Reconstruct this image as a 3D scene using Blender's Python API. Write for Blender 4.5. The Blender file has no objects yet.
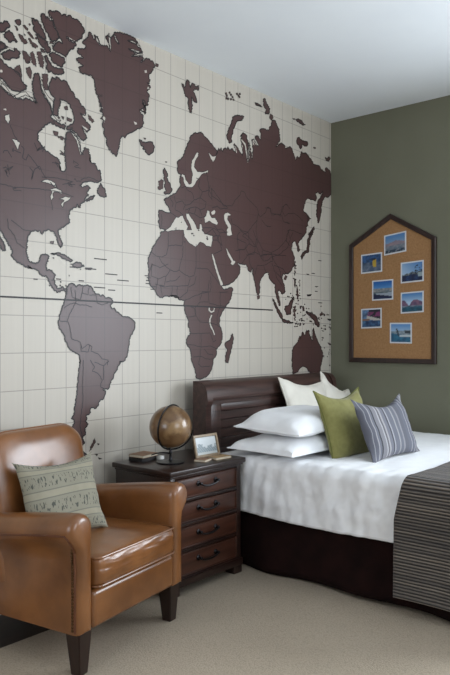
import bpy, bmesh, math, random
from mathutils import Vector, Matrix, noise
from mathutils.geometry import delaunay_2d_cdt
PI = math.pi
SC = bpy.context.scene
COL = SC.collection

# ------------------------------------------------------------------ camera
cam_data = bpy.data.cameras.new('camera')
cam_data.sensor_fit = 'VERTICAL'
cam_data.sensor_height = 36.0
cam_data.lens = 36.0 * 690.0 / 675.0
camera = bpy.data.objects.new('camera', cam_data)
COL.objects.link(camera)
camera.location = (3.06, -4.887, 1.35)
camera.rotation_euler = (PI / 2, 0, math.atan2(0.653, 0.757))
SC.camera = camera

# ------------------------------------------------------------------ light
def s2l(c):
    return tuple((v / 12.92 if v <= 0.04045 else ((v + 0.055) / 1.055) ** 2.4) for v in c)
def rgb(r, g, b):
    return s2l((r / 255, g / 255, b / 255)) + (1.0,)

world = bpy.data.worlds.new('daylight')
SC.world = world
world.use_nodes = True
world.node_tree.nodes['Background'].inputs[0].default_value = (0.55, 0.72, 1.0, 1)
world.node_tree.nodes['Background'].inputs[1].default_value = 1.0

def area(name, loc, target, sx, sy, power, color):
    d = bpy.data.lights.new(name, 'AREA')
    d.shape = 'RECTANGLE'; d.size = sx; d.size_y = sy; d.energy = power; d.color = color
    o = bpy.data.objects.new(name, d); COL.objects.link(o)
    o.location = loc
    o.rotation_euler = (Vector(target) - Vector(loc)).to_track_quat('-Z', 'Y').to_euler()
    return o
# area lamps just outside the windows (1: olive wall, right of the view; 2: fill lamp at a window added in the right wall; 3: fill lamp at a window added behind the camera)
area('window_daylight', (3.35, 0.16, 1.75), (2.2, -4.0, 1.9), 2.2, 1.8, 190, (0.86, 0.93, 1.0))
area('added_side_fill', (5.78, -3.0, 1.85), (0.0, -2.6, 1.9), 2.3, 1.9, 72, (0.90, 0.95, 1.0))
area('added_rear_fill', (1.6, -7.38, 1.7), (1.6, 0.0, 1.6), 1.9, 1.7, 54, (0.92, 0.95, 1.0))

SC.view_settings.view_transform = 'Standard'
SC.view_settings.look = 'None'
SC.view_settings.gamma = 1.0
SC.view_settings.use_curve_mapping = False
SC.view_settings.exposure = -0.14
try:
    SC.cycles.use_denoising = True
except Exception:
    pass

# ------------------------------------------------------------------ helpers
def link(o, parent=None):
    COL.objects.link(o)
    if parent is not None:
        o.parent = parent
    return o
def obj(name, bm, mats, parent=None, smooth=True, loc=None, rot=None, recalc=True):
    if recalc:
        bmesh.ops.recalc_face_normals(bm, faces=bm.faces[:])
    me = bpy.data.meshes.new(name)
    bm.to_mesh(me); bm.free()
    if not isinstance(mats, (list, tuple)):
        mats = [mats]
    for m in mats:
        me.materials.append(m)
    if smooth:
        try:
            me.shade_smooth()
            me.set_sharp_from_angle(angle=math.radians(38))
        except Exception:
            for p in me.polygons: p.use_smooth = True
    o = bpy.data.objects.new(name, me)
    if loc is not None: o.location = loc
    if rot is not None: o.rotation_euler = rot
    return link(o, parent)
def tag(o, label, cat, group=None):
    o['label'] = label; o['category'] = cat
    if group: o['group'] = group
    return o
def thing(name, label, cat, loc=(0, 0, 0), rot=(0, 0, 0), group=None):
    o = bpy.data.objects.new(name, None)
    o.empty_display_size = 0.1
    o.location = loc; o.rotation_euler = rot
    link(o)
    return tag(o, label, cat, group)
def struct(name, bm, mats, smooth=False, **k):
    o = obj(name, bm, mats, smooth=smooth, **k)
    o['kind'] = 'structure'
    return o
def box(bm, x0, x1, y0, y1, z0, z1, r=0.0, seg=2, mi=0, M=None):
    res = bmesh.ops.create_cube(bm, size=1.0)
    vs = res['verts']
    for v in vs:
        v.co = Vector(((x0 + x1) / 2 + v.co.x * (x1 - x0), (y0 + y1) / 2 + v.co.y * (y1 - y0), (z0 + z1) / 2 + v.co.z * (z1 - z0)))
    fs = set(f for v in vs for f in v.link_faces)
    if r > 0:
        es = list(set(e for v in vs for e in v.link_edges))
        rr = bmesh.ops.bevel(bm, geom=es, offset=r, segments=seg, profile=0.5, affect='EDGES')
        fs = set(f for f in rr['faces'])
        vs = list(set(v for f in rr['faces'] for v in f.verts))
        fs = set(f for v in vs for f in v.link_faces)
    for f in fs: f.material_index = mi
    if M is not None:
        bmesh.ops.transform(bm, matrix=M, verts=list(set(v for f in fs for v in f.verts)))
    return fs
def tube(bm, pts, r, n=10, closed=False, cap=True):
    pts = [Vector(p) for p in pts]
    rings = []
    N = len(pts)
    for i, p in enumerate(pts):
        a = pts[(i - 1) % N] if (closed or i > 0) else p
        b = pts[(i + 1) % N] if (closed or i < N - 1) else p
        t = (b - a).normalized()
        up = Vector((0, 0, 1)) if abs(t.z) < 0.9 else Vector((1, 0, 0))
        s = t.cross(up).normalized(); u = s.cross(t).normalized()
        rad = r[i] if isinstance(r, (list, tuple)) else r
        rings.append([bm.verts.new(p + (s * math.cos(2 * PI * k / n) + u * math.sin(2 * PI * k / n)) * rad) for k in range(n)])
    m = N if closed else N - 1
    for i in range(m):
        A, B = rings[i], rings[(i + 1) % N]
        for k in range(n):
            bm.faces.new((A[k], A[(k + 1) % n], B[(k + 1) % n], B[k]))
    if cap and not closed:
        bm.faces.new(rings[0][::-1]); bm.faces.new(rings[-1])
def loft(bm, rings, cap=True, mi=0):
    R_ = [[bm.verts.new(p) for p in r] for r in rings]
    n = len(R_[0])
    for a, b in zip(R_[:-1], R_[1:]):
        for k in range(n):
            f = bm.faces.new((a[k], a[(k + 1) % n], b[(k + 1) % n], b[k])); f.material_index = mi
    if cap:
        bm.faces.new(R_[0][::-1]).material_index = mi; bm.faces.new(R_[-1]).material_index = mi
def lathe(bm, prof, n=32, c=(0, 0, 0)):
    rings = [[Vector((c[0] + r * math.cos(2 * PI * k / n), c[1] + r * math.sin(2 * PI * k / n), c[2] + z)) for k in range(n)] for r, z in prof]
    loft(bm, rings)
def fbm(x, y, z, o=4):
    return noise.fractal(Vector((x, y, z)), 1.0, 2.0, o)

# ------------------------------------------------------------------ materials
def newmat(name):
    m = bpy.data.materials.new(name); m.use_nodes = True
    nt = m.node_tree
    return m, nt, nt.nodes['Principled BSDF']
def N(nt, t, **kw):
    n = nt.nodes.new(t)
    for k, v in kw.items():
        if k in ('operation', 'blend_type', 'data_type', 'feature', 'wave_type', 'bands_direction', 'wave_profile', 'distance', 'attribute_name'):
            setattr(n, k, v)
        else:
            n.inputs[k].default_value = v
    return n
def coords(nt, scale=(1, 1, 1), kind='Object'):
    tc = N(nt, 'ShaderNodeTexCoord'); mp = N(nt, 'ShaderNodeMapping')
    mp.inputs['Scale'].default_value = scale
    nt.links.new(tc.outputs[kind], mp.inputs['Vector'])
    return mp.outputs['Vector']
def mathn(nt, op, a, b=None):
    n = N(nt, 'ShaderNodeMath', operation=op)
    for i, v in enumerate((a, b)):
        if v is None: continue
        if isinstance(v, (int, float)): n.inputs[i].default_value = v
        else: nt.links.new(v, n.inputs[i])
    return n.outputs[0]
def mixc(nt, fac, a, b, blend='MIX'):
    n = nt.nodes.new('ShaderNodeMix'); n.data_type = 'RGBA'; n.blend_type = blend
    for i, v in ((0, fac), (6, a), (7, b)):
        if isinstance(v, (int, float, tuple)): n.inputs[i].default_value = v
        else: nt.links.new(v, n.inputs[i])
    return n.outputs[2]
def simple(name, c1, c2=None, rough=0.5, scale=8.0, stretch=(1, 1, 1), bump=0.0, bscale=60.0, bdist=0.002, metal=0.0, spec=None, detail=5.0, sheen=0.0, coat=0.0):
    m, nt, b = newmat(name)
    vec = coords(nt, stretch)
    nz = N(nt, 'ShaderNodeTexNoise', Scale=scale, Detail=detail)
    nt.links.new(vec, nz.inputs['Vector'])
    cr = N(nt, 'ShaderNodeValToRGB')
    cr.color_ramp.elements[0].position = 0.32; cr.color_ramp.elements[1].position = 0.68
    cr.color_ramp.elements[0].color = c1; cr.color_ramp.elements[1].color = c2 or c1
    nt.links.new(nz.outputs['Fac'], cr.inputs['Fac'])
    nt.links.new(cr.outputs['Color'], b.inputs['Base Color'])
    b.inputs['Roughness'].default_value = rough; b.inputs['Metallic'].default_value = metal
    if spec is not None: b.inputs['Specular IOR Level'].default_value = spec
    if sheen: b.inputs['Sheen Weight'].default_value = sheen
    if coat: b.inputs['Coat Weight'].default_value = coat; b.inputs['Coat Roughness'].default_value = 0.25
    if bump > 0:
        n2 = N(nt, 'ShaderNodeTexNoise', Scale=bscale, Detail=4.0); nt.links.new(vec, n2.inputs['Vector'])
        bp = N(nt, 'ShaderNodeBump', Strength=bump, Distance=bdist)
        nt.links.new(n2.outputs['Fac'], bp.inputs['Height']); nt.links.new(bp.outputs['Normal'], b.inputs['Normal'])
    return m

def wallpaper(name, base, line, lw, cell_lines=True, rough=0.42):
    m, nt, b = newmat(name)
    tc = N(nt, 'ShaderNodeTexCoord'); sp = N(nt, 'ShaderNodeSeparateXYZ')
    nt.links.new(tc.outputs['Object'], sp.inputs[0])
    def lines(out, off, period, w):
        t = mathn(nt, 'ADD', out, -off + period * 100 + w / 2)
        t = mathn(nt, 'MODULO', t, period)
        return mathn(nt, 'LESS_THAN', t, w)
    g = mathn(nt, 'MAXIMUM', lines(sp.outputs['Y'], -2.905, 0.131, lw), lines(sp.outputs['Z'], 1.081, 0.1905, lw))
    mp = N(nt, 'ShaderNodeMapping'); mp.inputs['Scale'].default_value = (1, 34, 0.6)
    nt.links.new(tc.outputs['Object'], mp.inputs['Vector'])
    nz = N(nt, 'ShaderNodeTexNoise', Scale=1.5, Detail=3.0); nt.links.new(mp.outputs[0], nz.inputs['Vector'])
    dark = tuple(v * 0.93 for v in base[:3]) + (1,)
    lite = tuple(min(1, v * 1.05) for v in base[:3]) + (1,)
    c = mixc(nt, nz.outputs['Fac'], dark, lite)
    fac = mathn(nt, 'MULTIPLY', g, 0.65 if cell_lines else 0.3)
    nt.links.new(mixc(nt, fac, c, line), b.inputs['Base Color'])
    b.inputs['Roughness'].default_value = rough
    b.inputs['Specular IOR Level'].default_value = 0.42
    return m

def wood(name, c1, c2, axis=1, rough=0.38, scale=5.0, spec=0.5):
    st = [6.0, 6.0, 6.0]; st[axis] = 0.45
    m, nt, b = newmat(name)
    vec = coords(nt, tuple(st))
    nz = N(nt, 'ShaderNodeTexNoise', Scale=scale, Detail=8.0, Roughness=0.65, Distortion=0.6); nt.links.new(vec, nz.inputs['Vector'])
    cr = N(nt, 'ShaderNodeValToRGB'); cr.color_ramp.elements[0].position = 0.3; cr.color_ramp.elements[1].position = 0.72
    cr.color_ramp.elements[0].color = c1; cr.color_ramp.elements[1].color = c2
    nt.links.new(nz.outputs['Fac'], cr.inputs['Fac']); nt.links.new(cr.outputs['Color'], b.inputs['Base Color'])
    b.inputs['Roughness'].default_value = rough; b.inputs['Specular IOR Level'].default_value = spec
    bp = N(nt, 'ShaderNodeBump', Strength=0.25, Distance=0.001)
    nt.links.new(nz.outputs['Fac'], bp.inputs['Height']); nt.links.new(bp.outputs['Normal'], b.inputs['Normal'])
    return m

M_cream = wallpaper('map_wallpaper_sea', rgb(192, 185, 173), rgb(124, 118, 112), 0.0045)
M_land = wallpaper('map_wallpaper_land', rgb(78, 55, 53), rgb(40, 28, 29), 0.005, False, 0.36)
M_coast = simple('map_wallpaper_coast', rgb(26, 20, 20), rough=0.5)
M_border = simple('map_wallpaper_border', rgb(30, 20, 22), rough=0.5)
M_seapatch = wallpaper('map_wallpaper_inland_sea', rgb(192, 185, 173), rgb(120, 116, 108), 0.0001)
M_green = simple('olive_paint', rgb(108, 108, 90), rgb(112, 112, 94), rough=0.75, scale=3, bump=0.08, bscale=220)
M_ceil = simple('ceiling_paint', rgb(232, 238, 243), rgb(236, 242, 246), rough=0.85, scale=2)
M_white = simple('white_trim_paint', rgb(215, 215, 210), rough=0.5)
M_wall2 = simple('pale_wall_paint', rgb(205, 202, 194), rough=0.8)
M_floorwood = wood('dark_floorboards', rgb(30, 21, 17), rgb(54, 38, 30), 1, 0.35)
M_leather = simple('tan_leather', rgb(100, 60, 28), rgb(134, 86, 46), rough=0.30, scale=5.5, bump=0.22, bscale=130, bdist=0.0012, spec=0.6, detail=7, coat=0.35)
M_leather_d = simple('dark_leather_piping', rgb(84, 46, 26), rgb(104, 60, 34), rough=0.4, scale=20)
M_nail = simple('aged_brass_nail', rgb(70, 48, 30), rgb(96, 70, 44), rough=0.35, metal=0.8)
M_dark = wood('dark_walnut', rgb(24, 15, 12), rgb(52, 33, 27), 1, 0.33)
M_darkv = wood('dark_walnut_vertical', rgb(28, 18, 15), rgb(56, 36, 30), 2, 0.36)
M_front = wood('drawer_walnut', rgb(48, 28, 21), rgb(88, 53, 40), 1, 0.3)
M_leg = wood('espresso_leg', rgb(28, 18, 15), rgb(48, 30, 25), 2, 0.3)
M_head = wood('headboard_walnut', rgb(34, 23, 21), rgb(84, 60, 54), 1, 0.38)
M_metal = simple('blackened_metal', rgb(24, 23, 25), rgb(38, 36, 38), rough=0.32, metal=0.7)
M_linen = simple('white_bed_linen', rgb(236, 237, 239), rgb(242, 243, 244), rough=0.85, scale=12, bump=0.1, bscale=300, bdist=0.001, sheen=0.15)
M_ivory = simple('ivory_linen', rgb(222, 217, 205), rgb(230, 225, 213), rough=0.85, scale=12, bump=0.15, bscale=260, bdist=0.001)
M_olive = simple('olive_cushion_cotton', rgb(118, 114, 60), rgb(130, 126, 72), rough=0.85, scale=30, bump=0.25, bscale=380, bdist=0.001, sheen=0.2)
M_olive_d = simple('olive_piping_cotton', rgb(100, 102, 48), rough=0.85)
M_skirt = simple('dark_skirt_cloth', rgb(22, 11, 10), rgb(34, 17, 15), rough=0.95, scale=10, spec=0.15)

# ------------------------------------------------------------------ room
W, L0, H = 5.6, -7.2, 3.12
bm = bmesh.new(); box(bm, -0.1, W + 0.1, L0 - 0.1, 0.1, -0.11, -0.012); struct('floor', bm, M_floorwood)
bm = bmesh.new(); box(bm, -0.1, W + 0.1, L0 - 0.1, 0.1, H, H + 0.1); struct('ceiling', bm, M_ceil)
bm = bmesh.new()
for q in ((-0.1, 2.25, -0.012, H), (4.45, W + 0.1, -0.012, H), (2.25, 4.45, -0.012, 0.85), (2.25, 4.45, 2.65, H)):
    box(bm, q[0], q[1], 0.0, 0.1, q[2], q[3])
struct('wall_back', bm, M_green)
bm = bmesh.new()
for a, b, c, d in ((2.25, 4.45, 0.85, 0.9), (2.25, 4.45, 2.6, 2.65), (2.25, 2.3, 0.9, 2.6), (4.4, 4.45, 0.9, 2.6), (3.33, 3.37, 0.9, 2.6)):
    box(bm, a, b, 0.03, 0.08, c, d, 0.004)
struct('window_3', bm, M_white)
def wall_x(name, x0, x1, y0, y1, hole, m):
    bm = bmesh.new(); a, b, c, d = hole
    box(bm, x0, x1, y0, a, -0.012, H); box(bm, x0, x1, b, y1, -0.012, H)
    box(bm, x0, x1, a, b, -0.012, c); box(bm, x0, x1, a, b, d, H)
    return struct(name, bm, m)
wall_x('wall_right', W, W + 0.1, L0, 0.0, (-4.15, -1.85, 0.9, 2.8), M_wall2)
bm = bmesh.new()
for q in ((0, 0.65, -0.012, H), (2.55, W, -0.012, H), (0.65, 2.55, -0.012, 0.85), (0.65, 2.55, 2.55, H)):
    box(bm, q[0], q[1], L0 - 0.1, L0, q[2], q[3])
struct('wall_front', bm, M_wall2)
bm = bmesh.new()
for a, b, c, d in ((-4.15, -1.85, 0.9, 0.95), (-4.15, -1.85, 2.75, 2.8), (-4.15, -4.10, 0.95, 2.75), (-1.90, -1.85, 0.95, 2.75), (-3.02, -2.98, 0.95, 2.75)):
    box(bm, W + 0.03, W + 0.08, a, b, c, d, 0.004)
struct('added_side_window', bm, M_white)  # unseen window, added to hold the side fill lamp
bm = bmesh.new()
for a, b, c, d in ((0.65, 2.55, 0.85, 0.9), (0.65, 2.55, 2.5, 2.55), (0.65, 0.7, 0.9, 2.5), (2.5, 2.55, 0.9, 2.5), (1.58, 1.62, 0.9, 2.5)):
    box(bm, a, b, L0 - 0.08, L0 - 0.03, c, d, 0.004)
struct('added_rear_window', bm, M_white)  # frame of the window put in behind the camera for rear fill
bm = bmesh.new(); box(bm, 0.002, 0.018, L0 + 0.02, -0.02, -0.012, 0.12, 0.003); struct('baseboard_left', bm, M_white)
bm = bmesh.new(); box(bm, 0.02, W - 0.02, -0.018, -0.002, -0.012, 0.12, 0.003); struct('baseboard_back', bm, M_white)

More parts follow.
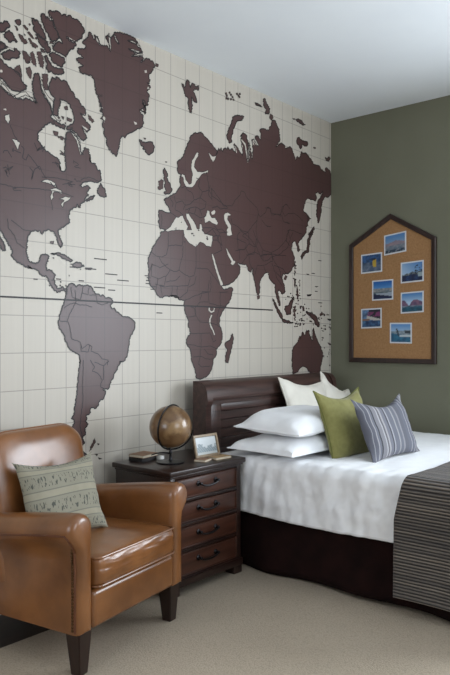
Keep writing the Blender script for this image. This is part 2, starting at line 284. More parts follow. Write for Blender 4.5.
# --- the map wall: wallpaper printed with a world map (outlines in mm along the wall and up it)
LAND = """-3085,2898 -3078,2900 -3073,2897 -3067,2899 -3061,2897 -3055,2898 -3049,2897 -3042,2901 -3037,2898 -3031,2904 -3024,2901 -3019,2906 -3017,2911 -3014,2916 -3009,2920 -3006,2916 -3000,2921 -2995,2921 -2994,2915 -2989,2914 -2987,2909 -2983,2906 -2983,2900 -2988,2894 -2993,2891 -2999,2888 -3003,2882 -3006,2877 -3011,2871 -3012,2865 -3019,2863 -3025,2859 -3032,2855 -3037,2857 -3043,2858 -3049,2855 -3055,2851 -3061,2847 -3067,2852 -3073,2848 -3076,2858 -3076,2869 -3077,2880 -3081,2889
-3019,2847 -3012,2850 -3009,2857 -3007,2862 -3003,2866 -2996,2869 -2991,2876 -2985,2880 -2983,2875 -2979,2873 -2972,2873 -2967,2872 -2969,2866 -2963,2865 -2963,2860 -2957,2858 -2960,2850 -2953,2849 -2949,2846 -2946,2842 -2941,2839 -2945,2835 -2950,2832 -2954,2836 -2958,2839 -2963,2836 -2969,2836 -2971,2831 -2976,2828 -2978,2823 -2984,2822 -2991,2820 -2990,2826 -2994,2829 -2997,2832 -3003,2832 -3006,2837 -3012,2835 -3012,2841 -3013,2846
-2956,2938 -2951,2942 -2947,2946 -2941,2950 -2934,2952 -2927,2949 -2920,2947 -2921,2940 -2920,2933 -2926,2928 -2931,2922 -2936,2923 -2941,2923 -2947,2927 -2950,2931 -2954,2934
-2958,2915 -2951,2913 -2944,2914 -2941,2909 -2938,2905 -2936,2899 -2944,2892 -2946,2898 -2947,2904 -2952,2910
-2911,2931 -2904,2933 -2899,2937 -2893,2935 -2890,2930 -2884,2928 -2879,2924 -2879,2919 -2881,2914 -2889,2915 -2896,2918 -2900,2923 -2905,2927
-2934,2875 -2931,2881 -2925,2881 -2920,2878 -2912,2880 -2909,2875 -2908,2870 -2903,2869 -2902,2865 -2896,2864 -2889,2869 -2891,2862 -2884,2861 -2886,2854 -2879,2853 -2886,2848 -2890,2844 -2896,2841 -2903,2839 -2906,2845 -2912,2846 -2919,2848 -2918,2855 -2924,2856 -2926,2861 -2929,2865 -2931,2871
-2883,2903 -2878,2908 -2873,2912 -2867,2909 -2863,2904 -2857,2901 -2851,2896 -2847,2889 -2841,2885 -2847,2885 -2853,2883 -2859,2886 -2864,2890 -2870,2894 -2874,2897 -2878,2900
-2876,2877 -2871,2878 -2866,2880 -2864,2876 -2861,2872 -2857,2869 -2854,2863 -2847,2864 -2841,2863 -2835,2862 -2830,2861 -2828,2857 -2822,2857 -2820,2853 -2823,2847 -2832,2845 -2833,2838 -2838,2839 -2842,2841 -2847,2841 -2853,2841 -2854,2846 -2857,2849 -2859,2853 -2867,2853 -2866,2860 -2870,2862 -2871,2868 -2878,2870
-2857,2986 -2850,2987 -2843,2989 -2841,2985 -2840,2980 -2835,2983 -2830,2987 -2824,2987 -2820,2985 -2818,2979 -2815,2974 -2810,2971 -2803,2971 -2800,2967 -2801,2959 -2800,2954 -2793,2953 -2788,2950 -2787,2944 -2786,2938 -2780,2935 -2778,2930 -2776,2924 -2773,2920 -2772,2914 -2771,2907 -2777,2907 -2784,2903 -2790,2904 -2795,2905 -2798,2910 -2807,2907 -2808,2913 -2813,2915 -2817,2918 -2823,2916 -2827,2918 -2833,2918 -2834,2924 -2840,2923 -2845,2926 -2847,2933 -2848,2938 -2845,2945 -2843,2951 -2844,2956 -2852,2957 -2852,2962 -2853,2967 -2856,2971 -2852,2978 -2856,2981
-2837,2907 -2829,2909 -2823,2915 -2817,2914 -2813,2909 -2810,2905 -2804,2904 -2797,2906 -2793,2901 -2785,2903 -2780,2900 -2773,2899 -2768,2897 -2767,2891 -2763,2888 -2758,2886 -2761,2878 -2756,2876 -2755,2871 -2746,2873 -2745,2868 -2742,2864 -2746,2857 -2742,2854 -2747,2849 -2749,2843 -2756,2842 -2763,2836 -2767,2839 -2772,2841 -2773,2847 -2778,2849 -2780,2854 -2783,2859 -2791,2858 -2796,2861 -2800,2865 -2805,2868 -2809,2872 -2813,2875 -2817,2879 -2813,2885 -2820,2887 -2817,2893 -2824,2892 -2822,2902 -2826,2904 -2829,2908
-2807,2845 -2800,2848 -2793,2850 -2788,2846 -2783,2843 -2776,2840 -2779,2835 -2783,2831 -2791,2833 -2800,2833 -2802,2840
-3073,2788 -3067,2788 -3061,2791 -3055,2794 -3049,2795 -3043,2798 -3037,2797 -3032,2804 -3025,2806 -3020,2805 -3014,2806 -3009,2803 -3009,2797 -3001,2797 -3005,2789 -3000,2787 -3007,2784 -3014,2781 -3020,2776 -3025,2770 -3031,2768 -3033,2763 -3037,2759 -3043,2753 -3049,2757 -3055,2752 -3061,2751 -3067,2751 -3067,2759 -3069,2766 -3071,2773 -3068,2782
-3034,2746 -3028,2750 -3024,2755 -3019,2759 -3013,2765 -3005,2766 -3000,2773 -2995,2777 -2989,2779 -2985,2785 -2979,2784 -2975,2782 -2969,2785 -2965,2782 -2960,2783 -2956,2789 -2960,2794 -2956,2801 -2951,2799 -2944,2802 -2943,2796 -2938,2794 -2934,2791 -2928,2790 -2924,2785 -2930,2778 -2932,2772 -2930,2767 -2932,2761 -2938,2758 -2944,2754 -2950,2751 -2956,2752 -2963,2750 -2969,2749 -2974,2745 -2980,2742 -2981,2734 -2988,2733 -2996,2730 -3000,2734 -3004,2729 -3009,2729 -3016,2730 -3020,2733 -3022,2739 -3023,2745 -3028,2746
-2902,2891 -2898,2890 -2894,2888 -2898,2881 -2900,2886
-2911,2802 -2903,2804 -2896,2804 -2890,2803 -2885,2800 -2883,2794 -2879,2791 -2873,2788 -2868,2786 -2866,2780 -2865,2775 -2863,2771 -2867,2764 -2868,2759 -2866,2754 -2872,2752 -2878,2747 -2884,2746 -2890,2747 -2894,2750 -2896,2756 -2898,2761 -2905,2762 -2907,2767 -2905,2774 -2907,2779 -2910,2784 -2911,2790 -2910,2796
-2866,2805 -2860,2808 -2855,2814 -2849,2818 -2849,2812 -2845,2808 -2841,2804 -2842,2798 -2840,2793 -2840,2787 -2833,2784 -2834,2777 -2832,2772 -2834,2764 -2828,2761 -2834,2755 -2830,2749 -2833,2744 -2835,2749 -2840,2751 -2848,2750 -2851,2755 -2855,2758 -2860,2760 -2856,2768 -2859,2772 -2859,2778 -2864,2780 -2862,2786 -2864,2791 -2863,2796 -2865,2801
-2825,2821 -2820,2827 -2813,2827 -2807,2831 -2800,2829 -2798,2824 -2800,2816 -2791,2815 -2792,2808 -2787,2804 -2786,2798 -2792,2789 -2784,2786 -2782,2781 -2785,2774 -2789,2768 -2783,2763 -2790,2757 -2789,2752 -2788,2746 -2793,2751 -2798,2753 -2807,2751 -2808,2757 -2808,2764 -2817,2766 -2812,2774 -2817,2779 -2819,2784 -2818,2790 -2824,2793 -2819,2801 -2818,2807 -2827,2809 -2825,2815
-2801,2847 -2793,2847 -2785,2849 -2781,2842 -2776,2837 -2785,2833 -2795,2831 -2797,2836 -2799,2841
-2776,2818 -2770,2820 -2764,2824 -2765,2817 -2760,2814 -2758,2809 -2758,2803 -2753,2799 -2749,2795 -2746,2791 -2740,2789 -2739,2782 -2734,2780 -2732,2775 -2724,2778 -2721,2773 -2714,2774 -2707,2778 -2700,2775 -2693,2776 -2685,2778 -2678,2780 -2671,2782 -2663,2783 -2662,2778 -2663,2772 -2657,2769 -2659,2763 -2664,2757 -2673,2754 -2676,2748 -2683,2750 -2691,2745 -2698,2743 -2705,2744 -2714,2739 -2720,2740 -2727,2741 -2732,2743 -2734,2749 -2739,2750 -2745,2745 -2751,2740 -2758,2738 -2759,2744 -2760,2750 -2769,2751 -2770,2757 -2767,2763 -2768,2768 -2762,2774 -2764,2780 -2765,2785 -2770,2788 -2773,2792 -2773,2798 -2778,2801 -2775,2808 -2776,2812
-2752,2831 -2747,2838 -2740,2842 -2734,2848 -2727,2852 -2722,2849 -2713,2854 -2710,2846 -2701,2849 -2695,2848 -2689,2847 -2682,2847 -2678,2843 -2671,2843 -2664,2844 -2657,2844 -2655,2839 -2656,2833 -2655,2828 -2650,2825 -2653,2818 -2660,2812 -2666,2806 -2666,2799 -2670,2792 -2677,2789 -2683,2789 -2688,2793 -2695,2792 -2702,2790 -2704,2796 -2710,2798 -2719,2796 -2725,2798 -2729,2801 -2733,2805 -2739,2807 -2737,2815 -2739,2820 -2742,2825 -2751,2825
-2795,2719 -2788,2718 -2782,2723 -2776,2724 -2770,2724 -2764,2728 -2760,2724 -2758,2719 -2762,2712 -2758,2708 -2758,2702 -2759,2695 -2762,2688 -2764,2682 -2764,2675 -2759,2671 -2760,2664 -2760,2658 -2759,2652 -2758,2646 -2765,2642 -2773,2642 -2780,2640 -2779,2647 -2784,2650 -2785,2656 -2789,2660 -2790,2666 -2789,2673 -2792,2678 -2795,2683 -2790,2690 -2790,2696 -2796,2700 -2791,2708 -2795,2713
-2890,2722 -2884,2723 -2878,2726 -2873,2732 -2866,2734 -2866,2729 -2863,2724 -2862,2719 -2857,2716 -2858,2710 -2855,2706 -2859,2700 -2859,2693 -2860,2686 -2860,2680 -2864,2673 -2868,2676 -2872,2678 -2874,2683 -2878,2684 -2880,2689 -2883,2693 -2886,2697 -2889,2701 -2887,2707 -2888,2712 -2891,2716
-2959,2701 -2952,2704 -2947,2710 -2943,2717 -2935,2718 -2930,2725 -2925,2722 -2924,2717 -2923,2711 -2919,2708 -2919,2702 -2918,2697 -2918,2691 -2917,2686 -2915,2680 -2914,2675 -2915,2669 -2922,2667 -2925,2672 -2930,2673 -2936,2673 -2940,2675 -2944,2679 -2950,2680 -2953,2683 -2956,2687 -2957,2692 -2955,2698
-3102,2746 -3094,2748 -3092,2743 -3086,2743 -3083,2737 -3076,2738 -3071,2737 -3067,2734 -3062,2732 -3058,2728 -3051,2729 -3049,2724 -3040,2727 -3037,2723 -3031,2721 -3026,2719 -3022,2716 -3020,2711 -3017,2706 -3012,2704 -3005,2706 -3000,2703 -2997,2699 -2993,2696 -2987,2695 -2982,2695 -2976,2698 -2973,2694 -2967,2692 -2960,2693 -2957,2688 -2953,2685 -2947,2688 -2942,2685 -2936,2686 -2934,2681 -2928,2679 -2926,2675 -2927,2667 -2918,2667 -2919,2660 -2918,2654 -2916,2649 -2913,2644 -2906,2642 -2904,2636 -2899,2635 -2894,2633 -2890,2632 -2884,2632 -2890,2627 -2890,2621 -2889,2616 -2892,2611 -2900,2610 -2905,2603 -2912,2600 -2918,2598 -2923,2589 -2930,2589 -2937,2590 -2943,2589 -2950,2587 -2957,2587 -2964,2586 -2970,2586 -2977,2587 -2979,2593 -2987,2592 -2989,2599 -2993,2603 -2998,2605 -3002,2608 -3005,2612 -3006,2617 -3010,2620 -3019,2618 -3020,2624 -3025,2628 -3031,2628 -3037,2629 -3044,2626 -3049,2628 -3055,2627 -3062,2626 -3066,2630 -3071,2633 -3079,2628 -3083,2632 -3089,2631 -3097,2627 -3102,2630 -3099,2654 -3101,2677 -3098,2701 -3100,2724
-3102,2780 -3095,2781 -3089,2787 -3082,2786 -3076,2788 -3069,2791 -3063,2796 -3056,2797 -3050,2801 -3044,2807 -3037,2806 -3030,2809 -3024,2808 -3020,2804 -3015,2804 -3010,2802 -3008,2797 -3004,2795 -3009,2790 -3011,2784 -3015,2779 -3020,2775 -3026,2774 -3031,2769 -3037,2767 -3043,2765 -3050,2766 -3057,2761 -3063,2758 -3069,2762 -3076,2759 -3082,2755 -3089,2753 -3095,2753 -3102,2751 -3101,2757 -3104,2762 -3106,2768 -3104,2774
-2948,2946 -2940,2949 -2932,2953 -2925,2956 -2922,2951 -2919,2946 -2922,2938 -2926,2931 -2930,2924 -2937,2924 -2942,2925 -2948,2926 -2948,2932 -2949,2939
-2756,3053 -2753,3060 -2748,3064 -2742,3067 -2737,3065 -2732,3063 -2724,3069 -2718,3067 -2713,3075 -2704,3078 -2696,3078 -2690,3077 -2684,3075 -2679,3072 -2678,3067 -2670,3067 -2672,3060 -2669,3066 -2665,3071 -2660,3075 -2654,3078 -2645,3080 -2645,3070 -2636,3072 -2631,3079 -2624,3083 -2615,3086 -2611,3081 -2607,3077 -2603,3073 -2595,3076 -2589,3074 -2581,3076 -2574,3079 -2569,3078 -2563,3077 -2563,3071 -2555,3073 -2554,3066 -2548,3067 -2542,3064 -2543,3055 -2537,3053 -2531,3050 -2525,3047 -2528,3040 -2521,3039 -2522,3033 -2523,3027 -2527,3020 -2533,3014 -2538,3008 -2538,3002 -2537,2997 -2540,2990 -2544,2983 -2554,2980 -2559,2973 -2568,2969 -2570,2961 -2578,2960 -2586,2953 -2593,2952 -2600,2954 -2608,2952 -2614,2954 -2620,2954 -2626,2956 -2629,2962 -2636,2962 -2643,2961 -2642,2954 -2631,2955 -2629,2949 -2624,2945 -2615,2949 -2610,2945 -2604,2944 -2597,2943 -2586,2950 -2581,2946 -2578,2941 -2578,2935 -2583,2931 -2590,2929 -2592,2922 -2593,2916 -2598,2911 -2603,2907 -2611,2906 -2618,2900 -2619,2895 -2624,2891 -2629,2887 -2630,2880 -2635,2873 -2636,2867 -2644,2863 -2644,2855 -2650,2852 -2655,2856 -2661,2857 -2668,2857 -2673,2860 -2680,2859 -2684,2863 -2693,2859 -2698,2860 -2704,2861 -2712,2860 -2717,2865 -2725,2863 -2726,2867 -2729,2871 -2728,2876 -2727,2883 -2719,2888 -2717,2895 -2714,2901 -2708,2905 -2704,2911 -2698,2915 -2693,2920 -2685,2922 -2680,2916 -2672,2918 -2665,2917 -2671,2918 -2670,2925 -2672,2929 -2673,2935 -2677,2939 -2686,2939 -2686,2946 -2692,2949 -2693,2955 -2694,2961 -2699,2964 -2701,2970 -2704,2974 -2711,2976 -2713,2980 -2710,2987 -2713,2991 -2718,2994 -2718,3000 -2722,3003 -2727,3006 -2727,3012 -2725,3020 -2736,3019 -2735,3026 -2739,3030 -2747,3030 -2751,3034 -2752,3040 -2752,3045 -2757,3048
-2800,3023 -2795,3031 -2786,3034 -2780,3034 -2778,3027 -2773,3025 -2768,3023 -2759,3027 -2756,3021 -2749,3021 -2750,3012 -2742,3013 -2734,3016 -2728,3014 -2727,3008 -2725,3004 -2727,2998 -2723,2994 -2721,2990 -2720,2983 -2714,2980 -2711,2976 -2705,2974 -2701,2970 -2697,2966 -2697,2960 -2699,2953 -2691,2950 -2693,2943 -2693,2936 -2704,2929 -2704,2922 -2710,2916 -2719,2916 -2725,2909 -2732,2907 -2736,2911 -2742,2912 -2748,2914 -2746,2921 -2751,2923 -2756,2925 -2756,2931 -2756,2936 -2759,2939 -2762,2944 -2769,2944 -2773,2947 -2774,2953 -2778,2956 -2780,2961 -2785,2963 -2781,2971 -2786,2973 -2788,2979 -2789,2985 -2796,2986 -2796,2993 -2799,2998 -2799,3003 -2797,3009 -2803,3012 -2801,3018
-2749,2904 -2742,2905 -2735,2906 -2728,2905 -2726,2900 -2725,2895 -2733,2895 -2742,2895 -2746,2900
-2537,2967 -2530,2974 -2526,2981 -2519,2985 -2514,2992 -2506,2996 -2505,3003 -2495,3010 -2498,3017 -2494,3024 -2494,3032 -2487,3039 -2480,3038 -2475,3035 -2476,3026 -2468,3027 -2466,3020 -2464,3014 -2461,3009 -2453,3007 -2452,3014 -2450,3022 -2455,3027 -2456,3033 -2449,3034 -2444,3029 -2437,3030 -2429,3033 -2432,3025 -2425,3022 -2425,3015 -2419,3012 -2423,3003 -2420,2998 -2413,2995 -2407,2996 -2404,2990 -2394,2996 -2390,2992 -2383,2999 -2373,2998 -2366,3004 -2360,3001 -2358,2996 -2355,2991 -2345,2991 -2348,2982 -2341,2980 -2345,2985 -2345,2992 -2347,2997 -2343,3005 -2345,3011 -2351,3015 -2350,3022 -2357,3024 -2360,3030 -2363,3036 -2370,3039 -2373,3044 -2374,3052 -2365,3057 -2359,3063 -2354,3071 -2355,3063 -2350,3060 -2345,3057 -2336,3057 -2333,3052 -2333,3060 -2327,3068 -2321,3075 -2317,3083 -2315,3077 -2312,3072 -2307,3068 -2310,3059 -2301,3057 -2301,3050 -2293,3049 -2289,3043 -2282,3042 -2272,3043 -2278,3046 -2283,3050 -2281,3059 -2293,3058 -2292,3066 -2299,3068 -2299,3075 -2302,3080 -2309,3082 -2313,3086 -2312,3094 -2304,3100 -2294,3099 -2285,3105 -2276,3105 -2267,3112 -2261,3109 -2251,3112 -2245,3107 -2234,3117 -2229,3112 -2220,3116 -2212,3118 -2206,3114 -2197,3115 -2189,3118 -2183,3115 -2176,3113 -2166,3116 -2161,3113 -2153,3113 -2148,3109 -2147,3103 -2138,3101 -2132,3099 -2130,3092 -2141,3088 -2148,3091 -2156,3093 -2165,3093 -2172,3094 -2181,3093 -2191,3090 -2198,3085 -2205,3082 -2212,3083 -2205,3080 -2198,3079 -2188,3082 -2182,3078 -2173,3080 -2163,3083 -2157,3080 -2147,3082 -2139,3082 -2137,3074 -2131,3070 -2124,3069 -2114,3071 -2107,3069 -2105,3064 -2103,3058 -2097,3054 -2090,3053 -2098,3050 -2106,3045 -2115,3043 -2122,3037 -2131,3034 -2139,3033 -2147,3035 -2154,3039 -2165,3035 -2174,3034 -2183,3034 -2191,3036 -2198,3036 -2205,3036 -2200,3032 -2190,3034 -2186,3028 -2174,3034 -2167,3031 -2161,3028 -2153,3027 -2149,3022 -2139,3024 -2149,3022 -2158,3017 -2166,3010 -2172,3001 -2183,3000 -2173,3002 -2163,3005 -2154,3008 -2144,3013 -2134,3012 -2125,3012 -2115,3022 -2105,3020 -2095,3024 -2089,3020 -2086,3014 -2092,3007 -2101,3000 -2107,2993 -2107,2985 -2098,2991 -2094,3000 -2080,3003 -2078,3014 -2068,3020 -2059,3026 -2054,3022 -2043,3027 -2035,3027 -2032,3019 -2024,3019 -2014,3023 -2007,3019 -2003,3013 -1998,3008 -1995,3001 -1995,2994 -2000,2986 -2012,2979 -2005,2972 -2014,2965 -2017,2958 -2022,2951 -2026,2945 -2036,2940 -2041,2934 -2043,2926 -2044,2920 -2041,2914 -2042,2907 -2032,2904 -2034,2896 -2042,2887 -2036,2882 -2045,2877 -2052,2878 -2059,2879 -2054,2876 -2047,2874 -2044,2868 -2034,2868 -2031,2863 -2028,2857 -2038,2854 -2038,2844 -2050,2842 -2050,2833 -2059,2829 -2060,2821 -2052,2820 -2047,2816 -2041,2814 -2038,2807 -2038,2801 -2048,2792 -2042,2786 -2047,2779 -2044,2772 -2053,2764 -2055,2757 -2047,2751 -2054,2743 -2064,2743 -2070,2735 -2077,2731 -2083,2736 -2090,2739 -2092,2747 -2095,2753 -2096,2744 -2084,2743 -2078,2739 -2074,2733 -2069,2728 -2067,2721 -2065,2714 -2073,2707 -2066,2699 -2071,2692 -2077,2684 -2079,2692 -2085,2696 -2091,2700 -2104,2697 -2107,2703 -2102,2711 -2090,2715 -2086,2724 -2077,2729 -2073,2738 -2065,2744 -2073,2746 -2073,2753 -2072,2761 -2078,2765 -2083,2768 -2090,2766 -2097,2766 -2093,2760 -2090,2754 -2085,2749 -2083,2743 -2083,2735 -2072,2733 -2073,2725 -2073,2717 -2065,2714 -2071,2706 -2066,2698 -2073,2690 -2075,2697 -2083,2699 -2095,2696 -2100,2699 -2105,2704 -2113,2700 -2121,2702 -2112,2700 -2117,2689 -2106,2688 -2106,2679 -2094,2679 -2088,2675 -2089,2666 -2092,2658 -2090,2651 -2092,2644 -2087,2638 -2084,2631 -2088,2625 -2095,2618 -2092,2610 -2101,2604 -2105,2597 -2113,2593 -2120,2587 -2129,2588 -2137,2584 -2143,2577 -2152,2572 -2160,2566 -2167,2561 -2175,2556 -2183,2551 -2191,2548 -2199,2544 -2207,2538 -2216,2534 -2220,2528 -2224,2522 -2228,2517 -2230,2510 -2237,2510 -2240,2517 -2249,2515 -2255,2513 -2260,2515 -2258,2508 -2264,2500 -2269,2493 -2267,2485 -2270,2478 -2273,2472 -2269,2466 -2278,2459 -2273,2454 -2275,2448 -2277,2442 -2279,2436 -2285,2430 -2282,2424 -2290,2417 -2287,2410 -2289,2403 -2293,2397 -2294,2390 -2303,2390 -2305,2395 -2309,2399 -2317,2401 -2327,2397 -2326,2404 -2336,2406 -2334,2413 -2340,2417 -2349,2416 -2353,2420 -2349,2428 -2358,2430 -2359,2436 -2366,2439 -2366,2446 -2371,2451 -2366,2457 -2370,2462 -2364,2469 -2368,2474 -2370,2480 -2377,2483 -2382,2487 -2384,2493 -2388,2498 -2388,2504 -2388,2509 -2384,2516 -2385,2521 -2383,2528 -2389,2532 -2396,2535 -2397,2540 -2398,2546 -2399,2552 -2394,2556 -2394,2563 -2390,2569 -2382,2573 -2388,2574 -2394,2577 -2401,2578 -2402,2585 -2399,2591 -2393,2597 -2394,2603 -2392,2610 -2395,2614 -2399,2617 -2406,2617 -2402,2625 -2400,2632 -2404,2638 -2401,2646 -2402,2652 -2410,2654 -2408,2664 -2417,2665 -2421,2670 -2422,2675 -2419,2682 -2426,2685 -2425,2691 -2431,2694 -2427,2703 -2432,2706 -2440,2708 -2444,2713 -2442,2720 -2445,2726 -2450,2731 -2442,2741 -2451,2744 -2451,2751 -2451,2758 -2451,2765 -2454,2770 -2453,2778 -2456,2783 -2458,2788 -2464,2790 -2471,2792 -2468,2802 -2476,2802 -2483,2803 -2492,2797 -2499,2799 -2506,2801 -2514,2797 -2520,2802 -2531,2794 -2538,2794 -2544,2798 -2552,2799 -2555,2804 -2553,2811 -2556,2816 -2562,2820 -2556,2825 -2549,2829 -2542,2832 -2534,2835 -2529,2842 -2537,2841 -2543,2844 -2551,2843 -2554,2849 -2564,2846 -2565,2855 -2574,2853 -2575,2858 -2577,2864 -2569,2867 -2562,2874 -2554,2876 -2545,2878 -2537,2878 -2529,2884 -2535,2887 -2543,2887 -2545,2895 -2553,2894 -2560,2895 -2567,2897 -2570,2902 -2570,2908 -2565,2916 -2569,2920 -2562,2926 -2554,2925 -2546,2927 -2538,2932 -2530,2931 -2522,2936 -2515,2943 -2513,2950 -2514,2956 -2518,2961 -2527,2959 -2534,2961
-1986,3017 -1974,3018 -1962,3018 -1964,3009 -1967,3000 -1979,2998 -1990,2999 -1987,3008
-2121,2522 -2113,2525 -2107,2521 -2100,2524 -2098,2517 -2089,2515 -2081,2519 -2073,2515 -2065,2520 -2056,2521 -2049,2526 -2040,2528 -2032,2531 -2024,2530 -2016,2533 -2010,2528 -2010,2521 -2006,2516 -1999,2512 -1997,2505 -2001,2497 -2003,2489 -2003,2482 -2007,2474 -2013,2468 -2019,2463 -2028,2460 -2033,2453 -2040,2449 -2049,2449 -2055,2452 -2060,2456 -2066,2459 -2073,2461 -2072,2467 -2068,2474 -2076,2475 -2086,2472 -2094,2474 -2088,2479 -2084,2484 -2081,2489 -2090,2487 -2096,2491 -2105,2490 -2108,2495 -2110,2501 -2112,2506 -2114,2512 -2119,2516
-2089,2541 -2077,2543 -2065,2544 -2070,2538 -2073,2532 -2080,2537
-2500,2581 -2494,2579 -2489,2576 -2481,2576 -2477,2572 -2474,2566 -2468,2563 -2461,2562 -2460,2555 -2453,2552 -2462,2549 -2467,2541 -2474,2543 -2476,2550 -2485,2550 -2490,2552 -2495,2557 -2493,2565 -2497,2569 -2496,2576
-2758,2646 -2756,2652 -2757,2659 -2753,2665 -2749,2672 -2750,2678 -2748,2685 -2745,2691 -2740,2697 -2740,2703 -2736,2709 -2733,2715 -2730,2721 -2728,2717 -2721,2717 -2716,2715 -2714,2710 -2710,2716 -2710,2722 -2708,2728 -2701,2729 -2696,2726 -2689,2728 -2687,2722 -2681,2720 -2676,2716 -2669,2717 -2663,2721 -2657,2726 -2653,2722 -2646,2722 -2640,2721 -2637,2716 -2635,2711 -2632,2706 -2627,2703 -2624,2698 -2622,2693 -2618,2689 -2615,2686 -2615,2682 -2611,2679 -2604,2678 -2598,2676 -2595,2671 -2590,2667 -2591,2660 -2586,2655 -2585,2649 -2580,2647 -2572,2649 -2568,2646 -2562,2644 -2557,2641 -2556,2635 -2554,2630 -2548,2627 -2545,2622 -2545,2616 -2539,2616 -2532,2617 -2527,2615 -2525,2610 -2520,2607 -2516,2602 -2517,2596 -2517,2589 -2511,2586 -2516,2581 -2516,2575 -2518,2570 -2525,2571 -2533,2570 -2539,2572 -2546,2574 -2552,2576 -2550,2569 -2540,2569 -2538,2563 -2536,2556 -2528,2554 -2523,2550 -2517,2547 -2514,2541 -2511,2535 -2502,2536 -2499,2531 -2494,2528 -2487,2526 -2483,2521 -2481,2515 -2487,2507 -2483,2501 -2490,2497 -2495,2492 -2501,2487 -2504,2481 -2512,2482 -2514,2489 -2520,2493 -2528,2494 -2533,2499 -2538,2503 -2539,2496 -2532,2493 -2532,2486 -2525,2483 -2525,2476 -2522,2471 -2516,2468 -2514,2463 -2510,2459 -2510,2453 -2504,2450 -2511,2446 -2515,2441 -2521,2437 -2526,2432 -2531,2427 -2535,2432 -2543,2431 -2546,2435 -2552,2437 -2555,2442 -2560,2445 -2567,2448 -2570,2453 -2572,2459 -2578,2462 -2586,2461 -2591,2466 -2598,2467 -2605,2469 -2611,2471 -2618,2469 -2624,2467 -2631,2464 -2637,2464 -2641,2469 -2637,2477 -2637,2483 -2630,2485 -2623,2488 -2619,2495 -2612,2499 -2605,2501 -2599,2506 -2597,2512 -2595,2518 -2591,2523 -2589,2529 -2593,2534 -2592,2541 -2592,2547 -2594,2553 -2599,2558 -2598,2565 -2604,2569 -2603,2576 -2604,2582 -2612,2585 -2616,2590 -2618,2596 -2618,2603 -2622,2607 -2629,2607 -2634,2609 -2637,2614 -2645,2614 -2650,2616 -2658,2615 -2663,2618 -2671,2614 -2677,2616 -2683,2618 -2684,2611 -2680,2606 -2679,2600 -2683,2593 -2683,2586 -2684,2580 -2691,2575 -2688,2568 -2695,2563 -2695,2557 -2694,2550 -2697,2543 -2695,2538 -2696,2531 -2695,2525 -2702,2523 -2708,2522 -2714,2523 -2720,2525 -2727,2522 -2727,2529 -2728,2535 -2726,2542 -2728,2548 -2726,2555 -2724,2562 -2723,2568 -2723,2575 -2723,2581 -2723,2588 -2723,2595 -2721,2601 -2717,2608 -2714,2615 -2720,2615 -2724,2619 -2730,2619 -2733,2624 -2739,2624 -2741,2629 -2744,2634 -2746,2639 -2750,2643 -2753,2647 -2755,2652
-2657,2582 -2647,2588 -2637,2592 -2634,2586 -2634,2579 -2631,2573 -2641,2570 -2650,2568 -2655,2574
-2676,2529 -2667,2528 -2657,2529 -2660,2520 -2663,2511 -2667,2517 -2672,2523
-2637,2528 -2626,2530 -2616,2528 -2605,2530 -2607,2522 -2611,2513 -2620,2512 -2628,2513 -2637,2512 -2639,2520
-2727,2438 -2716,2439 -2706,2439 -2695,2440 -2695,2433 -2698,2425 -2698,2418 -2705,2418 -2713,2417 -2720,2418 -2723,2425 -2726,2431
-2683,2421 -2675,2421 -2667,2420 -2659,2421 -2663,2415 -2663,2408 -2667,2401 -2673,2403 -2680,2403 -2681,2409 -2682,2415
-2676,2338 -2666,2336 -2657,2333 -2662,2327 -2667,2322 -2671,2327 -2673,2333
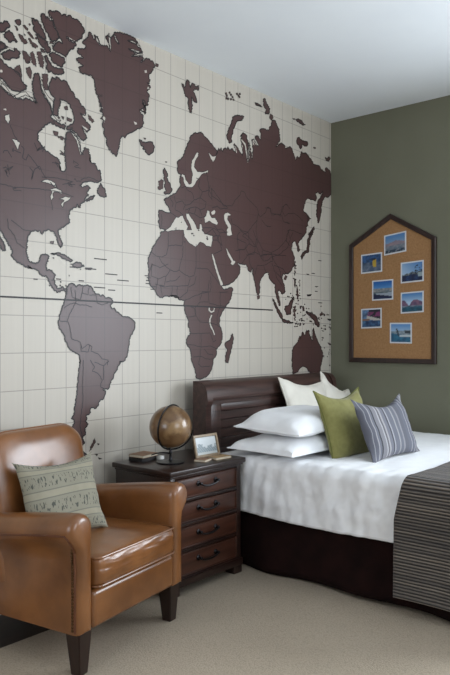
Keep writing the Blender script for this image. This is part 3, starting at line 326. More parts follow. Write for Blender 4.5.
-3102,1994 -3115,2002 -3120,2018 -3136,2024 -3141,2040 -3154,2048 -3168,2052 -3181,2057 -3190,2067 -3203,2071 -3216,2076 -3224,2091 -3236,2103 -3245,2117 -3258,2128 -3265,2143 -3278,2158 -3293,2171 -3304,2188 -3323,2197 -3333,2213 -3351,2220 -3363,2233 -3377,2245 -3394,2251 -3408,2261 -3423,2263 -3438,2262 -3452,2261 -3467,2262 -3481,2263 -3494,2253 -3504,2241 -3517,2232 -3531,2225 -3542,2214 -3562,2193 -3583,2174 -3602,2153 -3623,2134 -3643,2115 -3653,2113 -3663,2109 -3673,2107 -3682,2101 -3691,2097 -3670,2122 -3647,2144 -3625,2169 -3601,2192 -3576,2215 -3581,2226 -3586,2238 -3593,2247 -3598,2258 -3602,2270 -3614,2270 -3626,2273 -3636,2277 -3648,2278 -3659,2282 -3648,2295 -3639,2310 -3631,2325 -3620,2340 -3610,2354 -3621,2361 -3625,2375 -3633,2385 -3644,2392 -3651,2403 -3636,2416 -3622,2433 -3608,2447 -3592,2462 -3576,2475 -3575,2490 -3569,2505 -3565,2520 -3561,2535 -3559,2550 -3543,2564 -3524,2573 -3507,2587 -3490,2600 -3472,2612 -3452,2614 -3432,2617 -3412,2622 -3392,2623 -3371,2625 -3355,2622 -3338,2619 -3321,2615 -3302,2618 -3285,2614 -3268,2615 -3250,2619 -3232,2623 -3214,2624 -3195,2631 -3178,2631 -3163,2624 -3147,2620 -3128,2623 -3112,2617 -3107,2615 -3104,2610 -3095,2613 -3093,2607 -3087,2604 -3080,2606 -3073,2606 -3068,2604 -3066,2597 -3058,2598 -3052,2597 -3048,2594 -3044,2588 -3037,2589 -3031,2588 -3025,2587 -3026,2578 -3018,2580 -3015,2576 -3010,2574 -3008,2567 -3000,2569 -2994,2567 -2994,2559 -2987,2558 -2981,2560 -2975,2560 -2970,2558 -2966,2554 -2958,2560 -2953,2557 -2951,2552 -2942,2552 -2938,2548 -2932,2553 -2925,2555 -2918,2557 -2913,2554 -2907,2554 -2901,2559 -2896,2565 -2890,2569 -2886,2567 -2881,2567 -2878,2564 -2871,2565 -2866,2570 -2866,2565 -2862,2563 -2857,2562 -2852,2559 -2845,2565 -2840,2561 -2835,2560 -2832,2558 -2831,2554 -2836,2558 -2830,2567 -2833,2572 -2834,2578 -2839,2582 -2845,2586 -2844,2593 -2849,2597 -2843,2607 -2849,2611 -2852,2615 -2852,2621 -2847,2629 -2855,2632 -2849,2640 -2855,2644 -2855,2650 -2852,2656 -2855,2662 -2846,2669 -2849,2675 -2848,2681 -2844,2687 -2843,2693 -2844,2699 -2840,2705 -2833,2710 -2827,2709 -2820,2715 -2813,2713 -2815,2706 -2810,2702 -2808,2697 -2808,2690 -2809,2683 -2805,2679 -2805,2673 -2806,2667 -2804,2662 -2802,2656 -2801,2651 -2802,2645 -2801,2639 -2800,2633 -2795,2629 -2795,2622 -2790,2618 -2784,2615 -2782,2609 -2782,2602 -2780,2597 -2773,2597 -2768,2595 -2764,2592 -2761,2587 -2761,2581 -2754,2579 -2750,2575 -2747,2570 -2745,2565 -2739,2562 -2742,2554 -2739,2549 -2737,2543 -2734,2538 -2732,2532 -2730,2527 -2736,2522 -2736,2516 -2745,2514 -2745,2507 -2738,2508 -2737,2500 -2728,2503 -2726,2496 -2718,2498 -2714,2494 -2706,2496 -2702,2491 -2697,2487 -2690,2486 -2683,2487 -2677,2484 -2671,2482 -2662,2489 -2656,2486 -2650,2484 -2648,2479 -2655,2473 -2653,2468 -2654,2462 -2661,2464 -2667,2465 -2674,2468 -2683,2464 -2688,2467 -2693,2470 -2701,2470 -2710,2468 -2714,2473 -2719,2477 -2728,2472 -2735,2473 -2738,2480 -2745,2479 -2751,2473 -2758,2472 -2762,2464 -2769,2460 -2776,2458 -2782,2453 -2781,2446 -2789,2442 -2796,2438 -2795,2431 -2801,2426 -2806,2422 -2811,2418 -2815,2412 -2819,2407 -2822,2401 -2822,2396 -2816,2392 -2821,2386 -2818,2381 -2820,2375 -2824,2369 -2819,2365 -2813,2364 -2812,2358 -2805,2358 -2807,2350 -2801,2349 -2796,2346 -2793,2342 -2790,2337 -2782,2337 -2782,2330 -2776,2328 -2773,2323 -2768,2321 -2760,2323 -2755,2321 -2752,2317 -2745,2317 -2744,2310 -2736,2311 -2731,2309 -2727,2306 -2721,2305 -2715,2302 -2708,2302 -2702,2301 -2697,2298 -2695,2293 -2689,2293 -2690,2286 -2685,2282 -2681,2277 -2688,2269 -2685,2263 -2683,2258 -2680,2253 -2684,2246 -2679,2241 -2681,2246 -2684,2250 -2687,2255 -2685,2261 -2681,2257 -2682,2251 -2678,2247 -2681,2240 -2675,2237 -2669,2235 -2663,2237 -2657,2236 -2651,2242 -2647,2249 -2644,2255 -2644,2262 -2646,2268 -2646,2275 -2648,2281 -2645,2288 -2652,2293 -2650,2300 -2648,2307 -2653,2312 -2649,2319 -2657,2323 -2653,2330 -2654,2336 -2654,2342 -2651,2349 -2656,2355 -2654,2362 -2655,2368 -2650,2375 -2649,2382 -2649,2388 -2653,2394 -2651,2400 -2650,2407 -2642,2414 -2647,2420 -2645,2427 -2647,2433 -2643,2440 -2644,2446 -2636,2450 -2631,2456 -2625,2455 -2617,2461 -2611,2458 -2605,2458 -2600,2454 -2591,2454 -2592,2445 -2585,2443 -2579,2442 -2575,2439 -2572,2435 -2569,2430 -2566,2425 -2562,2421 -2558,2416 -2561,2409 -2557,2403 -2554,2398 -2551,2392 -2554,2384 -2553,2378 -2549,2373 -2549,2366 -2545,2360 -2545,2353 -2537,2358 -2531,2354 -2535,2360 -2533,2366 -2532,2372 -2523,2379 -2525,2384 -2525,2390 -2517,2393 -2511,2389 -2504,2389 -2497,2391 -2491,2387 -2496,2378 -2489,2374 -2494,2365 -2484,2363 -2483,2356 -2483,2349 -2480,2345 -2484,2337 -2483,2332 -2479,2328 -2477,2323 -2483,2326 -2483,2332 -2484,2339 -2489,2342 -2482,2339 -2487,2329 -2483,2324 -2477,2320 -2470,2316 -2462,2318 -2454,2319 -2446,2319 -2449,2311 -2440,2307 -2439,2301 -2435,2295 -2438,2287 -2430,2289 -2426,2283 -2417,2289 -2412,2285 -2413,2277 -2408,2272 -2412,2264 -2410,2257 -2407,2251 -2408,2244 -2403,2238 -2407,2231 -2415,2227 -2422,2222 -2429,2217 -2438,2215 -2446,2216 -2455,2213 -2463,2216 -2471,2215 -2479,2216 -2489,2213 -2497,2212 -2505,2207 -2514,2206 -2522,2204 -2530,2200 -2537,2196 -2541,2188 -2548,2183 -2555,2179 -2550,2176 -2542,2178 -2538,2171 -2530,2173 -2526,2180 -2517,2179 -2512,2184 -2506,2187 -2497,2187 -2493,2182 -2486,2180 -2480,2177 -2489,2173 -2494,2166 -2496,2159 -2504,2154 -2506,2146 -2502,2140 -2494,2139 -2496,2132 -2506,2130 -2511,2125 -2514,2118 -2521,2113 -2521,2108 -2519,2102 -2522,2097 -2527,2091 -2535,2091 -2539,2084 -2547,2082 -2550,2076 -2549,2071 -2553,2065 -2550,2059 -2556,2059 -2562,2059 -2567,2061 -2564,2067 -2568,2072 -2572,2076 -2572,2071 -2576,2066 -2577,2060 -2580,2055 -2588,2055 -2596,2053 -2601,2048 -2604,2042 -2614,2041 -2618,2036 -2620,2029 -2624,2024 -2621,2018 -2622,2013 -2629,2008 -2628,2002 -2629,1995 -2626,1989 -2620,1984 -2624,1976 -2620,1970 -2626,1966 -2631,1961 -2638,1959 -2644,1954 -2649,1949 -2655,1945 -2660,1939 -2667,1937 -2674,1936 -2677,1926 -2685,1926 -2691,1922 -2696,1916 -2694,1909 -2694,1902 -2692,1897 -2692,1891 -2682,1890 -2687,1882 -2682,1878 -2680,1872 -2678,1867 -2673,1863 -2673,1857 -2666,1853 -2668,1847 -2670,1842 -2671,1836 -2679,1832 -2678,1826 -2680,1833 -2687,1836 -2691,1841 -2691,1847 -2696,1851 -2697,1858 -2699,1863 -2704,1867 -2700,1874 -2703,1879 -2705,1884 -2709,1888 -2715,1891 -2711,1898 -2721,1900 -2719,1906 -2725,1908 -2732,1910 -2741,1908 -2746,1913 -2752,1915 -2758,1916 -2763,1912 -2767,1909 -2774,1906 -2782,1905 -2788,1901 -2787,1894 -2794,1891 -2794,1885 -2798,1889 -2805,1893 -2805,1900 -2811,1904 -2820,1897 -2827,1899 -2834,1903 -2841,1901 -2845,1896 -2851,1897 -2856,1894 -2862,1892 -2864,1887 -2867,1883 -2869,1877 -2875,1873 -2879,1868 -2880,1862 -2882,1856 -2883,1850 -2881,1844 -2883,1837 -2888,1831 -2885,1825 -2890,1819 -2883,1812 -2886,1805 -2890,1799 -2887,1793 -2891,1786 -2886,1781 -2888,1775 -2882,1771 -2885,1763 -2877,1760 -2882,1752 -2875,1749 -2876,1742 -2870,1739 -2865,1735 -2857,1738 -2853,1732 -2846,1733 -2839,1733 -2834,1729 -2831,1735 -2822,1735 -2817,1739 -2812,1743 -2812,1749 -2806,1753 -2810,1759 -2807,1764 -2805,1769 -2802,1776 -2796,1779 -2790,1782 -2782,1781 -2775,1785 -2769,1782 -2762,1782 -2757,1779 -2752,1774 -2755,1769 -2754,1764 -2761,1760 -2760,1754 -2758,1749 -2767,1745 -2766,1740 -2767,1734 -2772,1730 -2769,1724 -2772,1720 -2767,1714 -2766,1708 -2768,1701 -2761,1700 -2754,1706 -2748,1705 -2741,1701 -2734,1703 -2733,1696 -2728,1692 -2723,1687 -2716,1684 -2711,1679 -2717,1675 -2718,1670 -2720,1664 -2722,1659 -2721,1653 -2716,1647 -2716,1640 -2719,1633 -2713,1630 -2709,1624 -2702,1621 -2704,1611 -2696,1609 -2689,1611 -2683,1612 -2676,1613 -2672,1621 -2665,1621 -2661,1615 -2656,1610 -2645,1611 -2641,1605 -2637,1600 -2642,1594 -2642,1588 -2638,1583 -2639,1589 -2646,1592 -2648,1597 -2656,1599 -2657,1606 -2662,1602 -2668,1601 -2675,1601 -2680,1597 -2684,1591 -2693,1595 -2696,1589 -2705,1589 -2707,1598 -2716,1597 -2722,1600 -2723,1607 -2728,1611 -2734,1613 -2734,1620 -2741,1624 -2742,1630 -2748,1633 -2747,1640 -2753,1644 -2758,1648 -2754,1655 -2759,1659 -2762,1663 -2767,1664 -2765,1669 -2772,1673 -2780,1668 -2787,1670 -2794,1669 -2798,1673 -2802,1677 -2810,1678 -2812,1684 -2814,1690 -2816,1695 -2824,1697 -2830,1699 -2835,1702 -2841,1703 -2847,1704 -2853,1703 -2860,1705 -2866,1707 -2872,1709 -2876,1715 -2882,1717 -2875,1716 -2873,1710 -2865,1709 -2862,1705 -2856,1702 -2862,1704 -2868,1706 -2875,1704 -2881,1706 -2886,1710 -2894,1708 -2899,1711 -2903,1715 -2907,1720 -2915,1719 -2920,1722 -2924,1727 -2930,1725 -2935,1729 -2941,1727 -2945,1731 -2948,1736 -2953,1740 -2961,1742 -2963,1748 -2967,1752 -2972,1756 -2976,1760 -2973,1766 -2969,1771 -2968,1777 -2969,1783 -2970,1789 -2977,1790 -2976,1797 -2980,1801 -2980,1807 -2990,1807 -2990,1814 -2995,1817 -2993,1826 -3001,1827 -3002,1834 -3006,1838 -3010,1842 -3014,1847 -3017,1852 -3020,1857 -3020,1864 -3027,1867 -3028,1873 -3035,1876 -3037,1881 -3040,1890 -3045,1897 -3048,1905 -3052,1913 -3062,1917 -3060,1929 -3067,1935 -3073,1941 -3076,1949 -3083,1955 -3086,1963 -3086,1973 -3092,1980 -3095,1988
-3063,1872 -3058,1870 -3054,1866 -3052,1861 -3048,1857 -3045,1852 -3040,1850 -3037,1845 -3035,1840 -3031,1836 -3026,1832 -3025,1826 -3018,1823 -3017,1817 -3016,1812 -3012,1808 -3010,1803 -3011,1797 -3010,1792 -3009,1787 -3007,1782 -3013,1780 -3018,1781 -3023,1778 -3025,1784 -3031,1787 -3034,1792 -3032,1799 -3037,1803 -3041,1807 -3047,1810 -3050,1815 -3052,1821 -3058,1824 -3061,1829 -3064,1834 -3069,1838 -3072,1843 -3077,1847 -3072,1851 -3070,1856 -3068,1862 -3065,1867
-2514,2105 -2508,2111 -2500,2114 -2493,2119 -2487,2125 -2480,2130 -2473,2133 -2465,2134 -2458,2140 -2450,2142 -2456,2135 -2462,2129 -2463,2122 -2469,2116 -2477,2113 -2486,2113 -2490,2105 -2500,2105 -2506,2099 -2509,2102
-2432,2165 -2434,2170 -2428,2176 -2431,2181 -2426,2186 -2420,2192 -2421,2199 -2414,2204 -2412,2210 -2412,2216 -2406,2213 -2404,2207 -2399,2204 -2398,2198 -2393,2194 -2386,2193 -2380,2189 -2378,2183 -2376,2177 -2379,2169 -2373,2165 -2371,2159 -2370,2153 -2368,2147 -2377,2145 -2385,2142 -2394,2141 -2399,2145 -2408,2142 -2414,2145 -2420,2146 -2421,2152 -2428,2155 -2432,2159
-2742,1789 -2734,1789 -2727,1793 -2719,1792 -2711,1794 -2704,1798 -2696,1799 -2689,1799 -2682,1799 -2677,1793 -2669,1793 -2662,1792 -2655,1792 -2649,1788 -2642,1787 -2639,1781 -2630,1782 -2625,1777 -2620,1774 -2613,1771 -2607,1769 -2601,1766 -2606,1763 -2611,1759 -2617,1758 -2623,1762 -2629,1764 -2637,1765 -2644,1765 -2649,1771 -2657,1770 -2665,1772 -2671,1774 -2677,1779 -2682,1783 -2690,1785 -2698,1785 -2704,1790 -2711,1792 -2719,1787 -2727,1788 -2734,1792
-2601,1746 -2593,1749 -2586,1753 -2580,1758 -2573,1761 -2567,1756 -2559,1759 -2552,1758 -2544,1757 -2542,1750 -2538,1746 -2528,1747 -2524,1742 -2532,1739 -2540,1740 -2546,1734 -2554,1732 -2562,1732 -2569,1729 -2575,1729 -2581,1733 -2588,1733 -2594,1734 -2601,1733 -2600,1740
-2519,1733 -2509,1734 -2499,1734 -2489,1735 -2479,1736 -2469,1736 -2473,1731 -2477,1725 -2487,1724 -2496,1724 -2505,1725 -2514,1724 -2517,1728
-2746,1852 -2739,1855 -2730,1856 -2722,1859 -2724,1850 -2727,1842 -2734,1843 -2742,1844 -2745,1848
-2644,1578 -2646,1584 -2643,1590 -2639,1596 -2642,1603 -2636,1609 -2640,1615 -2637,1621 -2631,1625 -2628,1632 -2624,1637 -2617,1639 -2611,1642 -2603,1642 -2596,1640 -2589,1637 -2586,1633 -2581,1629 -2578,1624 -2573,1628 -2570,1633 -2564,1636 -2558,1638 -2551,1638 -2546,1633 -2537,1636 -2531,1632 -2525,1635 -2517,1634 -2511,1637 -2504,1639 -2497,1639 -2492,1634 -2483,1635 -2477,1632 -2473,1628 -2468,1624 -2466,1619 -2463,1614 -2462,1608 -2454,1606 -2451,1601 -2449,1596 -2442,1593 -2435,1593 -2426,1593 -2419,1591 -2414,1585 -2406,1583 -2401,1589 -2392,1590 -2387,1584 -2380,1580 -2378,1573 -2370,1574 -2363,1574 -2356,1578 -2349,1576 -2341,1575 -2335,1571 -2327,1570 -2328,1564 -2322,1559 -2323,1553 -2324,1547 -2329,1542 -2336,1539 -2341,1535 -2337,1531 -2337,1524 -2331,1521 -2330,1515 -2320,1514 -2312,1519 -2307,1514 -2303,1508 -2298,1503 -2297,1496 -2289,1497 -2282,1495 -2275,1491 -2272,1485 -2263,1483 -2258,1479 -2252,1474 -2246,1471 -2238,1470 -2230,1472 -2222,1469 -2214,1471 -2206,1470 -2199,1468 -2191,1464 -2182,1461 -2176,1456 -2169,1452 -2162,1447 -2156,1442 -2152,1436 -2155,1429 -2154,1421 -2154,1414 -2155,1407 -2157,1400 -2161,1394 -2166,1389 -2170,1383 -2173,1376 -2174,1369 -2184,1366 -2186,1359 -2191,1353 -2191,1346 -2198,1339 -2198,1332 -2196,1325 -2199,1318 -2197,1310 -2201,1304 -2203,1297 -2204,1290 -2207,1283 -2204,1277 -2209,1271 -2207,1265 -2210,1260 -2213,1254 -2213,1248 -2214,1242 -2217,1236 -2226,1232 -2228,1225 -2230,1218 -2237,1214 -2244,1211 -2252,1209 -2260,1210 -2268,1212 -2275,1209 -2266,1209 -2259,1213 -2265,1208 -2267,1201 -2272,1195 -2277,1189 -2284,1185 -2285,1179 -2289,1174 -2287,1168 -2292,1163 -2297,1158 -2302,1152 -2308,1148 -2312,1142 -2316,1137 -2314,1131 -2317,1125 -2317,1120 -2321,1114 -2328,1110 -2333,1105 -2337,1100 -2335,1093 -2341,1089 -2344,1083 -2346,1077 -2345,1070 -2350,1064 -2354,1059 -2361,1056 -2368,1060 -2376,1059 -2383,1059 -2390,1063 -2390,1059 -2393,1055 -2387,1052 -2380,1050 -2374,1047 -2375,1040 -2376,1034 -2378,1028 -2382,1022 -2384,1016 -2388,1010 -2390,1004 -2397,1000 -2406,1001 -2413,999 -2415,993 -2423,988 -2425,982 -2424,975 -2427,968 -2436,965 -2439,959 -2445,954 -2453,954 -2460,961 -2468,961 -2475,961 -2479,958 -2483,955 -2483,949 -2485,942 -2480,936 -2484,933 -2489,929 -2491,925 -2498,924 -2505,924 -2511,920 -2512,914 -2506,908 -2506,901 -2508,897 -2514,894 -2517,890 -2512,885 -2506,882 -2503,875 -2496,872 -2501,870 -2504,866 -2506,861 -2512,857 -2518,853 -2522,848 -2518,842 -2521,835 -2514,829 -2518,823 -2514,817 -2521,815 -2525,811 -2532,810 -2532,804 -2537,801 -2534,794 -2530,788 -2529,781 -2522,776 -2522,769 -2530,767 -2534,762 -2541,759 -2542,753 -2544,747 -2542,740 -2537,734 -2533,727 -2529,721 -2523,717 -2518,712 -2511,709 -2506,704 -2502,699 -2510,699 -2514,692 -2521,690 -2529,690 -2534,696 -2542,699 -2547,704 -2553,708 -2559,712 -2559,719 -2564,725 -2563,731 -2567,737 -2572,743 -2568,750 -2574,756 -2574,763 -2577,769 -2580,775 -2579,782 -2583,788 -2583,794 -2586,800 -2589,806 -2588,813 -2590,819 -2596,825 -2596,831 -2596,838 -2596,844 -2603,850 -2605,856 -2602,863 -2606,868 -2600,871 -2601,878 -2594,880 -2592,885 -2588,891 -2593,897 -2592,903 -2597,908 -2605,910 -2611,914 -2605,917 -2603,922 -2599,926 -2596,930 -2592,933 -2594,940 -2589,945 -2588,951 -2591,957 -2592,964 -2591,969 -2589,975 -2583,980 -2586,987 -2583,992 -2580,998 -2580,1004 -2583,1011 -2580,1017 -2575,1022 -2577,1029 -2574,1034 -2572,1040 -2573,1046 -2573,1052 -2574,1059 -2571,1064 -2569,1070 -2571,1077 -2573,1083 -2570,1089 -2571,1095 -2568,1101 -2565,1106 -2564,1112 -2566,1119 -2566,1125 -2567,1131 -2564,1137 -2563,1143 -2562,1149 -2562,1155 -2558,1161 -2563,1168 -2561,1175 -2561,1181 -2554,1187 -2555,1194 -2554,1201 -2552,1207 -2557,1214 -2550,1220 -2552,1227 -2550,1222 -2553,1216 -2552,1211 -2553,1217 -2551,1224 -2554,1230 -2555,1236 -2556,1243 -2554,1249 -2559,1255 -2566,1259 -2572,1264 -2579,1264 -2585,1268 -2591,1272 -2599,1274 -2605,1278 -2610,1282 -2618,1283 -2621,1289 -2625,1294 -2631,1299 -2634,1304 -2633,1310 -2637,1315 -2638,1322 -2644,1326 -2650,1330 -2650,1337 -2655,1342 -2651,1348 -2652,1353 -2654,1358 -2657,1363 -2661,1368 -2664,1373 -2671,1376 -2672,1383 -2676,1387 -2678,1393 -2686,1395 -2689,1400 -2689,1406 -2689,1411 -2693,1416 -2692,1422 -2695,1427 -2695,1432 -2695,1438 -2689,1442 -2689,1448 -2686,1454 -2686,1459 -2689,1464 -2687,1470 -2682,1474 -2679,1480 -2679,1486 -2676,1491 -2672,1496 -2673,1502 -2670,1507 -2669,1513 -2668,1519 -2661,1523 -2658,1528 -2660,1535 -2654,1540 -2656,1547 -2652,1553 -2651,1559 -2646,1565 -2648,1572
-2491,720 -2487,724 -2484,728 -2480,733 -2483,739 -2483,746 -2477,748 -2476,754 -2472,758 -2468,762 -2464,768 -2463,774 -2461,781 -2452,784 -2453,791 -2453,785 -2449,779 -2447,772 -2445,766 -2450,763 -2453,758 -2459,755 -2459,748 -2465,744 -2468,738 -2475,736 -2475,729 -2485,729 -2486,723
-2434,758 -2426,756 -2418,753 -2423,750 -2428,748 -2431,753
-2453,702 -2441,700 -2429,696 -2434,692 -2437,688 -2444,696
-2429,679 -2419,675 -2408,671 -2398,667 -2410,668 -2421,668 -2425,674
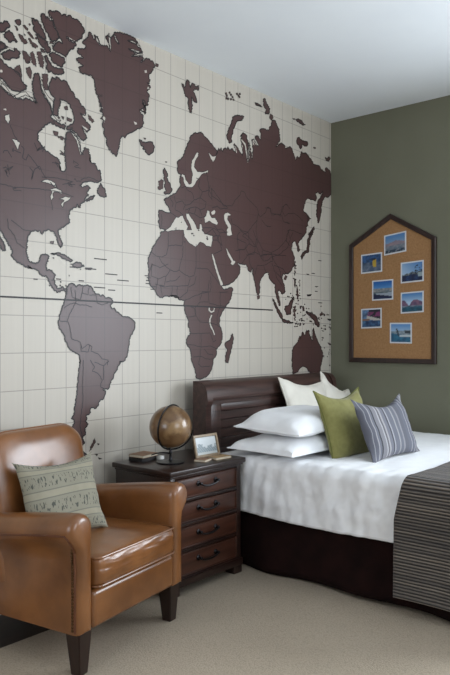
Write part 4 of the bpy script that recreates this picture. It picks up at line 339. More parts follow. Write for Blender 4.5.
-1898,2014 -1906,2012 -1913,2008 -1918,2002 -1925,1999 -1933,2001 -1940,1997 -1947,1991 -1945,1984 -1942,1978 -1949,1971 -1951,1964 -1960,1960 -1963,1953 -1969,1947 -1977,1942 -1979,1936 -1984,1930 -1984,1923 -1991,1918 -1996,1912 -2003,1906 -2010,1900 -2012,1892 -2019,1886 -2016,1879 -2021,1873 -2024,1866 -2032,1861 -2030,1852 -2039,1847 -2037,1840 -2041,1834 -2048,1829 -2048,1822 -2046,1817 -2048,1811 -2045,1807 -2050,1802 -2052,1797 -2052,1792 -2045,1787 -2048,1780 -2047,1773 -2042,1768 -2043,1762 -2044,1756 -2043,1750 -2040,1744 -2043,1737 -2047,1730 -2045,1722 -2043,1715 -2048,1708 -2044,1701 -2047,1693 -2039,1688 -2037,1680 -2038,1673 -2032,1667 -2027,1661 -2021,1656 -2012,1652 -2007,1647 -2002,1642 -1993,1639 -1991,1633 -1984,1628 -1980,1622 -1979,1615 -1974,1609 -1969,1605 -1960,1604 -1957,1598 -1949,1595 -1939,1597 -1932,1593 -1924,1598 -1917,1604 -1906,1606 -1898,1606 -1889,1608 -1880,1605 -1871,1603 -1863,1609 -1854,1607 -1846,1611 -1837,1612 -1828,1612 -1819,1609 -1810,1612 -1801,1611 -1796,1607 -1790,1602 -1784,1599 -1793,1604 -1803,1603 -1815,1599 -1824,1603 -1832,1608 -1843,1608 -1853,1606 -1863,1608 -1853,1611 -1842,1611 -1831,1608 -1821,1612 -1810,1610 -1807,1603 -1795,1601 -1792,1593 -1784,1589 -1775,1587 -1765,1589 -1757,1587 -1748,1585 -1738,1586 -1736,1579 -1739,1571 -1740,1564 -1743,1557 -1738,1550 -1735,1544 -1733,1538 -1736,1531 -1735,1525 -1733,1518 -1729,1512 -1730,1505 -1724,1500 -1718,1494 -1717,1487 -1714,1481 -1711,1474 -1704,1469 -1702,1462 -1698,1456 -1698,1449 -1699,1443 -1704,1436 -1702,1430 -1703,1422 -1700,1416 -1690,1411 -1689,1405 -1687,1398 -1690,1391 -1680,1386 -1683,1379 -1685,1371 -1691,1364 -1704,1361 -1705,1353 -1710,1347 -1715,1340 -1720,1334 -1714,1328 -1720,1321 -1719,1314 -1715,1308 -1711,1302 -1708,1295 -1699,1291 -1693,1285 -1688,1281 -1683,1276 -1683,1270 -1680,1262 -1677,1255 -1677,1247 -1673,1239 -1676,1231 -1669,1224 -1675,1215 -1673,1208 -1670,1200 -1665,1192 -1660,1186 -1657,1179 -1654,1173 -1650,1166 -1649,1159 -1641,1153 -1640,1146 -1637,1140 -1636,1132 -1637,1125 -1631,1118 -1626,1110 -1629,1103 -1632,1095 -1627,1088 -1616,1087 -1609,1081 -1597,1081 -1589,1076 -1581,1080 -1569,1081 -1560,1085 -1552,1089 -1541,1089 -1531,1090 -1523,1095 -1517,1101 -1507,1105 -1502,1111 -1493,1116 -1494,1124 -1484,1128 -1482,1134 -1476,1141 -1475,1149 -1472,1157 -1470,1164 -1465,1171 -1463,1179 -1462,1187 -1464,1194 -1460,1200 -1462,1207 -1453,1211 -1449,1217 -1438,1220 -1436,1229 -1428,1233 -1427,1241 -1427,1249 -1427,1257 -1431,1265 -1428,1273 -1419,1277 -1416,1285 -1406,1289 -1399,1294 -1391,1299 -1386,1306 -1381,1312 -1376,1319 -1381,1327 -1375,1333 -1368,1339 -1371,1347 -1369,1353 -1367,1360 -1373,1367 -1365,1374 -1373,1380 -1371,1387 -1376,1393 -1378,1400 -1381,1407 -1381,1414 -1388,1419 -1394,1424 -1397,1430 -1398,1436 -1402,1442 -1401,1447 -1397,1455 -1394,1463 -1393,1472 -1398,1480 -1395,1488 -1388,1494 -1383,1501 -1378,1508 -1375,1515 -1370,1523 -1365,1530 -1354,1535 -1350,1543 -1342,1549 -1339,1557 -1330,1562 -1329,1571 -1319,1576 -1310,1581 -1302,1586 -1295,1592 -1297,1602 -1287,1607 -1282,1613 -1277,1620 -1281,1628 -1272,1635 -1270,1642 -1271,1649 -1268,1656 -1268,1663 -1263,1670 -1257,1677 -1258,1684 -1265,1688 -1270,1693 -1284,1692 -1297,1691 -1308,1685 -1317,1680 -1331,1681 -1341,1678 -1350,1672 -1354,1677 -1363,1680 -1367,1685 -1374,1690 -1375,1698 -1368,1701 -1360,1703 -1350,1703 -1340,1702 -1328,1707 -1315,1708 -1303,1712 -1291,1716 -1284,1722 -1275,1727 -1264,1729 -1255,1734 -1246,1739 -1240,1745 -1234,1752 -1225,1757 -1216,1763 -1210,1769 -1205,1777 -1200,1783 -1192,1788 -1187,1795 -1183,1801 -1184,1809 -1184,1817 -1179,1825 -1182,1831 -1179,1838 -1183,1843 -1188,1850 -1200,1854 -1205,1860 -1212,1866 -1199,1868 -1189,1863 -1176,1862 -1164,1863 -1152,1860 -1139,1863 -1130,1860 -1119,1866 -1110,1863 -1110,1854 -1096,1849 -1095,1841 -1095,1831 -1090,1824 -1080,1818 -1068,1817 -1060,1812 -1057,1821 -1054,1830 -1045,1838 -1039,1831 -1043,1822 -1040,1815 -1042,1806 -1039,1799 -1032,1792 -1033,1784 -1029,1792 -1032,1800 -1029,1792 -1027,1784 -1027,1776 -1027,1768 -1025,1760 -1017,1753 -1016,1745 -1011,1737 -1010,1729 -1012,1721 -1006,1714 -1003,1706 -1003,1698 -1001,1690 -998,1683 -999,1674 -988,1668 -991,1659 -976,1658 -965,1652 -970,1660 -964,1668 -957,1676 -959,1684 -960,1692 -958,1701 -954,1709 -955,1717 -960,1724 -961,1732 -961,1739 -955,1746 -954,1754 -952,1761 -943,1768 -944,1776 -933,1782 -928,1790 -917,1795 -912,1803 -906,1811 -894,1817 -884,1823 -870,1822 -859,1828 -852,1821 -857,1811 -848,1804 -847,1796 -848,1787 -840,1780 -834,1774 -827,1769 -817,1764 -813,1757 -801,1757 -796,1750 -789,1745 -777,1747 -772,1739 -769,1731 -780,1722 -773,1715 -772,1706 -771,1698 -774,1690 -770,1682 -765,1675 -759,1667 -756,1659 -757,1650 -754,1642 -745,1635 -742,1627 -742,1618 -737,1610 -726,1604 -731,1594 -722,1587 -713,1589 -705,1592 -711,1599 -708,1606 -711,1613 -712,1621 -722,1628 -720,1637 -722,1645 -722,1654 -731,1662 -734,1670 -732,1678 -740,1685 -738,1693 -729,1699 -734,1705 -724,1701 -713,1700 -709,1694 -697,1689 -699,1681 -690,1678 -683,1673 -675,1681 -659,1683 -652,1691 -643,1698 -650,1705 -651,1712 -652,1719 -651,1727 -657,1735 -653,1744 -661,1750 -663,1757 -673,1761 -673,1769 -677,1776 -677,1784 -687,1789 -684,1798 -687,1807 -677,1814 -679,1822 -668,1828 -655,1826 -643,1830 -630,1833 -617,1832 -602,1836 -594,1845 -580,1851 -568,1858 -559,1866 -557,1876 -551,1885 -539,1893 -529,1902 -523,1911 -521,1920 -522,1929 -528,1937 -528,1945 -521,1955 -521,1964 -527,1972 -536,1978 -539,1987 -542,1996 -546,2004 -556,2011 -567,2017 -561,2028 -568,2035 -558,2043 -557,2051 -554,2059 -556,2067 -551,2074 -543,2079 -539,2086 -524,2091 -509,2089 -510,2081 -505,2074 -499,2067 -497,2059 -488,2054 -487,2046 -487,2038 -485,2030 -485,2020 -473,2014 -465,2020 -455,2026 -451,2034 -463,2039 -463,2047 -461,2054 -470,2061 -474,2070 -476,2079 -465,2086 -464,2094 -455,2102 -445,2109 -431,2115 -423,2122 -422,2130 -416,2137 -402,2140 -394,2148 -407,2141 -420,2133 -427,2123 -417,2131 -406,2140 -394,2147 -386,2156 -377,2165 -366,2173 -363,2181 -365,2189 -362,2197 -360,2206 -364,2214 -356,2223 -346,2232 -346,2242 -345,2252 -340,2261 -345,2269 -341,2277 -340,2286 -339,2294 -347,2300 -349,2307 -347,2316 -354,2320 -361,2324 -369,2328 -386,2330 -398,2336 -405,2344 -403,2354 -395,2364 -394,2374 -390,2383 -390,2394 -377,2403 -378,2411 -376,2420 -369,2429 -357,2437 -351,2446 -334,2448 -318,2446 -303,2442 -285,2447 -272,2447 -258,2446 -245,2445 -236,2439 -230,2447 -224,2455 -218,2464 -216,2473 -220,2481 -224,2489 -234,2496 -230,2506 -211,2511 -200,2522 -189,2517 -184,2509 -168,2511 -155,2509 -151,2518 -137,2526 -128,2535 -122,2544 -124,2535 -128,2526 -129,2518 -142,2509 -145,2500 -158,2491 -160,2480 -171,2471 -184,2463 -195,2454 -201,2444 -205,2435 -201,2426 -216,2415 -213,2406 -214,2396 -209,2387 -214,2377 -222,2366 -214,2357 -217,2347 -223,2336 -216,2327 -219,2318 -206,2313 -203,2305 -202,2297 -205,2288 -195,2284 -202,2274 -191,2270 -184,2279 -179,2288 -173,2297 -172,2307 -167,2316 -165,2326 -157,2335 -159,2344 -155,2354 -147,2364 -146,2373 -145,2382 -145,2391 -153,2399 -148,2409 -145,2418 -135,2428 -138,2438 -130,2448 -132,2458 -122,2468 -109,2476 -106,2486 -96,2495 -85,2503 -76,2498 -62,2498 -49,2499 -45,2493 -44,2503 -30,2511 -21,2519 -10,2527 -2,2536 1,2538 1,2543 1,2549 1,2559 1,2569 1,2579 1,2589 1,2600 1,2610 1,2620 1,2631 1,2641 1,2651 1,2661 1,2671 1,2682 1,2692 1,2691 1,2692 -2,2699 -11,2705 -10,2716 -17,2720 -21,2726 -37,2728 -48,2733 -57,2739 -71,2739 -85,2734 -91,2723 -87,2714 -83,2705 -92,2694 -98,2701 -114,2701 -126,2705 -130,2712 -141,2708 -146,2701 -145,2711 -160,2714 -161,2724 -168,2731 -177,2736 -192,2735 -205,2734 -218,2732 -229,2733 -245,2731 -259,2731 -269,2737 -268,2746 -275,2751 -289,2754 -290,2762 -300,2767 -314,2770 -326,2773 -326,2782 -337,2786 -351,2790 -359,2797 -373,2800 -388,2795 -402,2789 -416,2788 -421,2795 -431,2797 -438,2789 -434,2781 -445,2774 -442,2764 -449,2754 -459,2743 -460,2733 -461,2742 -476,2744 -483,2750 -494,2742 -499,2733 -501,2724 -511,2715 -516,2722 -514,2732 -523,2737 -527,2745 -531,2752 -532,2760 -545,2764 -545,2773 -550,2780 -554,2788 -559,2795 -567,2799 -575,2803 -586,2805 -594,2798 -606,2793 -617,2788 -629,2783 -641,2778 -651,2781 -647,2791 -649,2798 -660,2801 -671,2804 -684,2806 -695,2809 -705,2803 -716,2797 -727,2791 -734,2783 -742,2775 -757,2770 -761,2761 -766,2763 -760,2772 -754,2781 -741,2788 -735,2798 -733,2806 -722,2812 -714,2818 -713,2826 -709,2835 -716,2841 -714,2849 -721,2855 -710,2866 -724,2870 -719,2880 -723,2887 -724,2894 -720,2904 -730,2909 -737,2915 -743,2921 -748,2928 -752,2935 -756,2942 -766,2945 -763,2956 -774,2958 -787,2957 -800,2955 -809,2950 -813,2944 -812,2937 -818,2928 -823,2919 -818,2912 -826,2903 -839,2896 -848,2888 -843,2881 -851,2873 -852,2865 -861,2869 -874,2864 -885,2864 -892,2869 -906,2865 -915,2866 -927,2862 -940,2858 -954,2851 -960,2841 -957,2833 -947,2828 -944,2820 -945,2811 -947,2801 -947,2793 -945,2784 -952,2774 -955,2781 -966,2784 -970,2790 -972,2797 -984,2796 -989,2801 -995,2794 -1005,2789 -1014,2783 -1013,2775 -1009,2768 -1000,2764 -994,2757 -987,2753 -985,2746 -977,2742 -973,2736 -970,2729 -983,2727 -994,2728 -1002,2733 -1001,2742 -1008,2748 -1019,2751 -1020,2760 -1026,2766 -1037,2758 -1050,2757 -1052,2750 -1048,2744 -1047,2737 -1043,2732 -1041,2724 -1041,2715 -1045,2706 -1038,2699 -1034,2691 -1034,2682 -1038,2673 -1045,2664 -1038,2656 -1037,2648 -1044,2639 -1040,2631 -1045,2622 -1048,2614 -1046,2623 -1055,2628 -1055,2637 -1051,2646 -1053,2654 -1055,2662 -1062,2668 -1070,2674 -1060,2686 -1068,2693 -1075,2699 -1066,2710 -1079,2715 -1076,2725 -1084,2727 -1091,2722 -1084,2715 -1083,2707 -1087,2697 -1087,2689 -1086,2681 -1087,2672 -1078,2666 -1081,2657 -1085,2647 -1080,2640 -1089,2630 -1085,2622 -1087,2613 -1081,2605 -1086,2596 -1096,2595 -1103,2588 -1104,2596 -1104,2604 -1101,2613 -1096,2621 -1100,2629 -1098,2637 -1095,2646 -1095,2654 -1098,2662 -1099,2671 -1094,2680 -1090,2690 -1089,2698 -1091,2707 -1096,2713 -1092,2722 -1092,2729 -1098,2735 -1097,2743 -1105,2748 -1109,2755 -1105,2763 -1104,2772 -1114,2776 -1123,2780 -1136,2780 -1145,2784 -1155,2777 -1161,2769 -1168,2762 -1175,2754 -1180,2747 -1175,2755 -1165,2761 -1160,2769 -1161,2761 -1164,2753 -1165,2744 -1170,2736 -1172,2728 -1173,2720 -1165,2714 -1162,2707 -1163,2699 -1165,2690 -1165,2682 -1158,2677 -1151,2671 -1157,2660 -1150,2655 -1151,2647 -1147,2641 -1156,2632 -1154,2625 -1155,2618 -1159,2626 -1167,2631 -1174,2636 -1185,2640 -1187,2648 -1198,2652 -1199,2661 -1209,2666 -1217,2671 -1223,2677 -1235,2680 -1240,2687 -1247,2681 -1252,2675 -1242,2672 -1246,2662 -1234,2660 -1233,2652 -1228,2646 -1230,2638 -1229,2631 -1223,2624 -1228,2632 -1241,2633 -1252,2636 -1257,2644 -1264,2648 -1275,2644 -1283,2636 -1294,2630 -1294,2637 -1303,2640 -1307,2646 -1311,2652 -1315,2644 -1319,2635 -1322,2627 -1326,2633 -1334,2635 -1341,2638 -1347,2631 -1357,2627 -1361,2620 -1360,2613 -1368,2605 -1367,2613 -1378,2616 -1378,2623 -1380,2630 -1386,2622 -1389,2613 -1396,2604 -1396,2612 -1402,2617 -1409,2621 -1410,2613 -1413,2605 -1419,2597 -1418,2589 -1424,2582 -1432,2574 -1436,2566 -1433,2575 -1426,2582 -1422,2590 -1424,2596 -1424,2602 -1432,2604 -1439,2608 -1441,2614 -1452,2615 -1458,2619 -1462,2625 -1471,2627 -1472,2635 -1482,2637 -1492,2638 -1497,2644 -1502,2650 -1510,2653 -1517,2659 -1527,2661 -1533,2665 -1541,2667 -1550,2669 -1555,2675 -1560,2680 -1565,2685 -1576,2685 -1579,2692 -1588,2685 -1600,2684 -1608,2677 -1619,2673 -1628,2673 -1637,2676 -1641,2669 -1652,2666 -1655,2659 -1663,2653 -1671,2648 -1680,2643 -1682,2636 -1688,2629 -1687,2622 -1685,2615 -1693,2608 -1694,2601 -1701,2595 -1708,2589 -1711,2583 -1710,2574 -1716,2566 -1720,2558 -1726,2551 -1726,2542 -1735,2536 -1734,2529 -1733,2523 -1738,2516 -1747,2509 -1745,2500 -1752,2493 -1761,2486 -1766,2479 -1772,2473 -1781,2470 -1789,2465 -1792,2459 -1801,2454 -1801,2447 -1800,2440 -1796,2435 -1796,2429 -1795,2422 -1799,2416 -1801,2409 -1801,2401 -1797,2395 -1794,2388 -1789,2382 -1781,2383 -1774,2380 -1766,2384 -1767,2377 -1770,2371 -1777,2364 -1775,2357 -1779,2350 -1777,2344 -1778,2338 -1779,2331 -1776,2325 -1771,2320 -1770,2313 -1772,2307 -1775,2300 -1782,2296 -1786,2289 -1792,2285 -1796,2277 -1802,2271 -1807,2264 -1811,2256 -1819,2252 -1828,2248 -1839,2246 -1844,2237 -1854,2234 -1865,2229 -1872,2222 -1879,2216 -1888,2214 -1898,2212 -1905,2207 -1911,2202 -1905,2205 -1898,2206 -1906,2205 -1913,2202 -1918,2196 -1911,2193 -1905,2189 -1906,2180 -1898,2177 -1896,2171 -1889,2168 -1881,2166 -1880,2159 -1872,2155 -1873,2147 -1869,2141 -1863,2136 -1863,2131 -1863,2125 -1872,2123 -1881,2122 -1889,2122 -1898,2122 -1906,2122 -1914,2125 -1924,2127 -1932,2131 -1941,2129 -1949,2128 -1957,2129 -1960,2122 -1963,2114 -1957,2107 -1964,2099 -1962,2092 -1961,2086 -1955,2081 -1956,2075 -1956,2068 -1965,2062 -1966,2055 -1960,2049 -1957,2043 -1954,2036 -1957,2027 -1951,2021 -1949,2014 -1940,2019 -1932,2018 -1923,2017 -1915,2016 -1906,2015
-1915,2394 -1908,2393 -1908,2386 -1901,2384 -1901,2379 -1894,2376 -1894,2371 -1889,2367 -1885,2362 -1884,2357 -1885,2348 -1894,2342 -1892,2336 -1885,2332 -1884,2326 -1880,2319 -1876,2313 -1867,2311 -1863,2304 -1860,2299 -1859,2293 -1860,2286 -1855,2281 -1846,2277 -1846,2270 -1850,2262 -1856,2255 -1863,2248 -1870,2242 -1880,2239 -1889,2239 -1898,2236 -1906,2233 -1912,2236 -1918,2240 -1914,2247 -1903,2249 -1898,2255 -1902,2260 -1904,2266 -1907,2274 -1915,2277 -1912,2284 -1914,2290 -1907,2296 -1907,2303 -1906,2309 -1911,2314 -1912,2322 -1918,2326 -1917,2332 -1917,2337 -1911,2343 -1918,2347 -1916,2355 -1922,2359 -1923,2365 -1924,2373 -1923,2380 -1914,2387
-1966,2299 -1961,2306 -1951,2309 -1944,2315 -1940,2322 -1935,2317 -1924,2318 -1918,2313 -1924,2307 -1922,2301 -1925,2294 -1923,2288 -1928,2281 -1924,2275 -1926,2269 -1928,2263 -1939,2261 -1947,2254 -1957,2252 -1966,2255 -1969,2262 -1969,2269 -1961,2273 -1957,2279 -1962,2285 -1959,2294
-1908,2435 -1898,2436 -1887,2436 -1894,2433 -1901,2429
-1824,2029 -1814,2024 -1809,2032 -1807,2040 -1816,2035
-1761,2959 -1754,2955 -1744,2956 -1742,2950 -1741,2944 -1734,2941 -1727,2948 -1726,2955 -1726,2962 -1724,2969 -1722,2977 -1717,2985 -1714,2993 -1703,2994 -1694,2992 -1690,2986 -1692,2978 -1690,2971 -1688,2965 -1684,2959 -1687,2951 -1678,2957 -1679,2965 -1673,2972 -1669,2979 -1663,2986 -1652,2985 -1642,2985 -1639,2977 -1631,2973 -1619,2976 -1610,2983 -1600,2989 -1606,2980 -1601,2973 -1604,2964 -1606,2956 -1616,2954 -1622,2959 -1634,2953 -1642,2956 -1644,2948 -1654,2941 -1656,2933 -1649,2930 -1642,2926 -1640,2919 -1636,2914 -1631,2908 -1629,2902 -1625,2897 -1624,2890 -1622,2884 -1619,2878 -1621,2871 -1630,2872 -1640,2870 -1648,2873 -1656,2876 -1654,2885 -1660,2890 -1669,2892 -1673,2897 -1672,2891 -1667,2885 -1665,2878 -1669,2870 -1667,2863 -1669,2855 -1663,2850 -1660,2844 -1665,2836 -1669,2829 -1663,2823 -1669,2816 -1671,2809 -1668,2803 -1674,2796 -1673,2790 -1679,2794 -1689,2793 -1687,2802 -1690,2808 -1699,2812 -1694,2821 -1698,2827 -1699,2834 -1703,2840 -1705,2846 -1704,2854 -1702,2861 -1700,2869 -1698,2877 -1706,2879 -1711,2886 -1724,2884 -1730,2889 -1729,2897 -1738,2901 -1736,2910 -1740,2915 -1743,2921 -1744,2928 -1748,2934 -1754,2939 -1757,2945 -1758,2952
-1264,2861 -1258,2868 -1245,2872 -1240,2880 -1228,2883 -1216,2888 -1204,2893 -1195,2892 -1183,2896 -1175,2893 -1161,2899 -1148,2900 -1136,2899 -1145,2893 -1145,2885 -1155,2879 -1155,2871 -1167,2865 -1179,2860 -1192,2857 -1205,2853 -1216,2846 -1221,2837 -1228,2828 -1232,2820 -1234,2812 -1240,2805 -1241,2796 -1253,2788 -1257,2779 -1257,2770 -1258,2762 -1257,2755 -1264,2746 -1272,2737 -1271,2729 -1275,2720 -1277,2712 -1272,2706 -1267,2700 -1271,2691 -1284,2686 -1294,2678 -1304,2683 -1301,2694 -1311,2698 -1318,2703 -1320,2710 -1322,2718 -1325,2726 -1319,2734 -1311,2743 -1314,2751 -1311,2759 -1304,2767 -1304,2775 -1301,2782 -1292,2788 -1288,2796 -1287,2803 -1280,2811 -1275,2819 -1273,2828 -1272,2836 -1264,2844 -1261,2853
-1341,3009 -1325,3018 -1321,3013 -1320,3007 -1336,3000
-1332,2997 -1315,3006 -1314,3000 -1311,2995 -1327,2987
-1304,3025 -1287,3034 -1286,3029 -1283,3024 -1299,3016
-1290,3014 -1273,3023 -1269,3018 -1268,3012 -1285,3005
-1273,3003 -1257,3012 -1255,3006 -1252,3001 -1268,2994
-1320,2979 -1304,2988 -1299,2983 -1299,2977 -1315,2969
-1290,2984 -1273,2993 -1272,2987 -1268,2982 -1285,2974
-1261,2988 -1245,2997 -1244,2991 -1240,2986 -1257,2979
-1226,3037 -1209,3046 -1207,3041 -1204,3035 -1221,3028
-1209,3029 -1192,3039 -1190,3033 -1187,3028 -1204,3020
-1194,3046 -1177,3055 -1176,3049 -1172,3044 -1189,3036
-1199,3023 -1182,3032 -1179,3027 -1177,3021 -1194,3013
-1338,2977 -1322,2986 -1318,2981 -1318,2975 -1334,2967
-920,3077 -908,3084 -895,3089 -888,3085 -890,3077 -886,3071 -877,3068 -879,3058 -870,3054 -859,3051 -857,3042 -844,3041 -848,3033 -834,3031 -839,3023 -843,3015 -840,3007 -843,2998 -852,2989 -866,2984 -881,2982 -895,2976 -895,2985 -890,2994 -884,3004 -880,3013 -886,3017 -898,3018 -904,3023 -908,3029 -916,3035 -914,3044 -908,3055 -920,3059 -915,3070
-834,2994 -818,2991 -800,2989 -798,2980 -793,2973 -807,2960 -818,2948 -833,2953 -844,2960 -842,2971 -836,2983
-1014,3028 -996,3029 -977,3031 -966,3027 -951,3027 -941,3021 -928,3020 -946,3017 -964,3017 -983,3015 -1002,3013 -1008,3020
-556,3026 -541,3028 -525,3032 -511,3032 -522,3027 -531,3019 -542,3024
-511,3027 -498,3031 -486,3037 -474,3043 -461,3040 -445,3041 -431,3040 -418,3037 -413,3029 -402,3025 -397,3019 -386,3019 -373,3021 -389,3017 -402,3009 -416,3007 -427,3009 -437,3012 -451,3011 -462,3015 -473,3019 -488,3016 -494,3021 -502,3024
-488,2891 -474,2897 -460,2902 -448,2898 -445,2889 -430,2891 -419,2884 -402,2888 -390,2886 -376,2889 -363,2890 -349,2893 -343,2886 -338,2878 -343,2868 -354,2857 -373,2852 -391,2849 -404,2853 -417,2857 -427,2849 -423,2842 -425,2834 -432,2824 -445,2815 -456,2821 -462,2829 -460,2840 -476,2839 -486,2843 -494,2849 -495,2857 -497,2865 -495,2873 -488,2883
-92,2821 -75,2818 -61,2813 -50,2825 -35,2836 -23,2832 -9,2830 -16,2820 -27,2810 -35,2799 -54,2797 -73,2797 -78,2805 -89,2812
-266,2867 -247,2870 -229,2872 -229,2861 -244,2860 -260,2857
-1266,1377 -1259,1370 -1259,1361 -1253,1353 -1251,1346 -1250,1339 -1255,1333 -1257,1326 -1259,1319 -1256,1311 -1264,1305 -1266,1298 -1267,1292 -1267,1285 -1270,1278 -1277,1270 -1281,1262 -1279,1253 -1282,1245 -1287,1237 -1293,1230 -1295,1222 -1295,1214 -1299,1207 -1299,1198 -1306,1192 -1307,1184 -1308,1176 -1320,1181 -1333,1181 -1337,1188 -1340,1195 -1332,1203 -1337,1210 -1335,1217 -1340,1224 -1333,1230 -1329,1237 -1330,1245 -1325,1251 -1319,1257 -1320,1265 -1319,1272 -1327,1278 -1336,1284 -1340,1292 -1344,1299 -1343,1306 -1340,1313 -1330,1318 -1320,1323 -1308,1326 -1300,1330 -1290,1333 -1287,1340 -1282,1347 -1277,1354 -1280,1363 -1268,1369
-991,1648 -973,1650 -954,1653 -958,1642 -960,1632 -972,1627 -986,1624 -987,1636
-356,2323 -343,2316 -329,2309 -324,2302 -316,2295 -318,2284 -321,2274 -338,2264 -339,2275 -342,2287 -347,2297 -350,2306 -353,2314
-285,2204 -277,2197 -263,2193 -265,2186 -275,2178 -269,2171 -285,2165 -290,2154 -301,2146 -307,2138 -301,2130 -317,2122 -314,2113 -317,2104 -309,2096 -310,2087 -324,2077 -320,2069 -327,2059 -327,2050 -326,2041 -326,2032 -332,2023 -347,2018 -364,2017 -376,2009 -388,2002 -391,1991 -407,1985 -411,1976 -417,1966 -431,1959 -430,1968 -434,1976 -443,1982 -430,1987 -427,1996 -420,2004 -414,2012 -400,2017 -388,2025 -373,2030 -357,2035 -357,2045 -357,2055 -349,2065 -351,2074 -346,2084 -353,2092 -346,2101 -351,2109 -348,2119 -342,2128 -328,2137 -326,2147 -329,2155 -326,2164 -309,2172 -314,2180 -305,2188 -296,2197
-252,2235 -250,2224 -245,2214 -262,2205 -274,2195 -281,2185 -291,2176 -296,2166 -310,2167 -321,2171 -310,2180 -304,2190 -294,2199 -281,2211 -269,2224
-524,1924 -514,1913 -509,1901 -514,1891 -519,1881 -527,1872 -525,1885 -523,1898 -526,1911
-646,1821 -632,1817 -617,1815 -625,1804 -631,1794 -637,1783 -651,1786 -666,1788 -659,1799 -651,1810
-531,1847 -517,1842 -517,1832 -521,1821 -523,1830 -528,1839
-525,1802 -517,1794 -511,1786 -507,1777 -511,1765 -511,1753 -513,1741 -515,1728 -522,1740 -529,1752 -526,1764 -526,1777 -528,1789
-500,1759 -500,1751 -494,1746 -484,1742 -486,1734 -482,1726 -477,1718 -478,1710 -471,1703 -479,1694 -473,1686 -464,1679 -467,1671 -475,1662 -474,1653 -479,1644 -491,1647 -492,1655 -487,1665 -497,1674 -495,1684 -494,1694 -501,1702 -495,1712 -496,1722 -493,1732 -492,1741 -494,1750
-804,1638 -798,1632 -787,1628 -781,1622 -780,1613 -766,1607 -761,1599 -757,1591 -752,1583 -743,1576 -739,1568 -732,1560 -719,1555 -712,1546 -707,1538 -693,1532 -690,1523 -683,1515 -677,1508 -682,1499 -675,1492 -687,1492 -697,1493 -707,1497 -710,1505 -723,1510 -722,1520 -732,1525 -738,1533 -749,1539 -752,1548 -754,1556 -755,1564 -769,1569 -771,1576 -777,1584 -783,1591 -790,1599 -787,1607 -789,1616 -804,1621 -802,1630
-693,1488 -680,1485 -666,1488 -653,1486 -643,1483 -634,1480 -623,1477 -607,1479 -594,1476 -583,1470 -569,1464 -552,1466 -538,1462 -550,1461 -562,1460 -575,1460 -587,1457 -600,1462 -616,1457 -629,1463 -643,1463 -659,1462 -670,1469 -683,1472 -684,1481
-546,1664 -537,1658 -529,1652 -532,1643 -543,1635 -542,1626 -550,1617 -552,1607 -560,1600 -557,1591 -558,1583 -560,1575 -570,1568 -572,1559 -574,1551 -568,1542 -572,1534 -579,1526 -594,1528 -609,1525 -623,1522 -636,1528 -633,1539 -643,1545 -644,1554 -657,1559 -655,1568 -645,1573 -652,1581 -643,1586 -630,1589 -616,1590 -603,1594 -598,1601 -595,1609 -588,1616 -583,1624 -574,1631 -562,1638 -556,1646 -547,1654
-511,1597 -512,1591 -504,1588 -508,1581 -511,1573 -517,1567 -502,1564 -488,1569 -501,1564 -501,1555 -511,1549 -517,1541 -513,1532 -510,1523 -519,1515 -521,1507 -527,1515 -542,1518 -539,1526 -532,1533 -529,1540 -531,1548 -528,1556 -536,1563 -529,1571 -536,1578 -532,1586 -519,1591
-369,1556 -351,1555 -340,1548 -324,1547 -307,1545 -292,1540 -274,1541 -266,1535 -256,1531 -241,1532 -233,1525 -223,1520 -214,1514 -204,1506 -205,1497 -200,1489 -201,1480 -187,1475 -189,1466 -175,1460 -173,1452 -181,1445 -180,1437 -194,1435 -207,1439 -213,1448 -230,1451 -241,1458 -246,1466 -245,1476 -252,1482 -257,1489 -268,1494 -275,1500 -288,1503 -296,1508 -301,1516 -315,1521 -318,1530 -336,1531 -351,1535 -360,1541 -367,1548
-173,1536 -163,1543 -150,1547 -146,1555 -139,1562 -131,1550 -122,1537 -142,1530 -162,1521 -168,1528
-62,1503 -42,1501 -21,1499 1,1499 1,1497 1,1495 -21,1491 -43,1496
-521,1463 -506,1458 -490,1456 -501,1453 -511,1448 -515,1456
-490,1448 -483,1454 -475,1460 -463,1452 -476,1450
-463,1442 -449,1451 -433,1459 -437,1449 -446,1440
-416,1457 -400,1458 -384,1460 -392,1453 -399,1445 -407,1451
-448,1496 -432,1499 -416,1501 -424,1494 -433,1488
-420,1588 -410,1593 -399,1598 -398,1589 -390,1580 -390,1571 -400,1562 -407,1552 -414,1564 -414,1576
-196,1508 -182,1502 -168,1496 -182,1493 -189,1501
-122,1547 -107,1543 -92,1538 -101,1530 -108,1522 -115,1535
-356,1686 -334,1686 -312,1689 -290,1691 -303,1681 -325,1679 -347,1677
-245,1759 -227,1759 -209,1760 -191,1760 -206,1758 -218,1753 -232,1756
-369,1849 -352,1850 -335,1850 -318,1850 -340,1843 -354,1847
-454,1587 -437,1581 -442,1575 -448,1569 -451,1578
-274,1475 -269,1465 -259,1457 -262,1449 -268,1442 -267,1453 -270,1464
-162,1603 -145,1607 -150,1595
-488,1631 -477,1638 -467,1644 -463,1632 -475,1632
-552,1657 -538,1653 -546,1641 -549,1649
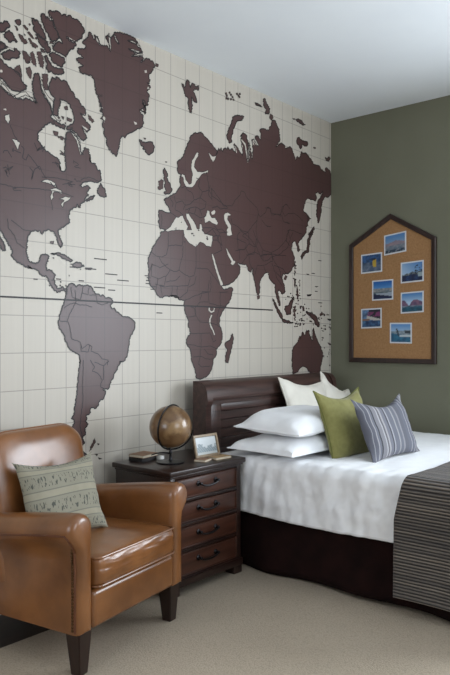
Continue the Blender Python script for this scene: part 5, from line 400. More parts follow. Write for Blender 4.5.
-263,1428 -257,1420 -254,1412 -250,1402 -245,1393 -246,1384 -235,1377 -236,1368 -227,1361 -222,1352 -218,1343 -207,1337 -205,1329 -200,1321 -196,1313 -186,1307 -184,1299 -172,1295 -172,1286 -162,1280 -149,1272 -150,1261 -151,1253 -143,1247 -132,1240 -132,1232 -121,1224 -131,1213 -122,1204 -117,1196 -131,1189 -130,1181 -132,1173 -138,1166 -134,1157 -146,1150 -145,1142 -145,1134 -153,1127 -155,1119 -164,1113 -161,1105 -162,1098 -161,1088 -167,1079 -174,1070 -185,1063 -184,1053 -200,1058 -218,1059 -233,1055 -249,1053 -263,1050 -273,1056 -278,1064 -285,1071 -295,1066 -307,1062 -307,1072 -321,1079 -325,1088 -331,1084 -340,1083 -342,1092 -347,1101 -353,1105 -351,1111 -367,1113 -377,1120 -391,1122 -405,1125 -417,1126 -427,1122 -436,1117 -448,1114 -456,1106 -469,1100 -471,1092 -479,1085 -493,1083 -504,1080 -517,1076 -531,1075 -537,1069 -542,1063 -542,1072 -550,1080 -547,1089 -540,1097 -546,1105 -553,1112 -548,1121 -561,1127 -558,1135 -557,1143 -556,1150 -551,1157 -552,1165 -561,1172 -561,1180 -558,1187 -558,1195 -552,1202 -557,1210 -551,1217 -556,1225 -555,1232 -547,1239 -559,1247 -552,1254 -542,1262 -542,1272 -536,1279 -528,1285 -517,1290 -508,1296 -500,1302 -490,1308 -478,1315 -479,1326 -468,1333 -469,1344 -459,1349 -458,1357 -448,1362 -442,1354 -444,1347 -440,1339 -441,1331 -442,1341 -438,1350 -434,1359 -427,1368 -426,1376 -425,1385 -416,1392 -405,1388 -399,1382 -397,1373 -384,1368 -375,1375 -375,1384 -373,1392 -361,1400 -362,1411 -360,1403 -347,1400 -337,1406 -323,1405 -319,1395 -329,1386 -321,1381 -318,1374 -312,1368 -314,1359 -294,1355 -299,1345 -295,1338 -285,1331 -276,1329 -272,1324 -269,1333 -269,1343 -282,1352 -277,1362 -273,1371 -275,1381 -269,1390 -272,1399 -275,1409 -264,1418
-57,1308 -38,1307 -21,1302 1,1295 1,1285 -5,1287 -29,1289 -44,1298
-145,1406 -125,1405 -104,1404 -122,1399 -134,1403
-139,1350 -124,1348 -108,1346 -127,1341
-491,1438 -484,1442 -479,1435 -486,1430
-533,1565 -518,1568 -508,1564 -522,1560
-388,1531 -378,1535 -371,1529 -380,1525
-500,1461 -493,1464 -488,1459 -494,1456
-545,1562 -535,1567 -529,1559 -538,1553
-454,1593 -445,1598 -440,1589 -447,1583
-534,1499 -525,1503 -518,1496 -527,1491
-466,1487 -455,1492 -448,1485 -458,1480
-318,1510 -310,1512 -305,1508 -312,1506
-307,1528 -298,1533 -293,1525 -300,1519
-408,1481 -393,1484 -384,1479 -397,1476
-458,1454 -451,1458 -446,1451 -453,1446
-528,1487 -515,1492 -507,1484 -519,1478
-334,1524 -325,1527 -320,1522 -327,1519
-414,1522 -407,1527 -403,1519 -409,1513
-421,1486 -413,1489 -407,1484 -415,1481
-546,1548 -537,1551 -532,1546 -539,1542
-459,1461 -445,1464 -435,1459 -448,1456
-452,1583 -440,1589 -432,1580 -443,1574
-499,1472 -490,1475 -484,1471 -492,1469
-354,1553 -346,1557 -341,1551 -348,1547
-492,1537 -482,1541 -476,1535 -485,1531
-399,1561 -392,1564 -387,1560 -394,1557
-523,1517 -514,1522 -508,1514 -516,1509
-427,1484 -412,1487 -402,1483 -416,1480
-545,1584 -536,1588 -530,1582 -538,1577
-366,1551 -350,1553 -340,1550 -354,1547
-341,1577 -326,1580 -317,1577 -330,1574
-308,1478 -292,1482 -281,1475 -296,1471
-506,1436 -496,1438 -489,1434 -498,1432
-398,1523 -387,1526 -380,1522 -390,1519
-520,1505 -510,1508 -503,1504 -512,1501
-442,1481 -429,1485 -421,1479 -432,1475
-450,1547 -442,1550 -436,1545 -444,1542
-440,1594 -427,1598 -419,1591 -431,1586
-395,1610 -386,1614 -379,1609 -388,1604
-529,1436 -516,1440 -508,1434 -520,1430
-370,1579 -362,1583 -356,1577 -364,1572
-358,1497 -352,1502 -348,1495 -353,1490
-322,1481 -307,1486 -297,1478 -311,1472
-526,1766 -517,1771 -511,1764 -519,1759
-513,1612 -502,1616 -494,1611 -504,1607
-486,1609 -475,1612 -468,1608 -478,1605
-460,1795 -452,1799 -447,1792 -454,1787
-459,1766 -452,1770 -447,1765 -454,1760
-464,1676 -452,1680 -444,1675 -455,1670
-463,1695 -455,1698 -450,1694 -457,1690
-500,1711 -489,1714 -481,1711 -492,1707
-540,1661 -533,1664 -529,1659 -535,1656
-535,1638 -528,1641 -524,1637 -530,1634
-464,1720 -457,1724 -452,1718 -458,1713
-509,1752 -497,1756 -489,1750 -500,1745
-473,1780 -462,1784 -455,1779 -465,1775
-464,1753 -453,1757 -446,1751 -456,1746
-511,1681 -500,1686 -492,1679 -502,1674
-451,1652 -445,1656 -440,1650 -446,1646
-70,1539 -59,1544 -51,1536 -61,1530
-15,1422 -7,1426 -2,1419 -9,1414
-26,1459 -16,1461 -9,1458 -19,1455
-16,1431 -3,1434 1,1428 -6,1424
-38,1437 -24,1441 -15,1434 -28,1429
-154,1507 -144,1510 -137,1505 -146,1501
-111,1533 -97,1537 -87,1531 -100,1527
-191,1512 -180,1516 -173,1510 -183,1506
-45,1537 -36,1540 -30,1535 -38,1531
-185,1443 -177,1446 -172,1442 -179,1439
-103,1447 -88,1451 -78,1444 -92,1440
-155,1426 -142,1430 -132,1424 -145,1419
-103,1420 -86,1425 -75,1416 -91,1410
-197,1502 -187,1504 -179,1500 -189,1497
-585,1686 -574,1690 -566,1685 -577,1681
-607,1660 -595,1664 -587,1659 -598,1655
-565,1626 -555,1631 -548,1624 -557,1619
-624,1663 -613,1666 -605,1661 -615,1657
-647,1639 -639,1641 -633,1638 -641,1636
-575,1655 -563,1659 -555,1654 -566,1650
-556,1671 -550,1674 -545,1670 -551,1666
-583,1631 -574,1634 -567,1631 -576,1628
-342,2305 -332,2311 -326,2303 -335,2297
-346,2165 -334,2169 -326,2165 -337,2161
-328,2297 -320,2302 -314,2296 -322,2291
-354,2109 -344,2114 -337,2108 -347,2103
-322,2291 -306,2295 -296,2293 -310,2288
-338,2175 -322,2180 -312,2176 -326,2171
-319,2178 -308,2182 -301,2178 -311,2174
-349,2234 -339,2239 -333,2234 -342,2229
-519,1883 -505,1887 -496,1883 -509,1879
-547,1802 -531,1806 -519,1801 -535,1796
-547,1915 -536,1920 -528,1914 -538,1909
-529,1901 -515,1907 -505,1899 -518,1892
-520,1796 -506,1800 -497,1795 -510,1790
-520,1904 -504,1909 -493,1903 -508,1898
-526,1853 -512,1858 -503,1852 -516,1847
-526,1797 -515,1802 -507,1795 -517,1789
-530,1860 -519,1866 -512,1859 -522,1853
-519,1933 -510,1939 -504,1930 -512,1923
-2736,1652 -2730,1655 -2725,1652 -2731,1649
-2617,1745 -2609,1748 -2605,1745 -2611,1742
-2730,1770 -2724,1772 -2720,1769 -2725,1766
-2687,1627 -2681,1631 -2677,1626 -2682,1622
-2627,1684 -2624,1687 -2622,1682 -2624,1678
-2683,1647 -2678,1650 -2675,1645 -2679,1641
-2752,1623 -2749,1626 -2747,1621 -2750,1618
-2650,1628 -2644,1632 -2640,1626 -2646,1622
-2553,1723 -2549,1725 -2546,1722 -2550,1720
-2599,1636 -2593,1639 -2589,1635 -2595,1632
-45,1216 -37,1220 -32,1214 -39,1210
-118,1448 -112,1451 -108,1446 -114,1443
-27,1376 -18,1380 -12,1374 -21,1369
-110,1267 -100,1269 -92,1264 -102,1261
-121,1204 -110,1206 -102,1202 -112,1200
-10,1216 1,1220 1,1214 0,1209
-65,1195 -57,1198 -51,1192 -59,1188
-143,1332 -133,1336 -127,1329 -136,1324
-33,1123 -20,1127 -11,1119 -23,1114
-43,1231 -33,1233 -27,1229 -36,1226
-7,1233 1,1235 1,1231 -1,1228
-118,1193 -107,1195 -100,1191 -110,1189
-28,1251 -20,1253 -15,1248 -22,1245
1,1408 1,1411 1,1405 1,1401
-2735,2884 -2731,2888 -2728,2884 -2732,2880
-2766,2896 -2760,2900 -2756,2897 -2762,2892
-2751,2892 -2747,2896 -2744,2893 -2748,2889
-2732,2883 -2729,2887 -2727,2883 -2730,2878
-2731,2898 -2726,2902 -2723,2899 -2727,2895
-2750,2893 -2745,2896 -2742,2894 -2746,2891
-2729,2912 -2724,2915 -2721,2914 -2725,2910
-2743,2916 -2739,2919 -2737,2916 -2740,2913
-2419,2654 -2413,2659 -2409,2654 -2414,2648
-2412,2634 -2406,2638 -2401,2641 -2397,2638 -2393,2635 -2398,2630 -2403,2626 -2407,2631
-2418,2658 -2408,2665 -2404,2663 -2402,2659 -2411,2651 -2413,2655
-2416,2626 -2407,2632 -2401,2627 -2409,2620
-2416,2669 -2408,2674 -2403,2670 -2410,2664
-2407,2711 -2401,2717 -2398,2710 -2403,2703 -2405,2707
-2418,2621 -2412,2623 -2407,2628 -2400,2622 -2410,2614 -2414,2617
-2415,2580 -2406,2585 -2401,2581 -2409,2575
-2425,2706 -2415,2714 -2412,2710 -2409,2707 -2418,2699 -2422,2702
-2421,2647 -2411,2653 -2405,2648 -2414,2641
-1742,1959 -1734,1963 -1728,1958 -1736,1953
-1612,2046 -1603,2049 -1596,2046 -1605,2042
-1657,2007 -1648,2011 -1642,2007 -1650,2003
-1768,2078 -1763,2081 -1760,2078 -1764,2075
-1677,2018 -1668,2022 -1662,2018 -1670,2013
-1584,2113 -1577,2116 -1573,2113 -1579,2109
-1666,2019 -1658,2023 -1652,2018 -1660,2014
-1710,2051 -1705,2054 -1702,2050 -1707,2047
-1528,2013 -1522,2019 -1517,2011 -1523,2005
-1575,2054 -1566,2058 -1559,2053 -1568,2048
-1528,2000 -1518,2006 -1510,1999 -1520,1992
-1532,2000 -1523,2004 -1517,2000 -1525,1996
-1570,2048 -1561,2052 -1555,2048 -1563,2043
-2882,2755 -2873,2761 -2866,2758 -2875,2753
-2777,3017 -2772,3021 -2768,3026 -2764,3023 -2761,3019 -2766,3015 -2770,3011 -2773,3014
-2930,2698 -2923,2703 -2919,2698 -2925,2692
-2801,2686 -2795,2690 -2791,2687 -2797,2682
-2788,2810 -2779,2815 -2772,2813 -2781,2807
-2803,2953 -2798,2958 -2794,2954 -2799,2949
-2783,2882 -2776,2887 -2772,2883 -2778,2878
-3002,2793 -2996,2798 -2991,2795 -2997,2789
-2838,2891 -2833,2895 -2828,2899 -2826,2895 -2822,2893 -2827,2889 -2831,2885 -2835,2887
-2876,2949 -2868,2955 -2863,2950 -2870,2943
-2858,2846 -2853,2849 -2850,2853 -2846,2851 -2844,2846 -2848,2843 -2852,2838 -2854,2843
-2844,2980 -2836,2987 -2831,2982 -2838,2975 -2842,2977
-2667,2412 -2662,2416 -2659,2413 -2663,2409
-2640,2527 -2634,2533 -2631,2526 -2636,2520 -2638,2523
-2699,2413 -2689,2419 -2683,2414 -2692,2407 -2695,2411
-2700,2515 -2695,2519 -2690,2522 -2686,2519 -2683,2516 -2688,2512 -2692,2508 -2695,2512
-2610,2481 -2604,2487 -2599,2481 -2605,2475
-2686,2504 -2681,2508 -2678,2503 -2683,2499
-2732,2484 -2727,2488 -2721,2491 -2719,2487 -2715,2485 -2720,2481 -2724,2477 -2727,2481
-2618,2478 -2608,2483 -2602,2480 -2611,2475
-2659,2411 -2654,2415 -2650,2418 -2647,2414 -2643,2410 -2647,2406 -2652,2403 -2654,2407
-2654,2497 -2649,2501 -2646,2497 -2650,2492"""
WATER = """-2805,2156 -2797,2161 -2790,2165 -2782,2170 -2775,2173 -2767,2175 -2760,2176 -2753,2174 -2745,2175 -2737,2174 -2730,2170 -2722,2168 -2714,2165 -2713,2158 -2711,2151 -2709,2144 -2717,2146 -2723,2150 -2729,2153 -2737,2155 -2745,2156 -2753,2156 -2759,2158 -2768,2157 -2775,2159 -2785,2158 -2795,2158
-2745,2128 -2734,2131 -2725,2136 -2714,2139 -2706,2140 -2699,2138 -2691,2135 -2683,2134 -2675,2132 -2672,2125 -2672,2116 -2681,2116 -2690,2119 -2699,2120 -2709,2118 -2719,2119 -2724,2113 -2729,2107 -2729,2100 -2726,2093 -2725,2086 -2732,2079 -2737,2071 -2741,2077 -2743,2083 -2745,2089 -2742,2098 -2737,2106 -2734,2114 -2739,2121
-2691,2085 -2681,2089 -2671,2093 -2661,2098 -2652,2104 -2642,2105 -2632,2103 -2622,2105 -2612,2103 -2618,2098 -2622,2093 -2628,2088 -2634,2083 -2641,2079 -2649,2075 -2657,2070 -2661,2063 -2662,2056 -2664,2049 -2668,2042 -2670,2048 -2674,2053 -2678,2058 -2674,2065 -2668,2071 -2661,2076 -2657,2083 -2665,2085 -2673,2085 -2682,2084
-3013,2448 -3005,2454 -2995,2458 -2987,2464 -2985,2457 -2985,2449 -2983,2442 -2981,2435 -2986,2427 -2989,2419 -2993,2411 -2996,2415 -2998,2419 -3003,2425 -3009,2428 -3010,2435 -3010,2442
-2970,2343 -2962,2344 -2953,2343 -2944,2343 -2936,2340 -2931,2336 -2925,2333 -2927,2325 -2931,2317 -2933,2310 -2934,2302 -2938,2294 -2942,2300 -2946,2305 -2949,2311 -2953,2316 -2957,2324 -2961,2330 -2967,2336
-3020,2480 -3012,2483 -3004,2486 -3003,2481 -3004,2475 -3009,2478 -3015,2477
-1911,2010 -1900,2015 -1889,2021 -1880,2026 -1872,2032 -1863,2037 -1856,2045 -1851,2055 -1845,2063 -1837,2071 -1831,2080 -1825,2089 -1817,2097 -1810,2106 -1802,2105 -1792,2105 -1782,2110 -1775,2117 -1764,2121 -1753,2123 -1748,2116 -1745,2108 -1738,2102 -1735,2094 -1727,2087 -1721,2080 -1716,2071 -1708,2064 -1702,2057 -1710,2046 -1716,2036 -1705,2038 -1693,2039 -1680,2041 -1668,2041 -1673,2048 -1677,2056 -1680,2064 -1683,2072 -1689,2080 -1696,2088 -1701,2097 -1711,2104 -1716,2112 -1719,2121 -1720,2130 -1720,2140 -1709,2141 -1698,2143 -1691,2137 -1687,2130 -1680,2124 -1674,2118 -1663,2111 -1655,2103 -1646,2096 -1640,2087 -1633,2079 -1628,2071 -1624,2062 -1618,2054 -1607,2053 -1597,2056 -1595,2067 -1595,2078 -1593,2089 -1579,2091 -1574,2082 -1572,2072 -1568,2063 -1566,2053 -1559,2046 -1553,2038 -1547,2029 -1531,2030 -1516,2030 -1502,2028 -1491,2026 -1480,2026 -1468,2028 -1469,2018 -1470,2008 -1468,1998 -1471,1989 -1475,1979 -1476,1970 -1480,1960 -1482,1950 -1498,1952 -1515,1952 -1531,1952 -1540,1959 -1550,1964 -1560,1969 -1575,1970 -1589,1972 -1598,1966 -1606,1958 -1612,1951 -1621,1943 -1631,1936 -1642,1938 -1652,1941 -1661,1946 -1672,1948 -1683,1951 -1693,1955 -1703,1962 -1712,1970 -1720,1978 -1727,1983 -1734,1988 -1738,1995 -1737,2004 -1742,2012 -1743,2021 -1742,2030 -1756,2030 -1770,2027 -1783,2028 -1797,2025 -1810,2025 -1823,2020 -1836,2017 -1850,2016 -1863,2012 -1876,2007 -1889,2005 -1900,2008
-1550,2134 -1545,2142 -1537,2149 -1531,2156 -1528,2167 -1523,2177 -1521,2188 -1510,2188 -1500,2187 -1497,2178 -1497,2169 -1492,2161 -1486,2154 -1480,2146 -1467,2145 -1454,2149 -1442,2148 -1436,2140 -1426,2134 -1421,2125 -1412,2119 -1418,2111 -1422,2103 -1436,2104 -1448,2107 -1462,2108 -1476,2111 -1488,2117 -1502,2120 -1512,2115 -1521,2109 -1531,2105 -1541,2102 -1546,2112 -1546,2124
-1482,2180 -1473,2187 -1461,2193 -1452,2200 -1446,2196 -1440,2191 -1444,2181 -1452,2171 -1462,2169 -1472,2165 -1477,2173
-1354,2176 -1347,2186 -1338,2196 -1325,2198 -1313,2203 -1299,2198 -1283,2196 -1284,2189 -1287,2182 -1300,2182 -1313,2179 -1313,2168 -1317,2158 -1312,2150 -1304,2144 -1298,2137 -1290,2130 -1283,2123 -1277,2115 -1276,2106 -1278,2097 -1277,2088 -1273,2077 -1269,2066 -1266,2054 -1279,2050 -1291,2045 -1305,2044 -1319,2044 -1323,2053 -1322,2063 -1322,2073 -1325,2082 -1318,2091 -1308,2100 -1316,2106 -1320,2114 -1329,2119 -1336,2126 -1338,2134 -1346,2140 -1349,2149 -1352,2158 -1351,2167
-1481,1910 -1473,1905 -1463,1903 -1458,1893 -1452,1884 -1447,1874 -1442,1864 -1440,1854 -1436,1844 -1429,1835 -1425,1824 -1420,1815 -1417,1805 -1411,1795 -1406,1786 -1403,1776 -1396,1767 -1388,1757 -1385,1746 -1377,1736 -1369,1727 -1364,1716 -1361,1707 -1357,1699 -1372,1699 -1387,1700 -1393,1710 -1396,1721 -1402,1731 -1408,1741 -1414,1751 -1417,1761 -1422,1772 -1429,1782 -1435,1791 -1436,1803 -1445,1812 -1447,1823 -1451,1832 -1457,1842 -1458,1852 -1461,1862 -1468,1871 -1470,1881 -1474,1891 -1476,1901
-1333,1956 -1319,1955 -1315,1947 -1308,1939 -1302,1931 -1293,1925 -1286,1917 -1279,1909 -1271,1900 -1262,1891 -1255,1881 -1245,1879 -1234,1881 -1233,1872 -1234,1864 -1243,1858 -1252,1851 -1262,1845 -1274,1851 -1285,1856 -1278,1864 -1274,1873 -1284,1880 -1291,1889 -1300,1897 -1308,1905 -1315,1915 -1318,1925 -1322,1936 -1327,1946
-1508,1548 -1499,1548 -1492,1552 -1493,1542 -1492,1532 -1485,1528 -1476,1526 -1467,1529 -1460,1533 -1457,1541 -1456,1549 -1442,1547 -1447,1538 -1449,1529 -1450,1520 -1461,1518 -1471,1514 -1482,1511 -1491,1515 -1498,1521 -1508,1525 -1510,1536
-1482,1503 -1475,1500 -1468,1496 -1475,1488 -1479,1480 -1486,1473 -1486,1464 -1486,1455 -1488,1446 -1483,1438 -1479,1429 -1471,1422 -1468,1413 -1460,1403 -1452,1393 -1450,1384 -1445,1376 -1442,1367 -1456,1363 -1458,1373 -1465,1383 -1468,1393 -1476,1402 -1485,1410 -1492,1420 -1493,1428 -1499,1436 -1501,1445 -1506,1452 -1503,1460 -1503,1468 -1500,1476 -1492,1485 -1490,1495
-1621,2552 -1614,2550 -1604,2549 -1608,2539 -1608,2529 -1614,2519 -1623,2510 -1629,2500 -1637,2491 -1639,2481 -1643,2471 -1643,2461 -1646,2451 -1639,2444 -1630,2440 -1623,2433 -1618,2426 -1603,2428 -1589,2430 -1575,2430 -1560,2434 -1548,2439 -1535,2444 -1524,2450 -1511,2456 -1514,2448 -1511,2440 -1524,2435 -1535,2430 -1548,2428 -1560,2423 -1570,2417 -1579,2411 -1585,2403 -1591,2395 -1599,2388 -1608,2378 -1618,2369 -1625,2361 -1631,2352 -1636,2343 -1642,2335 -1650,2328 -1657,2321 -1665,2315 -1679,2313 -1693,2311 -1706,2311 -1720,2309 -1728,2315 -1731,2322 -1738,2328 -1742,2335 -1745,2344 -1744,2355 -1747,2364 -1757,2368 -1767,2368 -1762,2377 -1757,2386 -1746,2383 -1735,2383 -1733,2375 -1729,2368 -1727,2361 -1724,2353 -1714,2349 -1707,2343 -1701,2336 -1693,2330 -1683,2335 -1674,2339 -1670,2347 -1671,2355 -1668,2363 -1668,2373 -1666,2383 -1661,2393 -1661,2403 -1664,2413 -1669,2422 -1673,2431 -1674,2442 -1672,2452 -1673,2463 -1668,2474 -1668,2485 -1663,2494 -1654,2502 -1647,2511 -1642,2520 -1636,2531 -1628,2541
-1511,2575 -1504,2571 -1496,2567 -1488,2563 -1480,2559 -1472,2554 -1458,2556 -1445,2561 -1432,2564 -1437,2553 -1442,2542 -1447,2533 -1457,2524 -1464,2515 -1470,2524 -1480,2530 -1488,2537 -1491,2545 -1498,2552 -1503,2560 -1507,2567
-2354,3077 -2345,3078 -2345,3068 -2342,3060 -2339,3052 -2340,3042 -2339,3034 -2338,3025 -2336,3016 -2335,3007 -2335,2999 -2338,2990 -2338,2982 -2340,2973 -2343,2980 -2345,2988 -2348,2995 -2348,3003 -2350,3012 -2349,3022 -2351,3031 -2351,3040 -2353,3049 -2354,3058 -2353,3068
-2312,3088 -2308,3082 -2300,3078 -2296,3071 -2292,3065 -2288,3059 -2282,3054 -2278,3047 -2272,3043 -2282,3037 -2290,3042 -2295,3049 -2303,3053 -2309,3059 -2311,3066 -2312,3073 -2313,3080
-2449,3030 -2444,3027 -2437,3024 -2432,3019 -2427,3013 -2424,3007 -2417,3002 -2415,2995 -2409,2990 -2415,2989 -2421,2990 -2426,2996 -2433,3001 -2440,3005 -2442,3011 -2443,3018 -2446,3025
-2212,3086 -2199,3088 -2187,3094 -2174,3098 -2163,3097 -2152,3095 -2141,3093 -2130,3091 -2123,3087 -2116,3083 -2107,3080 -2118,3080 -2127,3081 -2137,3081 -2147,3082 -2157,3083 -2168,3081 -2177,3083 -2188,3083 -2198,3082 -2205,3084
-2205,3039 -2193,3039 -2181,3042 -2169,3045 -2157,3046 -2147,3045 -2136,3047 -2125,3048 -2115,3047 -2104,3047 -2093,3047 -2105,3043 -2116,3038 -2128,3034 -2139,3030 -2151,3031 -2164,3030 -2175,3032 -2188,3031 -2197,3034
-2184,3003 -2173,3009 -2162,3015 -2151,3021 -2139,3025 -2128,3031 -2116,3033 -2105,3037 -2093,3042 -2091,3038 -2090,3033 -2102,3029 -2115,3025 -2127,3020 -2139,3015 -2152,3009 -2165,3003 -2177,2998
-2104,2989 -2099,2996 -2093,3004 -2090,3011 -2078,3020 -2065,3027 -2071,3018 -2080,3011 -2086,3002 -2096,2996
-2079,2946 -2070,2949 -2061,2954 -2061,2947 -2057,2941 -2066,2936 -2075,2933 -2076,2940
-2107,2710 -2095,2716 -2090,2708 -2084,2701 -2079,2693 -2075,2685 -2082,2684 -2090,2683 -2093,2690 -2098,2697 -2105,2702
-2474,3037 -2469,3031 -2463,3026 -2459,3019 -2455,3012 -2453,3005 -2458,3005 -2462,3009 -2465,3016 -2469,3022 -2472,3030
-2050,2858 -2043,2855 -2037,2850 -2028,2848 -2037,2842 -2047,2837 -2052,2842 -2057,2845 -2053,2851
-2068,2716 -2058,2716 -2062,2723 -2067,2731 -2074,2737 -2076,2745 -2084,2750 -2087,2759 -2097,2761 -2092,2753 -2088,2745 -2084,2737 -2077,2731 -2073,2723
-2163,2621 -2154,2620 -2144,2621 -2140,2617 -2138,2610 -2146,2608 -2154,2604 -2156,2611 -2161,2615
-2402,2652 -2397,2648 -2394,2643 -2395,2635 -2399,2627 -2399,2619 -2401,2625 -2406,2629 -2406,2636 -2404,2644
-2394,2598 -2384,2596 -2376,2591 -2378,2581 -2381,2572 -2385,2562 -2389,2569 -2396,2575 -2394,2583 -2396,2590
-2122,2704 -2114,2704 -2106,2703 -2097,2704 -2089,2699 -2083,2694 -2074,2690 -2086,2687 -2097,2687 -2104,2691 -2111,2695 -2115,2701
-2754,3040 -2750,3043 -2744,3038 -2738,3034 -2731,3030 -2726,3024 -2725,3018 -2722,3012 -2720,3005 -2716,3000 -2722,3002 -2725,3009 -2730,3013 -2734,3018 -2738,3023 -2743,3030 -2750,3033
-2636,2963 -2631,2963 -2625,2964 -2616,2963 -2608,2961 -2600,2958 -2589,2959 -2581,2957 -2584,2950 -2593,2950 -2602,2951 -2610,2955 -2619,2957 -2627,2961
-2697,2930 -2690,2938 -2685,2946 -2682,2942 -2681,2937 -2676,2931 -2670,2926 -2665,2920 -2671,2917 -2677,2920 -2684,2923 -2691,2920 -2698,2916 -2704,2911 -2711,2905 -2717,2897 -2725,2890 -2725,2895 -2728,2899 -2718,2904 -2711,2913 -2703,2921
-3031,2606 -3025,2602 -3017,2600 -3009,2597 -3004,2593 -3000,2587 -2994,2583 -2990,2578 -2985,2573 -2981,2567 -2974,2567 -2967,2565 -2961,2564 -2953,2564 -2945,2571 -2936,2576 -2928,2584 -2919,2590 -2910,2593 -2901,2596 -2892,2599 -2886,2594 -2880,2589 -2872,2585 -2866,2580 -2859,2580 -2852,2580 -2845,2579 -2839,2575 -2834,2572 -2830,2566 -2823,2564 -2819,2559 -2826,2562 -2834,2565 -2840,2569 -2847,2573 -2855,2576 -2862,2578 -2871,2580 -2879,2580 -2888,2581 -2896,2583 -2902,2577 -2910,2572 -2918,2568 -2925,2562 -2933,2558 -2941,2555 -2949,2552 -2957,2549 -2963,2552 -2969,2556 -2975,2559 -2981,2563 -2987,2566 -2993,2570 -3000,2572 -3006,2576 -3013,2579 -3019,2584 -3025,2588 -3031,2591 -3030,2599
-2797,2666 -2793,2660 -2790,2653 -2787,2647 -2783,2641 -2780,2634 -2776,2628 -2769,2624 -2764,2617 -2758,2612 -2752,2607 -2745,2604 -2740,2599 -2732,2596 -2727,2591 -2726,2583 -2728,2576 -2729,2568 -2729,2561 -2730,2553 -2735,2555 -2739,2558 -2740,2566 -2743,2573 -2745,2581 -2752,2585 -2758,2590 -2762,2597 -2768,2601 -2771,2607 -2775,2612 -2780,2617 -2783,2623 -2788,2627 -2791,2634 -2796,2640 -2799,2647 -2802,2654 -2800,2660
-2545,2572 -2534,2574 -2522,2577 -2511,2578 -2507,2573 -2502,2567 -2497,2562 -2508,2561 -2518,2561 -2524,2564 -2532,2566 -2538,2570
-2541,2510 -2533,2509 -2526,2506 -2518,2506 -2511,2503 -2503,2500 -2497,2496 -2508,2492 -2518,2491 -2523,2496 -2530,2499 -2534,2506
-2745,2513 -2738,2517 -2730,2521 -2723,2517 -2716,2512 -2710,2506 -2702,2502 -2695,2500 -2689,2498 -2683,2496 -2689,2492 -2695,2489 -2702,2491 -2709,2493 -2716,2495 -2723,2497 -2729,2501 -2735,2504 -2741,2508
-2624,2467 -2616,2464 -2606,2462 -2597,2459 -2589,2455 -2581,2450 -2575,2445 -2569,2438 -2561,2433 -2554,2428 -2552,2420 -2552,2412 -2551,2404 -2548,2397 -2549,2388 -2547,2380 -2548,2372 -2545,2364 -2539,2361 -2533,2359 -2527,2355 -2538,2352 -2549,2347 -2553,2354 -2555,2361 -2558,2368 -2561,2375 -2562,2383 -2567,2390 -2567,2399 -2573,2406 -2575,2415 -2578,2423 -2585,2427 -2591,2433 -2597,2438 -2602,2445 -2608,2450 -2614,2455 -2618,2462
-3037,2670 -3032,2670 -3026,2672 -3024,2666 -3024,2660 -3030,2658 -3037,2657 -3037,2664
-3026,2627 -3021,2621 -3014,2618 -3010,2612 -3004,2608 -2998,2603 -2993,2598 -2987,2593 -2992,2596 -2998,2598 -3004,2601 -3010,2605 -3017,2608 -3024,2611 -3031,2615 -3037,2619 -3032,2624
-2976,2826 -2976,2819 -2975,2813 -2972,2807 -2976,2803 -2981,2799 -2979,2808 -2979,2817
-1180,2735 -1167,2736 -1157,2734 -1148,2728 -1138,2723 -1128,2718 -1119,2713 -1116,2703 -1113,2694 -1110,2684 -1107,2675 -1108,2664 -1101,2656 -1100,2645 -1099,2635 -1095,2625 -1095,2615 -1091,2605 -1090,2595 -1091,2585 -1103,2582 -1104,2592 -1109,2602 -1109,2612 -1110,2623 -1112,2632 -1114,2642 -1120,2651 -1121,2661 -1125,2670 -1125,2680 -1128,2689 -1133,2698 -1141,2704 -1148,2710 -1158,2715 -1166,2720 -1170,2729
-1095,2739 -1081,2739 -1081,2727 -1081,2715 -1075,2705 -1077,2693 -1075,2681 -1074,2670 -1072,2658 -1076,2646 -1074,2634 -1075,2622 -1080,2609 -1081,2597 -1093,2596 -1093,2608 -1088,2620 -1087,2632 -1087,2644 -1086,2656 -1085,2666 -1088,2677 -1087,2687 -1090,2697 -1094,2707 -1090,2719 -1096,2728
-1043,2765 -1032,2766 -1024,2763 -1016,2754 -1007,2747 -1000,2738 -989,2731 -999,2726 -1010,2732 -1017,2741 -1028,2747 -1034,2757
-1257,2679 -1246,2672 -1232,2668 -1223,2660 -1223,2651 -1219,2643 -1216,2635 -1216,2626 -1225,2629 -1233,2633 -1237,2642 -1246,2648 -1252,2657 -1254,2668
-1165,2721 -1164,2710 -1159,2699 -1153,2689 -1150,2678 -1158,2680 -1165,2683 -1165,2692 -1165,2702 -1164,2712
-1043,2763 -1039,2755 -1031,2747 -1030,2737 -1024,2729 -1018,2721 -1027,2723 -1036,2726 -1039,2734 -1040,2744 -1039,2755
-290,1319 -285,1325 -277,1331 -277,1343 -274,1354 -273,1366 -271,1377 -274,1389 -272,1400 -281,1400 -287,1390 -288,1379 -294,1368 -290,1356 -293,1343 -289,1331"""
